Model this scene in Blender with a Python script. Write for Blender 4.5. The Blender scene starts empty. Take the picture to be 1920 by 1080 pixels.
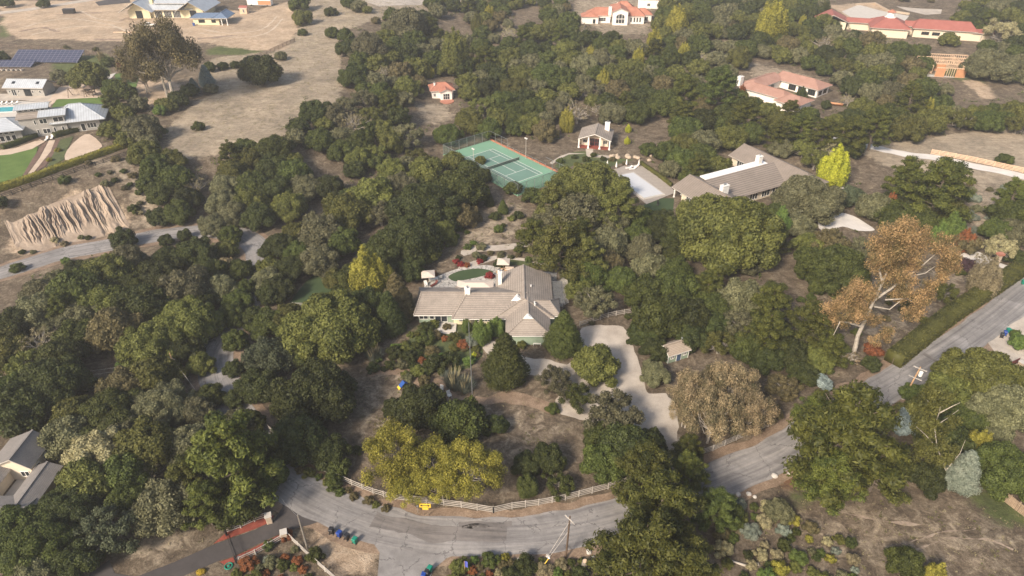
import bpy, bmesh, math, random
import numpy as np
from mathutils import Vector, Matrix, geometry
from mathutils import noise as mnoise

# ------------------------------------------------------------------ camera, sky, sun, exposure
scene = bpy.context.scene
PITCH = math.radians(34.0); FPX = 1280.0; CAMH = 85.0
cd = bpy.data.cameras.new("camera"); cam = bpy.data.objects.new("camera", cd)
scene.collection.objects.link(cam)
cam.location = (0, 0, CAMH); cam.rotation_euler = (math.pi / 2 - PITCH, 0, 0)
cd.sensor_width = 36.0; cd.lens = 24.0; cd.clip_start = 0.5; cd.clip_end = 6000
scene.camera = cam
SUN_EL = math.radians(36); SUN_AZ = math.radians(218)     # azimuth from +Y clockwise: sun behind and to the left of the camera
w = bpy.data.worlds.new("World"); scene.world = w; w.use_nodes = True
nt = w.node_tree; bgn = nt.nodes["Background"]
sky = nt.nodes.new("ShaderNodeTexSky"); sky.sky_type = 'NISHITA'; sky.sun_disc = False
sky.sun_elevation = SUN_EL; sky.sun_rotation = SUN_AZ; sky.dust_density = 3.5; sky.air_density = 1.2; sky.ozone_density = 0.4
nt.links.new(sky.outputs[0], bgn.inputs[0]); bgn.inputs[1].default_value = 0.118
sd = bpy.data.lights.new("sun", 'SUN'); sun = bpy.data.objects.new("sun", sd); scene.collection.objects.link(sun)
sd.energy = 4.4; sd.angle = math.radians(12); sd.color = (1.0, 0.87, 0.72)
sdir = Vector((math.sin(SUN_AZ) * math.cos(SUN_EL), math.cos(SUN_AZ) * math.cos(SUN_EL), math.sin(SUN_EL)))
sun.rotation_euler = sdir.to_track_quat('Z', 'Y').to_euler()
scene.view_settings.view_transform = 'Standard'; scene.view_settings.look = 'None'
scene.view_settings.exposure = 0.6; scene.view_settings.gamma = 1.0
scene.render.resolution_x = 1024; scene.render.resolution_y = 576

# ------------------------------------------------------------------ terrain and plan positions
def sst(t):
    t = np.clip(t, 0, 1); return t * t * (3 - 2 * t)
def T(x, y):
    x = np.asarray(x, float); y = np.asarray(y, float)
    sw = 0.7 * np.log1p(np.exp(np.clip((y - 215) / 20, -30, 30)))
    d = (x + 117) * -.51 + (y - 130) * .86
    bank = 8 * sst((d - 8) / 28) * (1 - sst((x + 72) / 50))
    return sw + bank + 0.5 * np.sin(x * .031 + 1) * np.sin(y * .027) * sst((y - 200) / 60)
def Tz(x, y): return float(T(x, y))
_t = np.concatenate([np.linspace(60, 300, 900), np.linspace(300.5, 1000, 900)])
CP, SP = math.cos(PITCH), math.sin(PITCH)
def P(px, py, h=0.0):
    "point of the place h metres above the terrain that the photo shows at this pixel"
    a = (px - 960) / FPX; v = (py - 540) / FPX
    dy = CP - v * SP; dz = -SP - v * CP
    g = CAMH + _t * dz - T(_t * a, _t * dy) - h
    i = int(np.argmax(g < 0)) or len(_t) - 1
    k = g[i - 1] / (g[i - 1] - g[i]); t = _t[i - 1] + k * (_t[i] - _t[i - 1])
    return Vector((t * a, t * dy, CAMH + t * dz))
def scl(p): return FPX / (p[1] * CP + (CAMH - p[2]) * SP)
def proj(p):
    Z = p[1] * CP + (CAMH - p[2]) * SP
    return 960 + FPX * p[0] / Z, 540 - FPX * (p[1] * SP - (CAMH - p[2]) * CP) / Z
def hgt(base, ytop):
    "height of an upright thing standing at base whose top the photo shows at row ytop"
    lo, hi = 0.0, 40.0
    for _ in range(30):
        m = (lo + hi) / 2
        if proj((base[0], base[1], base[2] + m))[1] > ytop: lo = m
        else: hi = m
    return lo

# ------------------------------------------------------------------ objects
COL = scene.collection
def tag(o, label=None, cat=None, group=None, kind=None):
    if label: o['label'] = label
    if cat: o['category'] = cat
    if group: o['group'] = group
    if kind: o['kind'] = kind
    return o
def empty(name, loc, rz=0.0, label=None, cat=None, group=None):
    o = bpy.data.objects.new(name, None); COL.objects.link(o); o.empty_display_size = .5
    o.location = loc; o.rotation_euler = (0, 0, rz)
    return tag(o, label, cat, group)
def link(name, me, mat=None, parent=None):
    o = bpy.data.objects.new(name, me); COL.objects.link(o)
    if mat is not None:
        for m in (mat if isinstance(mat, (list, tuple)) else [mat]): me.materials.append(m)
    if parent is not None: o.parent = parent
    return o
def copy_tree(o, parent=None):
    c = o.copy(); COL.objects.link(c); c.parent = parent
    for ch in o.children: copy_tree(ch, c)
    return c
class MB:
    "collects shapes, builds one mesh"
    def __init__(s): s.v = []; s.f = []; s.mi = []; s.m = 0
    def add(s, vs, fs):
        n = len(s.v); s.v += [tuple(p) for p in vs]; s.f += [tuple(i + n for i in f) for f in fs]; s.mi += [s.m] * len(fs); return s
    def box(s, x0, x1, y0, y1, z0, z1):
        return s.add([(x0, y0, z0), (x1, y0, z0), (x1, y1, z0), (x0, y1, z0), (x0, y0, z1), (x1, y0, z1), (x1, y1, z1), (x0, y1, z1)],
                     [(0, 3, 2, 1), (4, 5, 6, 7), (0, 1, 5, 4), (1, 2, 6, 5), (2, 3, 7, 6), (3, 0, 4, 7)])
    def cbox(s, x, y, z, sx, sy, sz): return s.box(x - sx / 2, x + sx / 2, y - sy / 2, y + sy / 2, z, z + sz)
    def bar(s, a, b, w, h=None):
        "rectangular bar from a to b"
        a = Vector(a); b = Vector(b); h = h or w; d = (b - a).normalized()
        up = Vector((0, 0, 1)) if abs(d.z) < .95 else Vector((1, 0, 0))
        r = d.cross(up).normalized() * w / 2; u = r.cross(d).normalized() * h / 2
        vs = [a - r - u, a + r - u, a + r + u, a - r + u, b - r - u, b + r - u, b + r + u, b - r + u]
        return s.add(vs, [(0, 3, 2, 1), (4, 5, 6, 7), (0, 1, 5, 4), (1, 2, 6, 5), (2, 3, 7, 6), (3, 0, 4, 7)])
    def tube(s, pts, rad, n=6):
        pts = [Vector(p) for p in pts]; rings = []
        for i, p in enumerate(pts):
            d = (pts[min(i + 1, len(pts) - 1)] - pts[max(i - 1, 0)]).normalized()
            up = Vector((0, 0, 1)) if abs(d.z) < .9 else Vector((1, 0, 0))
            r = d.cross(up).normalized(); u = r.cross(d)
            R = rad[i] if isinstance(rad, (list, tuple)) else rad
            rings += [p + (r * math.cos(2 * math.pi * k / n) + u * math.sin(2 * math.pi * k / n)) * R for k in range(n)]
        fs = []
        for i in range(len(pts) - 1):
            for k in range(n):
                fs.append((i * n + k, i * n + (k + 1) % n, (i + 1) * n + (k + 1) % n, (i + 1) * n + k))
        fs.append(tuple(range(n))[::-1]); fs.append(tuple((len(pts) - 1) * n + k for k in range(n)))
        return s.add(rings, fs)
    def lathe(s, prof, n=12, c=(0, 0)):
        vs = []; fs = []
        for r, z in prof: vs += [(c[0] + r * math.cos(2 * math.pi * k / n), c[1] + r * math.sin(2 * math.pi * k / n), z) for k in range(n)]
        for i in range(len(prof) - 1):
            for k in range(n): fs.append((i * n + k, i * n + (k + 1) % n, (i + 1) * n + (k + 1) % n, (i + 1) * n + k))
        fs.append(tuple(range(n))[::-1]); fs.append(tuple((len(prof) - 1) * n + k for k in range(n)))
        return s.add(vs, fs)
    def mesh(s, name, smooth=False):
        me = bpy.data.meshes.new(name); me.from_pydata(s.v, [], s.f)
        if any(s.mi): me.polygons.foreach_set('material_index', s.mi)
        if smooth: me.polygons.foreach_set('use_smooth', [True] * len(me.polygons))
        me.update(); return me
    def build(s, name, mat, parent=None, bevel=0, smooth=False):
        me = s.mesh(name, smooth)
        if bevel:
            bm = bmesh.new(); bm.from_mesh(me); bmesh.ops.bevel(bm, geom=bm.edges[:], offset=bevel, segments=1, affect='EDGES'); bm.to_mesh(me); bm.free()
        return link(name, me, mat, parent)
def quads(name, V, rnd=None, extra=None):
    "mesh of loose quads (n,4,3) plus optional (verts, quadfaces)"
    n = len(V); co = V.reshape(-1, 3); idx = np.arange(n * 4)
    r = np.repeat(rnd if rnd is not None else np.zeros(n), 4)
    if extra is not None:
        idx = np.concatenate([idx, (np.asarray(extra[1]).ravel() + len(co))]); co = np.concatenate([co, extra[0]])
        r = np.concatenate([r, np.full(len(extra[0]), .45)])
    me = bpy.data.meshes.new(name); me.vertices.add(len(co)); me.vertices.foreach_set('co', co.astype('f').ravel())
    nf = len(idx) // 4; me.loops.add(nf * 4); me.loops.foreach_set('vertex_index', idx.astype('i'))
    me.polygons.add(nf); me.polygons.foreach_set('loop_start', np.arange(nf, dtype='i') * 4)
    me.update(calc_edges=True)
    at = me.attributes.new('rnd', 'FLOAT', 'POINT'); at.data.foreach_set('value', r.astype('f'))
    return me

# ------------------------------------------------------------------ materials
def mat_new(name):
    m = bpy.data.materials.new(name); m.use_nodes = True; n = m.node_tree
    return m, n, n.nodes["Principled BSDF"], n.nodes.new, n.links.new
def ramp(N, stops):
    r = N("ShaderNodeValToRGB"); e = r.color_ramp.elements
    while len(e) < len(stops): e.new(0.5)
    for el, (p, c) in zip(e, stops): el.position = p; el.color = (*c, 1)
    return r
def mixc(N, L, fac, a, b, mode='MIX'):
    m = N("ShaderNodeMix"); m.data_type = 'RGBA'; m.blend_type = mode
    for s, v in ((0, fac), (6, a), (7, b)):
        if hasattr(v, 'is_linked'): L(v, m.inputs[s])
        else: m.inputs[s].default_value = v if s == 0 else (*v, 1)
    return m.outputs[2]
def noi(N, L, scale, detail=4, rough=.55, coord=None, dist=0):
    t = N("ShaderNodeTexNoise"); t.inputs['Scale'].default_value = scale; t.inputs['Detail'].default_value = detail
    t.inputs['Roughness'].default_value = rough; t.inputs['Distortion'].default_value = dist
    if coord is not None: L(coord, t.inputs['Vector'])
    return t
def math_(N, L, op, a, b=None, c=None, clamp=False):
    m = N("ShaderNodeMath"); m.operation = op; m.use_clamp = clamp
    for i, v in enumerate((a, b, c)):
        if v is None: continue
        if hasattr(v, 'is_linked'): L(v, m.inputs[i])
        else: m.inputs[i].default_value = v
    return m.outputs[0]
def bump(N, L, B, h, strength=.5, dist=.1):
    b = N("ShaderNodeBump"); b.inputs['Strength'].default_value = strength; b.inputs['Distance'].default_value = dist
    L(h, b.inputs['Height']); L(b.outputs[0], B.inputs['Normal'])
def plain(name, c, rough=.6, metal=0.0, var=.12, scale=2.0, bumps=0.0):
    m, n, B, N, L = mat_new(name); tc = N("ShaderNodeTexCoord").outputs['Object']
    t = noi(N, L, scale, 5, .6, tc)
    r = ramp(N, [(.25, tuple(x * (1 - var) for x in c)), (.75, tuple(min(1, x * (1 + var)) for x in c))]); L(t.outputs[0], r.inputs[0])
    L(r.outputs[0], B.inputs['Base Color']); B.inputs['Roughness'].default_value = rough; B.inputs['Metallic'].default_value = metal
    if bumps: bump(N, L, B, t.outputs[0], bumps, .05)
    return m
def foliage(name, c, c2, trans=.18, vary=1.0):
    m, n, B, N, L = mat_new(name)
    at = N("ShaderNodeAttribute"); at.attribute_name = 'rnd'
    oi = N("ShaderNodeObjectInfo"); tc = N("ShaderNodeTexCoord").outputs['Object']
    t = noi(N, L, .45, 3, .6, tc)
    f = math_(N, L, 'MULTIPLY_ADD', at.outputs['Fac'], .85, math_(N, L, 'MULTIPLY_ADD', t.outputs[0], 1.5, -.68), clamp=True)
    col = mixc(N, L, f, c, c2)
    v = math_(N, L, 'MULTIPLY_ADD', oi.outputs['Random'], .6 * vary, 1.02 - .3 * vary)
    g = N("ShaderNodeHueSaturation"); L(col, g.inputs['Color']); L(v, g.inputs['Value'])
    L(math_(N, L, 'MULTIPLY_ADD', oi.outputs['Random'], .03 * vary, .5 - .015 * vary), g.inputs['Hue'])
    L(g.outputs[0], B.inputs['Base Color']); B.inputs['Roughness'].default_value = .62; B.inputs['Specular IOR Level'].default_value = .25
    tr = N("ShaderNodeBsdfTranslucent"); L(g.outputs[0], tr.inputs[0]); mx = N("ShaderNodeMixShader"); mx.inputs[0].default_value = trans
    L(B.outputs[0], mx.inputs[1]); L(tr.outputs[0], mx.inputs[2]); L(mx.outputs[0], n.nodes["Material Output"].inputs[0])
    return m
def roof_tiles(name, c, c2, row=.14, patch=.35, line=.5):
    m, n, B, N, L = mat_new(name); tc = N("ShaderNodeTexCoord").outputs['Object']
    sp = N("ShaderNodeSeparateXYZ"); L(tc, sp.inputs[0])
    k = math_(N, L, 'FRACT', math_(N, L, 'DIVIDE', sp.outputs[2], row))
    dark = math_(N, L, 'LESS_THAN', k, .28)
    mp = N("ShaderNodeMapping"); mp.inputs['Scale'].default_value = (3.2, 3.2, 9); L(tc, mp.inputs[0])
    t = noi(N, L, 1.2, 3, .7, mp.outputs[0]); t2 = noi(N, L, patch, 4, .6, tc)
    f = math_(N, L, 'ADD', math_(N, L, 'MULTIPLY', t.outputs[0], .7), math_(N, L, 'MULTIPLY', t2.outputs[0], .6))
    r = ramp(N, [(.42, c), (.85, c2)]); L(f, r.inputs[0])
    col = mixc(N, L, math_(N, L, 'MULTIPLY', dark, line), r.outputs[0], tuple(x * .35 for x in c))
    L(col, B.inputs['Base Color']); B.inputs['Roughness'].default_value = .8
    bump(N, L, B, math_(N, L, 'ADD', k, t.outputs[0]), .5, .05); return m
def seam_metal(name, c, axis=0, pitch=.5, rough=.45):
    m, n, B, N, L = mat_new(name); tc = N("ShaderNodeTexCoord").outputs['Object']
    sp = N("ShaderNodeSeparateXYZ"); L(tc, sp.inputs[0])
    k = math_(N, L, 'FRACT', math_(N, L, 'DIVIDE', sp.outputs[axis], pitch)); d = math_(N, L, 'LESS_THAN', k, .16)
    t = noi(N, L, .5, 4, .6, tc); r = ramp(N, [(.3, tuple(x * .85 for x in c)), (.7, tuple(x * 1.1 for x in c))]); L(t.outputs[0], r.inputs[0])
    L(mixc(N, L, math_(N, L, 'MULTIPLY', d, .6), r.outputs[0], tuple(x * .45 for x in c)), B.inputs['Base Color'])
    B.inputs['Roughness'].default_value = rough; B.inputs['Metallic'].default_value = .25; return m
def boards(name, c, axis=0, pitch=.2, c2=None):
    m, n, B, N, L = mat_new(name); tc = N("ShaderNodeTexCoord").outputs['Object']
    sp = N("ShaderNodeSeparateXYZ"); L(tc, sp.inputs[0])
    q = math_(N, L, 'DIVIDE', sp.outputs[axis], pitch); k = math_(N, L, 'FRACT', q); d = math_(N, L, 'LESS_THAN', k, .14)
    t = noi(N, L, 1.5, 4, .6, tc); r = ramp(N, [(.25, tuple(x * .85 for x in c)), (.8, c2 or tuple(min(1, x * 1.12) for x in c))]); L(t.outputs[0], r.inputs[0])
    L(mixc(N, L, math_(N, L, 'MULTIPLY', d, .45), r.outputs[0], tuple(x * .4 for x in c)), B.inputs['Base Color']); B.inputs['Roughness'].default_value = .7
    return m
def soil(name, stops, scale=.35, bumps=.5, fine=4.0, rough=.9):
    m, n, B, N, L = mat_new(name); tc = N("ShaderNodeTexCoord").outputs['Object']
    a = noi(N, L, scale, 6, .65, tc); b = noi(N, L, fine, 5, .7, tc)
    f = math_(N, L, 'ADD', math_(N, L, 'MULTIPLY', a.outputs[0], .6), math_(N, L, 'MULTIPLY', b.outputs[0], .4))
    r = ramp(N, stops); L(f, r.inputs[0]); L(r.outputs[0], B.inputs['Base Color']); B.inputs['Roughness'].default_value = rough
    bump(N, L, B, b.outputs[0], bumps, .15); return m

M = {}
M['trunk'] = plain('bark_brown', (.12, .095, .075), .9, var=.3, scale=3, bumps=.4)
M['palebark'] = plain('bark_pale', (.36, .32, .27), .85, var=.4, scale=1.6, bumps=.4)
M['greybark'] = plain('bark_grey', (.2, .18, .155), .85, var=.25, scale=2, bumps=.3)
FC = {  # leaf colours of the kinds of tree: (dark, light)
 'dark green': ((.020, .027, .007), (.062, .072, .018)),
 'deep green': ((.028, .038, .008), (.088, .104, .022)),
 'olive green': ((.046, .053, .012), (.150, .152, .036)),
 'grey green': ((.062, .064, .030), (.175, .168, .088)),
 'brownish green': ((.062, .056, .026), (.160, .130, .058)),
 'sage': ((.10, .125, .095), (.24, .26, .205)),
 'yellow green': ((.09, .09, .012), (.33, .30, .05)),
 'bright lime': ((.17, .20, .015), (.50, .50, .04)),
 'fresh green': ((.05, .085, .018), (.14, .19, .04)),
 'straw': ((.14, .12, .065), (.34, .30, .17)),
 'orange': ((.095, .085, .034), (.44, .285, .135)),
 'tan': ((.07, .068, .032), (.36, .275, .16)),
 'blue grey': ((.12, .155, .15), (.32, .38, .36)),
 'red': ((.10, .014, .016), (.30, .035, .045)),
 'rust': ((.12, .045, .02), (.30, .11, .04)),
 'dark purple': ((.03, .016, .02), (.08, .045, .05)),
 'pine green': ((.028, .038, .007), (.118, .125, .022)),
 'blue green': ((.035, .046, .024), (.105, .120, .062)),
}
LM = {k: foliage('leaves_' + k.replace(' ', '_'), *v, vary=.25 if k in ('orange', 'tan', 'yellow green', 'bright lime', 'brownish green', 'rust') else 1.0) for k, v in FC.items()}
M['white'] = plain('white_paint', (.72, .70, .66), .5, var=.06)
M['offwhite'] = plain('weathered_white_paint', (.42, .385, .345), .7, var=.25, scale=1)
M['fencewood'] = plain('weathered_fence_wood', (.34, .31, .275), .8, var=.3, scale=1)
M['black'] = plain('black_paint', (.015, .015, .017), .4)
M['cream'] = boards('cream_board_siding', (.66, .59, .40), 0, .4)
M['greywall'] = boards('grey_board_siding', (.33, .315, .29), 0, .35)
M['sagewall'] = boards('sage_green_siding', (.27, .34, .25), 0, .25)
M['stucco'] = plain('white_stucco', (.78, .72, .66), .85, var=.06, scale=1.5)
M['creamwall'] = plain('cream_render', (.62, .54, .42), .85, var=.08)
M['glass'] = plain('dark_window_glass', (.02, .025, .03), .08, var=.3)
M['concrete'] = plain('pale_concrete', (.46, .43, .39), .85, var=.12, scale=.8, bumps=.2)
M['darkwood'] = plain('dark_wood', (.09, .06, .04), .7, var=.3)
M['wood'] = plain('raw_wood', (.45, .28, .15), .7, var=.25)
M['redwood'] = boards('red_stained_doors', (.22, .03, .02), 0, .3)
M['plywood'] = plain('orange_plywood', (.45, .22, .11), .7, var=.15, scale=.7)
M['stud'] = plain('pale_timber_studs', (.62, .44, .30), .7, var=.2)
M['brown_roof'] = roof_tiles('weathered_shake_tiles', (.19, .162, .14), (.35, .30, .255), row=.2, line=.45, patch=.5)
M['tan_roof'] = roof_tiles('tan_shake_tiles', (.175, .145, .12), (.28, .235, .20), row=.17, line=.6)
M['terra'] = roof_tiles('terracotta_tiles', (.27, .10, .065), (.50, .23, .155), row=.2, line=.25)
M['pinkterra'] = roof_tiles('faded_terracotta_tiles', (.26, .135, .10), (.43, .26, .205), row=.2, line=.25)
M['redterra'] = roof_tiles('red_roof_tiles', (.24, .075, .06), (.35, .13, .105), row=.2, line=.2)
M['shingle'] = roof_tiles('grey_shingles', (.13, .12, .115), (.235, .215, .20), row=.1, line=.3)
M['shedroof'] = roof_tiles('shed_shakes', (.26, .21, .165), (.40, .33, .26), row=.16)
M['metal'] = seam_metal('standing_seam_metal', (.50, .53, .56), 0, .7)
M['metal_y'] = seam_metal('standing_seam_metal_crosswise', (.50, .53, .56), 1, .7)
M['bluemetal'] = seam_metal('blue_seam_metal', (.16, .22, .32), 0, .7)
M['white_roof'] = plain('white_membrane', (.72, .71, .70), .6, var=.04)
M['canvas'] = plain('beige_canvas', (.55, .47, .40), .8, var=.05)
M['lead'] = plain('grey_metal', (.30, .31, .32), .4, .6)
# ------------------------------------------------------------------ ground
def pip(x, y, poly):
    c = np.zeros(np.shape(x), bool); n = len(poly)
    for i in range(n):
        x0, y0 = poly[i]; x1, y1 = poly[(i + 1) % n]
        if y0 == y1: continue
        s = ((y0 > y) != (y1 > y)) & (x < (x1 - x0) * (y - y0) / (y1 - y0) + x0); c ^= s
    return c
def wpoly(px): return [tuple(P(*p)[:2]) for p in px]
SAND = [[(30, 10), (235, 20), (480, 20), (545, 0), (560, 55), (535, 95), (480, 95), (380, 80), (330, 85), (220, 78), (30, 72), (0, 45)],
        [(255, 120), (275, 135), (300, 200), (262, 205), (250, 170)], [(300, 190), (340, 165), (330, 150), (280, 150), (262, 200)],
        [(0, 0), (300, 0), (240, 30), (100, 25), (0, 30)], [(1550, 10), (1640, 5), (1700, 40), (1600, 40)], [(570, 980), (610, 968), (700, 1000), (715, 1085), (640, 1085), (590, 1030)],
        [(1835, 145), (1870, 180), (1850, 190), (1800, 150)], [(20, 435), (150, 350), (240, 400), (235, 430), (60, 480), (15, 470)]]
GREEN = [[(0, 30), (35, 28), (30, 60), (0, 78)], [(385, 90), (420, 85), (520, 80), (500, 95), (430, 105), (390, 103)], [(455, 20), (480, 20), (500, 60), (460, 55)],
         [(1790, 930), (1880, 925), (1930, 980), (1930, 1020), (1850, 960)], [(1750, 125), (1830, 130), (1850, 165), (1790, 150)], [(770, 600), (880, 610), (880, 650), (800, 650)],
         [(1450, 960), (1520, 900), (1560, 940)], [(100, 150), (205, 150), (205, 100), (100, 110)]]
PALE = [[(390, 110), (500, 95), (560, 60), (560, -10), (930, -10), (800, 20), (640, 60), (640, 200), (560, 250), (440, 290), (330, 300), (310, 240), (400, 170), (380, 130)],
        [(770, 195), (850, 190), (850, 225), (800, 240)], [(850, 400), (980, 370), (1000, 440), (900, 470), (840, 470)], [(1600, 280), (1930, 230), (1930, 360), (1700, 330)],
        [(1820, 330), (1930, 350), (1850, 450), (1800, 430)], [(1500, 540), (1900, 480), (1700, 640), (1650, 660)], [(1490, 930), (1650, 950), (1930, 960), (1930, 1090), (1550, 1090), (1450, 1000)],
        [(1080, -10), (1225, -10), (1225, 65), (1130, 65), (1070, 25)], [(1400, 110), (1560, 150), (1400, 150)], [(650, 700), (760, 690), (900, 740), (1000, 760), (1100, 810), (1000, 880), (900, 850), (800, 830), (700, 840), (640, 860)],
        [(230, 1000), (330, 980), (400, 1010), (280, 1060), (210, 1060)], [(0, 520), (240, 450), (460, 440), (440, 430), (370, 415), (0, 500)], [(120, 290), (260, 300), (350, 420), (240, 440), (230, 350)]]
LITTER = [[(520, 830), (600, 900), (760, 960), (960, 970), (1150, 940), (1500, 800), (1520, 830), (1150, 970), (960, 1000), (760, 985), (590, 930), (510, 860)],
          [(950, 1030), (1200, 1000), (1220, 1020), (960, 1050)], [(1660, 690), (1910, 545), (1900, 530), (1650, 680)], [(1440, 880), (1500, 860), (1560, 900), (1450, 930)]]
xs = np.concatenate([np.linspace(-3000, -420, 12), np.arange(-400, 401, 2.4), np.linspace(420, 3000, 12)])
ys = np.concatenate([np.linspace(-400, 20, 8), np.arange(24, 250, 1.8), np.arange(250, 560, 3.2), np.linspace(580, 4500, 20)])
GX, GY = np.meshgrid(xs, ys); GZ = T(np.clip(GX, -500, 500), np.minimum(GY, 700))
def blur(a):
    for _ in range(2):
        b = a.copy(); b[1:-1, 1:-1] = (a[1:-1, 1:-1] * 2 + a[:-2, 1:-1] + a[2:, 1:-1] + a[1:-1, :-2] + a[1:-1, 2:]) / 6; a = b
    return a
lay = []
for grp in (SAND, GREEN, PALE, LITTER):
    a = np.zeros(GX.shape)
    for k, pl in enumerate(grp): a[pip(GX, GY, wpoly(pl))] = (1.0 if grp is not PALE else (1, .7, .55, 1, .6, .5, .42, .6, .6, .4, .7, .6, .6)[k])
    lay.append(blur(a))
far = (GY > 520) | (np.abs(GX) > 400); lay[2][far] = .5
nx, ny = len(xs), len(ys); ii = np.arange(nx * ny).reshape(ny, nx)
F4 = np.stack([ii[:-1, :-1], ii[:-1, 1:], ii[1:, 1:], ii[1:, :-1]], -1).reshape(-1, 4)
def gridmesh(name, co, faces):
    me = bpy.data.meshes.new(name); me.vertices.add(len(co)); me.vertices.foreach_set('co', co.astype('f').ravel())
    me.loops.add(faces.size); me.loops.foreach_set('vertex_index', faces.astype('i').ravel())
    me.polygons.add(len(faces)); me.polygons.foreach_set('loop_start', np.arange(len(faces), dtype='i') * 4)
    me.polygons.foreach_set('use_smooth', np.ones(len(faces), bool)); me.update(calc_edges=True); return me
epoly = wpoly([(52, 466), (70, 440), (30, 432), (100, 400), (155, 362), (192, 360), (215, 395), (228, 424), (150, 446)])
GZ = GZ - 1.7 * blur(pip(GX, GY, epoly).astype(float))
gm = gridmesh('ground', np.stack([GX, GY, GZ], -1).reshape(-1, 3), F4)
ca = gm.color_attributes.new('cover', 'FLOAT_COLOR', 'POINT')
ca.data.foreach_set('color', np.stack([lay[0], lay[1], lay[2], lay[3]], -1).reshape(-1).astype('f'))
def ground_material():
    m, n, B, N, L = mat_new('dry_ground'); tc = N("ShaderNodeTexCoord").outputs['Object']
    at = N("ShaderNodeAttribute"); at.attribute_name = 'cover'
    sp = N("ShaderNodeSeparateColor"); L(at.outputs['Color'], sp.inputs[0])
    big = noi(N, L, .09, 6, .65, tc, .4); mid = noi(N, L, .5, 6, .7, tc, .6); fine = noi(N, L, 1.9, 6, .85, tc)
    mp = N("ShaderNodeMapping"); mp.inputs['Rotation'].default_value = (0, 0, .6); mp.inputs['Scale'].default_value = (.25, 2.2, 1); L(tc, mp.inputs[0])
    strk = noi(N, L, .5, 5, .7, mp.outputs[0], 1.2)
    f = math_(N, L, 'MULTIPLY_ADD', math_(N, L, 'ADD', math_(N, L, 'MULTIPLY', mid.outputs[0], .5), math_(N, L, 'MULTIPLY', fine.outputs[0], .5)), 1.45, -.225)
    def rp(st, src=f): r = ramp(N, st); L(src, r.inputs[0]); return r.outputs[0]
    base = rp([(.32, (.055, .042, .031)), (.5, (.135, .107, .078)), (.66, (.27, .225, .165))])
    sand = rp([(.28, (.26, .19, .13)), (.5, (.40, .31, .225)), (.72, (.54, .44, .34))])
    grn = rp([(.3, (.05, .065, .025)), (.6, (.11, .13, .05)), (.78, (.22, .19, .11))])
    g2 = math_(N, L, 'ADD', math_(N, L, 'MULTIPLY', f, .6), math_(N, L, 'MULTIPLY', strk.outputs[0], .4))
    pale = rp([(.34, (.14, .115, .088)), (.5, (.30, .25, .19)), (.66, (.46, .395, .30))], g2)
    lit = rp([(.3, (.10, .055, .032)), (.55, (.20, .115, .066)), (.75, (.30, .20, .125))])
    def wt(s, k=.55):
        a = math_(N, L, 'ADD', s, math_(N, L, 'MULTIPLY_ADD', mid.outputs[0], k, -k / 2))
        mr = N("ShaderNodeMapRange"); mr.interpolation_type = 'SMOOTHSTEP'; mr.inputs[1].default_value = .3; mr.inputs[2].default_value = .7; L(a, mr.inputs[0]); return mr.outputs[0]
    col = mixc(N, L, wt(sp.outputs[2], .9), base, pale)
    col = mixc(N, L, wt(at.outputs['Alpha'], .7), col, lit)
    col = mixc(N, L, wt(sp.outputs[1], 1.1), col, grn)
    col = mixc(N, L, wt(sp.outputs[0], .8), col, sand)
    bg = ramp(N, [(.3, (.72, .72, .72)), (.7, (1.25, 1.22, 1.18))]); L(big.outputs[0], bg.inputs[0])
    col = mixc(N, L, 1.0, col, bg.outputs[0], 'MULTIPLY')
    L(col, B.inputs['Base Color']); B.inputs['Roughness'].default_value = .95; B.inputs['Specular IOR Level'].default_value = .15
    bump(N, L, B, math_(N, L, 'ADD', fine.outputs[0], mid.outputs[0]), .9, .3); return m
tag(link('ground', gm, ground_material()), kind='structure')

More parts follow.
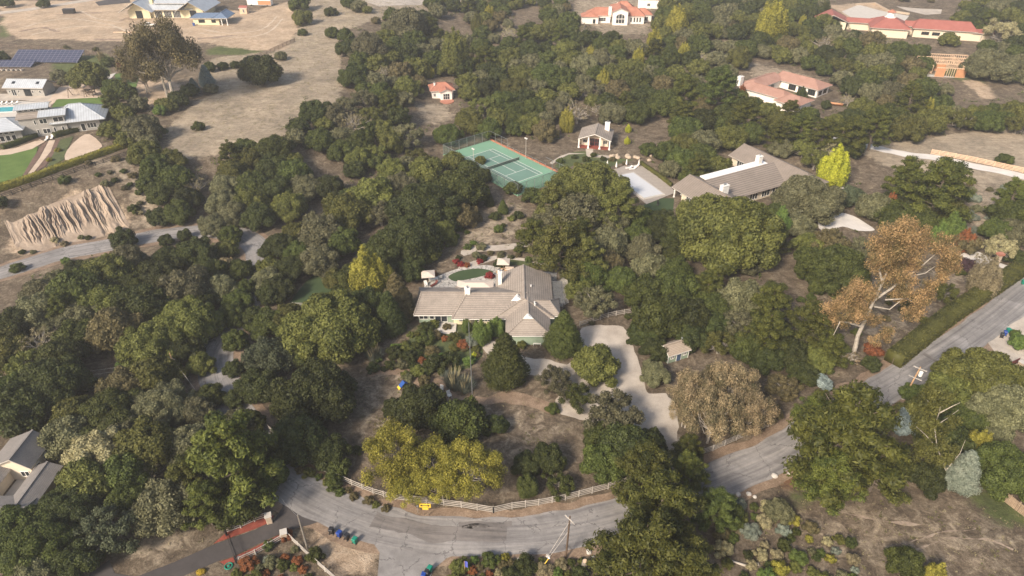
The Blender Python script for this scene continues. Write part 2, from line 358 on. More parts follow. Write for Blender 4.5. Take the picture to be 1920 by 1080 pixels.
def smooth_loop(pts, k=4, closed=True):
    out = []; n = len(pts)
    rng = range(n) if closed else range(n - 1)
    for i in rng:
        p = [Vector(pts[(i + j) % n] if closed else pts[min(max(i + j, 0), n - 1)]) for j in (-1, 0, 1, 2)]
        for q in range(k):
            t = q / k
            out.append(.5 * ((2 * p[1]) + (p[2] - p[0]) * t + (2 * p[0] - 5 * p[1] + 4 * p[2] - p[3]) * t * t + (3 * p[1] - p[0] - 3 * p[2] + p[3]) * t ** 3))
    if not closed: out.append(Vector(pts[-1]))
    return out
def drape(name, px, mat, dz, smooth=0, step=2.2, world=None, kind='structure', wob=0.0, thick=0.0):
    pts = [Vector(q).to_2d() if len(q) > 2 else Vector(q) for q in (world or wpoly(px))]
    if smooth: pts = smooth_loop([p.to_2d() if len(p) > 2 else p for p in pts], smooth)
    # resample the outline
    out = []
    for i, p in enumerate(pts):
        q = pts[(i + 1) % len(pts)]; k = max(1, int((q - p).length / 1.5))
        for j in range(k):
            r = p.lerp(q, j / k)
            if wob: r = r + Vector((mnoise.noise((r.x * .6, r.y * .6, 1)), mnoise.noise((r.x * .6, r.y * .6, 7)))) * wob
            out.append(r)
    poly = [(p.x, p.y) for p in out]
    X = np.array([p[0] for p in poly]); Y = np.array([p[1] for p in poly])
    gx, gy = np.meshgrid(np.arange(X.min(), X.max(), step), np.arange(Y.min(), Y.max(), step))
    ins = pip(gx, gy, poly); inner = list(zip(gx[ins], gy[ins]))
    vs = [Vector(p) for p in poly] + [Vector(p) for p in inner]; n = len(poly)
    r = geometry.delaunay_2d_cdt(vs, [(i, (i + 1) % n) for i in range(n)], [list(range(n))], 1, 1e-5)
    zz = T([v.x for v in r[0]], [v.y for v in r[0]]) + dz
    me = bpy.data.meshes.new(name); me.from_pydata([(v.x, v.y, z) for v, z in zip(r[0], zz)], [], r[2])
    bm = bmesh.new(); bm.from_mesh(me); bmesh.ops.recalc_face_normals(bm, faces=bm.faces)
    if sum(f.normal.z for f in bm.faces) < 0: bmesh.ops.reverse_faces(bm, faces=bm.faces)
    bm.to_mesh(me); bm.free()
    o = link(name, me, mat)
    if kind: o['kind'] = kind
    return o
def ribbon(name, pts, width, mat, dz, segs=6, kind='structure', wob=0.0):
    c = smooth_loop([Vector(p).to_2d() for p in pts], 10, False); L_ = []; vs = []; fs = []
    dense = []
    for a, b in zip(c[:-1], c[1:]):
        k = max(1, int((b - a).length / 1.6)); dense += [a.lerp(b, j / k) for j in range(k)]
    dense.append(c[-1])
    for i, p in enumerate(dense):
        d = (dense[min(i + 2, len(dense) - 1)] - dense[max(i - 2, 0)]).normalized(); nrm = Vector((-d.y, d.x))
        for s in range(segs + 1):
            o = (s / segs - .5) * width
            if wob and s in (0, segs): o += wob * mnoise.noise((p.x * .25, p.y * .25, s)) * 1.5 + wob * .25 * mnoise.noise((p.x * 1.3, p.y * 1.3, s))
            q = p + nrm * o; vs.append((q.x, q.y))
    z = T([v[0] for v in vs], [v[1] for v in vs]) + dz
    vs = [(a[0], a[1], b) for a, b in zip(vs, z)]; m = segs + 1
    for i in range(len(dense) - 1):
        for s in range(segs): fs.append((i * m + s, (i + 1) * m + s, (i + 1) * m + s + 1, i * m + s + 1))
    me = bpy.data.meshes.new(name); me.from_pydata(vs, [], fs); me.update()
    if me.polygons[0].normal.z < 0: me.flip_normals()
    uv = me.uv_layers.new(name='along'); vi = np.empty(len(me.loops), 'i'); me.loops.foreach_get('vertex_index', vi)
    uv.data.foreach_set('uv', np.stack([(vi % m) / segs * width, (vi // m) * 1.6], 1).astype('f').ravel())
    o = link(name, me, mat); o['kind'] = kind; return o, dense
def asphalt(name, c, streak=False):
    m, n, B, N, L = mat_new(name); tc = N("ShaderNodeTexCoord").outputs['Object']
    a = noi(N, L, .16, 5, .6, tc, .8); b = noi(N, L, 5, 4, .8, tc); d = noi(N, L, 1.1, 5, .7, tc)
    f = math_(N, L, 'ADD', math_(N, L, 'MULTIPLY', a.outputs[0], .55), math_(N, L, 'ADD', math_(N, L, 'MULTIPLY', b.outputs[0], .2), math_(N, L, 'MULTIPLY', d.outputs[0], .25)))
    r = ramp(N, [(.36, tuple(x * .68 for x in c)), (.5, c), (.64, tuple(x * 1.35 for x in c))]); L(f, r.inputs[0])
    rc = r.outputs[0]
    if streak:
        u = N("ShaderNodeUVMap"); u.uv_map = 'along'; mp = N("ShaderNodeMapping"); mp.inputs['Scale'].default_value = (1.5, .035, 1); L(u.outputs[0], mp.inputs[0])
        st = noi(N, L, 1.0, 5, .65, mp.outputs[0]); sr = ramp(N, [(.33, (.62, .61, .62)), (.5, (1, 1, 1)), (.66, (1.28, 1.26, 1.22))]); L(st.outputs[0], sr.inputs[0]); rc = mixc(N, L, 1.0, rc, sr.outputs[0], 'MULTIPLY')
    v = N("ShaderNodeTexVoronoi"); v.feature = 'DISTANCE_TO_EDGE'; v.inputs['Scale'].default_value = .16
    wv = N("ShaderNodeVectorMath"); wv.operation = 'ADD'; L(tc, wv.inputs[0])
    nv = noi(N, L, .4, 4, .7, tc); sc_ = N("ShaderNodeVectorMath"); sc_.operation = 'SCALE'; sc_.inputs[3].default_value = 3.5; L(nv.outputs[1], sc_.inputs[0]); L(sc_.outputs[0], wv.inputs[1]); L(wv.outputs[0], v.inputs['Vector'])
    cr = math_(N, L, 'LESS_THAN', v.outputs[0], .011)
    cr = math_(N, L, 'MULTIPLY', cr, math_(N, L, 'GREATER_THAN', a.outputs[0], .47))
    L(mixc(N, L, math_(N, L, 'MULTIPLY', cr, .55), rc, (.045, .042, .042)), B.inputs['Base Color'])
    B.inputs['Roughness'].default_value = .85; bump(N, L, B, b.outputs[0], .3, .03); return m
M['road'] = asphalt('worn_grey_asphalt', (.205, .195, .19), True); M['sideroad'] = asphalt('worn_grey_side_asphalt', (.205, .195, .19)); M['newroad'] = asphalt('dark_asphalt', (.055, .048, .047))
M['patchroad'] = asphalt('darker_asphalt_patch', (.15, .137, .13), True)
M['shoulder'] = soil('leafy_verge', [(.3, (.09, .06, .04)), (.5, (.20, .14, .095)), (.7, (.33, .25, .18))], .5)
M['gravel'] = soil('pale_gravel', [(.32, (.26, .225, .19)), (.5, (.40, .352, .30)), (.68, (.53, .475, .41))], .25, .5, 6)
M['whitegravel'] = soil('white_gravel', [(.3, (.42, .40, .37)), (.5, (.56, .53, .50)), (.7, (.68, .65, .61))], .25, .3, 6)
M['sand'] = soil('sand', [(.3, (.34, .26, .19)), (.5, (.46, .365, .285)), (.7, (.58, .48, .39))], .3, .3)
M['lawn'] = soil('mown_lawn', [(.3, (.045, .085, .012)), (.5, (.075, .13, .02)), (.7, (.12, .175, .04))], .25, .4, 5)
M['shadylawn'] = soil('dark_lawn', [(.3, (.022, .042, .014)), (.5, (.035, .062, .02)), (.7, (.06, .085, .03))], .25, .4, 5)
M['redmulch'] = soil('red_mulch', [(.3, (.12, .022, .013)), (.5, (.21, .045, .028)), (.7, (.29, .085, .055))], .8, .5)
M['brownmulch'] = soil('brown_mulch', [(.3, (.07, .04, .03)), (.5, (.13, .08, .06)), (.7, (.20, .13, .10))], .8, .5)
M['groundcover'] = soil('low_ground_cover', [(.3, (.03, .045, .014)), (.5, (.065, .082, .025)), (.7, (.13, .14, .055))], .6, 1.0, 3)
def paving(name, c, sx=.5, gap=.06, rnd=.3):
    m, n, B, N, L = mat_new(name); tc = N("ShaderNodeTexCoord").outputs['Object']
    v = N("ShaderNodeTexVoronoi"); v.feature = 'DISTANCE_TO_EDGE'; v.inputs['Scale'].default_value = sx; L(tc, v.inputs['Vector'])
    v2 = N("ShaderNodeTexVoronoi"); v2.inputs['Scale'].default_value = sx; L(tc, v2.inputs['Vector'])
    r = ramp(N, [(0, tuple(x * (1 - rnd) for x in c)), (1, tuple(min(1, x * (1 + rnd)) for x in c))]); L(v2.outputs[1], r.inputs[0])
    L(mixc(N, L, math_(N, L, 'LESS_THAN', v.outputs[0], gap), r.outputs[0], tuple(x * .45 for x in c)), B.inputs['Base Color']); B.inputs['Roughness'].default_value = .8; return m
M['flagstone'] = paving('pale_flagstones', (.44, .415, .38), 1.1, .05, .22)
M['slabs'] = boards('deck_slabs', (.33, .29, .25), 1, 1.0)

# main road
RC = [(-160, 560), (0, 512.5), (110, 478), (215, 458), (290, 443), (360, 435), (420, 436), (465, 448), (487, 478), (480, 530), (452, 582), (418, 636), (404, 670), (407, 705), (425, 750), (462, 812), (505, 872), (550, 913), (630, 955), (720, 987), (820, 1004), (960, 1005), (1060, 994), (1200, 957), (1330, 907), (1435, 864), (1490, 834), (1560, 790), (1660, 729), (1750, 676), (1830, 622), (1905, 565), (2010, 478), (2100, 400)]
RW = [P(x, y) for x, y in RC]
ribbon('road_shoulder', RW, 9.6, M['shoulder'], .045, 6, wob=.7)
road, RD = ribbon('road', RW, 6.6, M['road'], .085, 6, wob=.35)
ribbon('road_patch', [P(x, y) for x, y in [(700, 975), (780, 995), (870, 1000), (950, 1003)]], 2.6, M['patchroad'], .10, 3, wob=.8)
ribbon('road_patch', [P(x, y) for x, y in [(860, 985), (960, 983)]], 1.0, M['patchroad'], .10, 3, wob=.5)
ribbon('road_patch', [P(x, y) for x, y in [(1731, 664), (1778, 692)]], 1.0, M['patchroad'], .10, 2, wob=.2)
drape('side_road', [(640, 955), (770, 985), (960, 1015), (935, 1036), (866, 1036), (838, 1047), (812, 1068), (803, 1100), (706, 1100), (710, 1060), (712, 1036), (690, 1005)], M['sideroad'], .068, 0)
drape('driveway', [(528, 925), (545, 935), (575, 955), (615, 972), (580, 985), (558, 990), (520, 1003), (470, 1027), (440, 1042), (410, 1052), (345, 1080), (290, 1110), (150, 1110), (170, 1075), (205, 1050), (215, 1075), (255, 1082), (325, 1055), (400, 1022), (430, 1011), (478, 994), (515, 975), (530, 950)], M['newroad'], .05)
drape('mulch_bed', [(400, 1020), (424, 999), (478, 976), (500, 962), (514, 968), (510, 978), (478, 992), (430, 1009)], M['redmulch'], .035)
drape('mulch_bed', [(412, 1054), (440, 1044), (472, 1029), (520, 1005), (537, 999), (530, 990), (538, 1003), (520, 1015), (480, 1036), (444, 1052), (425, 1062)], M['redmulch'], .055)
drape('gravel_drive', [(1090, 615), (1125, 610), (1160, 611), (1176, 622), (1187, 650), (1200, 682), (1207, 720), (1217, 738), (1247, 737), (1268, 765), (1272, 800), (1275, 835), (1310, 870), (1330, 895), (1270, 915), (1255, 870), (1235, 848), (1212, 815), (1165, 802), (1112, 791), (1075, 785), (1047, 772), (1040, 750), (1052, 735), (1030, 715), (990, 702), (970, 690), (920, 668), (905, 650), (925, 640), (985, 668), (1030, 675), (1065, 683), (1085, 660), (1088, 635)], M['gravel'], .04, 3, wob=.5)
drape('patio', [(795, 550), (800, 530), (838, 511), (866, 503), (910, 497), (933, 501), (981, 507), (1026, 510), (1062, 516), (1074, 528), (1060, 548), (1055, 575), (900, 580), (800, 575)], M['flagstone'], .06, 3)
drape('patio_lawn', [(841, 519), (852, 512), (870, 507), (895, 504), (912, 506), (925, 511), (905, 518), (884, 523), (857, 528), (845, 525)], M['shadylawn'], .11, 3)
drape('lawn', [(540, 585), (560, 545), (590, 515), (625, 510), (640, 540), (620, 580)], M['shadylawn'], .04, 3)
drape('garden_path', [(872, 506), (930, 487), (985, 490), (1040, 503), (1060, 512), (1040, 500), (985, 485), (925, 480), (860, 500)], M['gravel'], .035, 2)
drape('garden_path', [(865, 470), (895, 462), (930, 460), (985, 455), (990, 462), (940, 470), (900, 472), (870, 480)], M['gravel'], .035, 2)
drape('flower_bed', [(775, 625), (800, 612), (870, 615), (905, 650), (885, 690), (830, 690), (790, 680), (760, 655)], M['groundcover'], .03, 2, wob=.8)
drape('flower_bed', [(925, 495), (980, 498), (1060, 508), (1110, 540), (1100, 505), (1020, 490), (950, 484)], M['groundcover'], .03, 2, wob=.8)
ribbon('dirt_path', [P(*q) for q in [(690, 694), (740, 692), (800, 716), (870, 750), (960, 748), (1035, 768)]], 2.6, M['shoulder'], .03, 4, wob=.8)
M['fieldtrack'] = soil('mower_track', [(.35, (.16, .12, .09)), (.5, (.27, .21, .16)), (.65, (.38, .31, .24))], .8)
# wheel tracks worn into bare ground
M['track'] = soil('worn_track', [(.35, (.30, .235, .17)), (.5, (.46, .38, .29)), (.65, (.58, .49, .39))], .5); M['darktrack'] = soil('churned_earth', [(.35, (.13, .09, .065)), (.5, (.24, .175, .13)), (.65, (.36, .28, .21))], .7)
for pts in ([(40, 52), (120, 35), (200, 45), (240, 60)], [(60, 65), (140, 50), (230, 52)], [(380, 55), (430, 62), (490, 55), (520, 30)], [(375, 62), (440, 70), (500, 62), (530, 35)], [(150, 20), (180, 34), (225, 42)]): ribbon('dirt_track', [P(*q) for q in pts], .8, M['track'], .04, 2, wob=.4)
for pts in ([(370, 73), (410, 70), (445, 67)], [(175, 74), (210, 74), (240, 72)], [(35, 60), (80, 52), (110, 60)], [(100, 28), (150, 25), (190, 24)], [(225, 40), (240, 34), (250, 38)]): ribbon('earth_berm', [P(*q) for q in pts], 1.8, M['darktrack'], .05, 2, wob=1.0)
for pts in ([(1690, 1025), (1760, 1000), (1830, 990)], [(1700, 1045), (1770, 1012), (1850, 1010), (1900, 1030)], [(1560, 955), (1640, 975), (1740, 985)]): ribbon('dirt_track', [P(*q) for q in pts], .18, M['fieldtrack'], .035, 1, wob=.4)
# tennis court
def surf(name, c, var=.12): return soil(name, [(.3, tuple(x * (1 - var) for x in c)), (.7, tuple(x * (1 + var) for x in c))], .2, .1, 2)
M['courtin'] = surf('court_blue_green', (.12, .215, .175)); M['courtout'] = surf('court_green', (.15, .29, .20))
tC = (P(872, 297.4) + P(924.4, 281.1) + P(1016.2, 327.5) + P(963, 345.5)) / 4
dl = (P(1016.2, 327.5) - P(924.4, 281.1)); tang = math.atan2(dl.y, dl.x)
tz = Tz(tC.x, tC.y) + .35
# ------------------------------------------------------------------ building kit
def roof(par, x0, x1, y0, y1, ze, zr, axis='x', h0=0.0, h1=0.0, mat='brown_roof', th=.2, fascia='white', name='roof', ridge_off=0.0):
    if axis == 'x':
        ym = (y0 + y1) / 2 + ridge_off; A, B = (x0 + h0, ym, zr), (x1 - h1, ym, zr)
        c = [(x0, y0, ze), (x1, y0, ze), (x1, y1, ze), (x0, y1, ze)]; fs = [(0, 1, 5, 4), (2, 3, 4, 5)]; e0, e1 = (3, 0, 4), (1, 2, 5)
    else:
        xm = (x0 + x1) / 2 + ridge_off; A, B = (xm, y0 + h0, zr), (xm, y1 - h1, zr)
        c = [(x0, y0, ze), (x1, y0, ze), (x1, y1, ze), (x0, y1, ze)]; fs = [(1, 2, 5, 4), (3, 0, 4, 5)]; e0, e1 = (0, 1, 4), (2, 3, 5)
    b = MB(); top = c + [A, B]; low = [(x, y, z - th) for x, y, z in top]
    if h0: fs.append(e0)
    if h1: fs.append(e1)
    b.add(top, fs); b.add(low, [f[::-1] for f in fs])
    b.m = 1; n = len(b.v); b.v += top + low; o = n
    for i in range(4):
        j = (i + 1) % 4; e = {i, j}
        gab = (not h0 and e == set(e0[:2])) or (not h1 and e == set(e1[:2]))
        if not gab: b.f.append((o + i, o + 6 + i, o + 6 + j, o + j)); b.mi.append(1)
        else:
            k = 4 if e == set(e0[:2]) else 5
            b.f.append((o + i, o + 6 + i, o + 6 + k, o + k)); b.f.append((o + k, o + 6 + k, o + 6 + j, o + j)); b.mi += [1, 1]
    r = b.build(name, [M[mat], M[fascia]], par)
    # ridge and hip caps
    cb = MB(); up = lambda p: (p[0], p[1], p[2] + .05)
    if (Vector(A) - Vector(B)).length > .4: cb.bar(up(A), up(B), .3, .12)
    for hh, ee, k in ((h0, e0, A), (h1, e1, B)):
        if hh: cb.bar(up(top[ee[0]]), up(k), .26, .1); cb.bar(up(top[ee[1]]), up(k), .26, .1)
    if cb.v: cb.build('ridge_cap', M[mat], r)
    return r
def walls(par, x0, x1, y0, y1, z1, mat='cream', z0=-1.0, gable=None, zr=0, name='wall'):
    b = MB(); b.box(x0, x1, y0, y1, z0, z1)
    if gable == 'x':
        ym = (y0 + y1) / 2; b.add([(x0, y0, z1), (x0, y1, z1), (x0, ym, zr), (x1, y0, z1), (x1, y1, z1), (x1, ym, zr)], [(0, 1, 2), (5, 4, 3)])
    if gable == 'y':
        xm = (x0 + x1) / 2; b.add([(x0, y0, z1), (x1, y0, z1), (xm, y0, zr), (x0, y1, z1), (x1, y1, z1), (xm, y1, zr)], [(0, 1, 2), (5, 4, 3)])
    return b.build(name, M[mat], par)
def window(par, x, y, z, wd, ht, face='f', frame='white', nx=2, nz=1, name='window', glass='glass'):
    "x, y, z: centre of the sill on the wall plane; face f/b/l/r"
    o = {'f': (1, 0, 0, -1), 'b': (1, 0, 0, 1), 'l': (0, 1, -1, 0), 'r': (0, 1, 1, 0)}[face]
    def bx(b, u0, u1, z0, z1, d0, d1):
        xx = sorted((x + o[0] * u0 + o[2] * d0, x + o[0] * u1 + o[2] * d1)); yy = sorted((y + o[1] * u0 + o[3] * d0, y + o[1] * u1 + o[3] * d1)); b.box(*xx, *yy, z0, z1)
    f = MB(); t = .09; h = wd / 2
    bx(f, -h, h, z, z + t, 0, .10); bx(f, -h, h, z + ht - t, z + ht, 0, .10)
    for i in range(nx + 1): u = -h + (wd - t) * i / nx; bx(f, u, u + t, z + t + .002, z + ht - t - .002, 0, .09)
    for k in range(1, nz): zz = z + ht * k / nz; bx(f, -h + t, h - t, zz - t / 3, zz + t / 3, 0, .07)
    fr = f.build(name, M[frame], par)
    g = MB(); bx(g, -h + .04, h - .04, z + .04, z + ht - .04, -.05, .03); g.build('pane', M[glass], fr)
    return fr
def chimney(par, x, y, z0, z1, sx=1.0, sy=1.0, mat='white', pots=1):
    b = MB(); b.cbox(x, y, z0, sx, sy, z1 - z0); b.cbox(x, y, z1 + .002, sx + .18, sy + .18, .14)
    c = b.build('chimney', M[mat], par)
    for i in range(pots):
        p = MB(); p.lathe([(.16, z1 + .14), (.14, z1 + .6), (.2, z1 + .66)], 8, (x + (i - (pots - 1) / 2) * .5, y)); p.build('chimney_pot', M['lead'], c)
    return c
def post(par, x, y, z0, z1, s=.25, mat='white', name='post'):
    b = MB(); b.cbox(x, y, z0, s, s, z1 - z0); b.cbox(x, y, z0 + .002, s * 1.5, s * 1.5, .35); return b.build(name, M[mat], par, bevel=.01)
def bld(name, px, rz, label, cat='house', world=None, group=None, dz=0):
    p = world or P(*px); return empty(name, (p[0], p[1], Tz(p[0], p[1]) + dz), rz, label, cat, group)
R = math.radians

# ---- the large ranch house in the middle
h = bld('ranch_house', None, 0, 'long low brown-roofed ranch house with two white chimneys in the centre, flagstone patio behind', 'house', world=(0, 110, 0))
h.location.y = 0; h.location.z = 0
walls(h, -19.2, -12.0, 113.2, 121.3, 2.62, 'sagewall'); walls(h, -11.998, -2, 112.6, 121.25, 2.63, 'cream')
walls(h, -2.9, 7.9, 111.2, 126.4, 2.66, 'sagewall'); b = MB(); b.add([(-2.9, 126.35, 2.66), (7.9, 126.35, 2.66), (2.5, 126.35, 5.1)], [(0, 2, 1)]); b.build('gable_wall', M['sagewall'], h); walls(h, -.5, 7, 106, 112, 2.61, 'sagewall'); walls(h, 7.0, 9.2, 112.5, 117.2, 2.6, 'sagewall')
roof(h, -20.0, -9.0, 112.0, 122.2, 2.75, 5.0, 'x', 1.2, 0); roof(h, -12.2, 3.2, 110.7, 122.5, 2.78, 5.18, 'x', 3.0, 0)
roof(h, -1.3, 7.7, 105.2, 115, 2.76, 5.15, 'y', 4.0, 0); roof(h, -3.6, 8.6, 111.0, 127.2, 2.8, 5.42, 'y', 3.2, 0); roof(h, 3.0, 9.9, 111.7, 117.9, 2.77, 4.5, 'x', 0, 2.2)
b = MB(); b.add([(2.1, 108.1, 4.78), (4.3, 108.1, 4.78), (3.2, 108.3, 5.3), (3.2, 109.6, 5.25)], [(0, 1, 2), (1, 3, 2), (0, 2, 3)]); b.build('gable_vent', M['white'], h)
b = MB(); b.add([(-.2, 114.2, 4.8), (2.4, 114.2, 4.8), (1.1, 114.5, 5.5), (1.1, 116, 5.4)], [(0, 1, 2), (1, 3, 2), (0, 2, 3)]); b.build('gable_vent', M['white'], h)
chimney(h, -9.2, 116.6, 3.6, 6.2, 1.1, .9); chimney(h, -2.6, 123.0, 2.9, 6.2, .8, 1.0)
for x, y, z in ((4.0, 119.5, 4.75), (4.6, 113.6, 4.6), (4.65, 112.9, 4.6)):
    b = MB(); b.lathe([(.13, z - .1), (.13, z + .35), (.2, z + .4)], 8, (x, y)); b.build('vent_pipe', M['white'], h)
window(h, -18.2, 113.2, .9, 1.9, 1.5); window(h, -14.6, 113.2, .25, 2.6, 2.1, nx=2, name='sliding_door'); window(h, -16.5, 113.2, .9, 1.0, 1.3, nx=1)
window(h, -5.6, 112.6, .8, 3.6, 1.6, nx=6, nz=2); window(h, -10.2, 112.6, .9, 1.4, 1.3)
window(h, 8.0 - .1, 122, .8, 2.4, 1.5, 'r', nx=3)
b = MB(); b.box(-17.5, -11.4, 109.9, 112.9, -.5, .32); b.box(-18, -11.0, 109.3, 109.9, -.5, .16); b.build('porch', M['concrete'], h)
b = MB(); b.box(2.3, 6.0, 105.9, 105.99, 0, 2.2); b.build('garage_door', M['sagewall'], h)
for nm, x0, x1, y0, y1, z, mt in (('shade_canopy', -11.9, -4.0, 120.9, 124.6, 3.0, 'canvas'),):
    t = empty(nm, ((x0 + x1) / 2, (y0 + y1) / 2, 0), 0, 'wide flat off-white shade canopy against the back wall of the ranch house', 'canopy')
    dx, dy = (x1 - x0) / 2, (y1 - y0) / 2
    b = MB(); b.add([(-dx, -dy, z), (dx, -dy, z), (dx, dy, z), (-dx, dy, z), (-dx + 2, 0, z + .6), (dx - 2, 0, z + .6)], [(0, 1, 5, 4), (1, 2, 5), (2, 3, 4, 5), (3, 0, 4)])
    b.add([(-dx, -dy, z - .12), (dx, -dy, z - .12), (dx, dy, z - .12), (-dx, dy, z - .12)], [(0, 1, 2, 3)]); b.f += [(0 + i, (i + 1) % 4, 6 + (i + 1) % 4, 6 + i) for i in range(4)]; b.mi += [0] * 4
    b.build('cover', M[mt], t)
    for sx in (-1, 1):
        for sy in (-1, 1): post(t, sx * (dx - .2), sy * (dy - .2), 0, z - .1, .14, 'white', 'leg')
t = empty('slatted_pergola', (9.9, 120.8, 0), 0, 'dark slatted pergola along the right side wall of the ranch house', 'pergola')
b = MB()
for i in range(17): b.box(-1.15, 1.15, -4.1 + i * .5, -3.98 + i * .5, 2.42, 2.58)
b.build('slats', M['lead'], t); b = MB(); b.box(-1.05, -.9, -4.2, 4.2, 2.2, 2.41); b.box(.9, 1.05, -4.2, 4.2, 2.2, 2.41); b.build('beams', M['black'], t)
for y in (-4, 0, 4): post(t, .97, y, 0, 2.2, .15, 'black', 'post')

# ---- neighbouring ranch house with flat white middle roof
h = bld('neighbour_ranch_house', None, R(28.4), 'wide brown-roofed house with a long flat white roof strip, beside the covered pool', 'house', world=(56.6, 159.5))
walls(h, -4.6, 5.2, -1.2, 13.0, 2.9, 'creamwall', gable='y', zr=5.15); walls(h, 5.2, 24.5, 3.5, 14.6, 3.0, 'creamwall'); walls(h, 24.5, 34, -1, 24.6, 2.95, 'creamwall', gable='y', zr=5.2)
roof(h, -5.6, 6.2, -2.2, 16.4, 3.05, 5.45, 'y', 0, 0, 'tan_roof', fascia='offwhite'); roof(h, 23.6, 35.0, -2.0, 25.5, 3.08, 5.6, 'y', 3, 0, 'tan_roof', fascia='offwhite')
b = MB(); b.add([(2, 2.6, 3.0), (28.5, 2.6, 3.0), (28.5, 12.2, 5.05), (2, 12.2, 5.05), (2, 2.6, 2.8), (28.5, 2.6, 2.8), (28.5, 12.2, 4.85), (2, 12.2, 4.85)], [(0, 1, 2, 3), (7, 6, 5, 4), (0, 4, 5, 1), (2, 6, 7, 3)]); b.build('roof', M['tan_roof'], h)
b = MB(); b.box(3.2, 26.2, 12.21, 15.3, 4.55, 4.86); b.build('flat_roof', M['white_roof'], h)
b = MB(); b.box(3.9, 25.8, 12.3, 14.9, 2.9, 4.55); b.build('wall', M['creamwall'], h)
chimney(h, 1.6, 4.2, 3.5, 6.9, 2.2, 1.2, pots=2); chimney(h, 23.4, 13.6, 4.8, 7.2, 1.5, 1.3, pots=1)
for x in (-4.8, -2.2, 5.4): post(h, x, 15.7, -.2, 3.0, .32, 'white', 'porch_post')
for x in (-1.5, 2): window(h, x, 13.0, .4, 2.4, 2.2, 'b', nx=3)
for y in (2, 6, 10): window(h, -4.6, y, .7, 2.2, 1.6, 'l', nx=3)
for x in (8, 12.5, 17, 21): window(h, x, 3.5, .5, 3, 2.0, 'f', nx=3)
for y in (17, 21): window(h, 24.5, y, .5, 2.6, 1.9, 'l', nx=3)

# ---- pool pavilion
h = bld('pool_pavilion', None, R(-12), 'small gabled pavilion with red doors behind its white-columned porch', 'pavilion', world=(26.0, 204.4))
walls(h, -4.2, 4.2, 2.6, 9.2, 2.95, 'creamwall', gable='y', zr=4.6); roof(h, -5.3, 5.3, 0, 10, 3.0, 4.95, 'y', 0, 0, 'brown_roof')
b = MB(); b.box(-5, 5, .1, 2.55, -.8, .12); b.build('porch_floor', M['redmulch'], h)
for x in (-4.9, -1.9, 1.7, 4.8): post(h, x, .35, 0, 3.0 if abs(x) > 3 else 3.7, .42, 'white', 'column')
window(h, -.1, 2.6, .1, 3.2, 2.4, 'f', 'redwood', 4, 2, 'door'); window(h, 3.2, 2.6, .9, 1.3, 1.2); window(h, -3.2, 2.6, .9, 1.3, 1.2)
chimney(h, 3.2, 7.6, 3.2, 6.2, 1.5, 1.1, 'white')
# ---- terracotta cottage in its clearing
h = bld('small_cottage', (831, 186), R(12), 'small white cottage with orange tiled roof alone in a forest clearing')
walls(h, -3.9, 4.0, 0.8, 7.5, 3.0, 'stucco'); walls(h, -1.0, 3.2, -1.2, 1, 2.9, 'stucco', gable='y', zr=3.7)
roof(h, -4.6, 4.7, .2, 8.3, 3.1, 5.0, 'x', 3.2, 3.2, 'terra', fascia='offwhite'); roof(h, -1.4, 3.6, -1.7, 3, 3.05, 4.05, 'y', 0, 0, 'terra', fascia='offwhite')
window(h, 1.1, -1.2, .2, 2.4, 2.2, nx=3, nz=2, name='french_door'); chimney(h, -2.6, 3.2, 3.6, 5.1, .6, .6)
window(h, -3.0, .8, .9, .9, 1.2)
b = MB(); b.lathe([(2.6, -.6), (2.6, .08), (2.5, .1)], 14, (1.1, -2.6)); b.build('brick_terrace', M['terra'], h)
# ---- villa at the top
h = bld('tiled_villa', (1162, 47.5), R(-3), 'white villa with salmon tiled roofs and a tall arched window, top of photo')
def vb(x0, x1, y0, y1, e, r, ax, h0, h1, gab=None):
    walls(h, x0 + .5, x1 - .5, y0 + .5, y1 - .5, e - .12, 'stucco', gable=gab, zr=r - .35); roof(h, x0, x1, y0, y1, e, r, ax, h0, h1, 'terra', fascia='offwhite')
vb(-4.1, 4.1, -.5, 16, 6.2, 8.0, 'y', 0, 4, 'y'); vb(-16.0, -4.0, 3.4, 13, 3.7, 6.6, 'x', 4.5, 1); vb(-19, -10, 1.4, 9, 3.35, 5.2, 'y', 3, 3); vb(3.0, 12.4, 2.4, 13.5, 3.8, 7.0, 'x', 1, 4.5); vb(8.5, 16.5, 7, 15, 3.45, 5.8, 'x', 2, 3.5); vb(-3, 8, 9, 19, 5.2, 8.4, 'x', 4, 4)
b = MB(); seg = 12; pr = [(-2.0, .9)] + [(-2.0 * math.cos(math.pi * i / seg), 3.8 + 1.4 * math.sin(math.pi * i / seg)) for i in range(seg + 1)] + [(2.0, .9)]
b.add([(x, -.03, z) for x, z in pr], [tuple(range(len(pr)))[::-1]]); b.add([(x, .1, z) for x, z in pr], [tuple(range(len(pr)))])
g = b.build('arched_window', M['glass'], h); b = MB()
for x in (-2.05, -.75, .75, 2.05): b.box(x - .1, x + .1, -.1, 0, .9, 3.9 if abs(x) > 1 else 5.0)
for z in (.85, 2.7, 3.1): b.box(-2.1, 2.1, -.09, 0, z, z + .14)
b.build('frame', M['white'], g)
for x in (5.6, 7.2, 8.6, 10.0): window(h, x, 2.9, .9, .9, 2.2, nx=1, frame='white')
window(h, -8.5, 3.9, 1.0, 3.6, 1.7, nx=3, nz=2); window(h, -12.5, 1.9, .2, 1.4, 2.2, nx=1); window(h, 13.5, 7.5, .6, 1.8, 2.0); chimney(h, -4.9, 4.2, 3, 7.6, 1.5, 1.3, 'white')
h = bld('white_outbuilding', (1212, 16), R(-8), 'plain white outbuilding with a red roof behind the villa at the top', 'building')
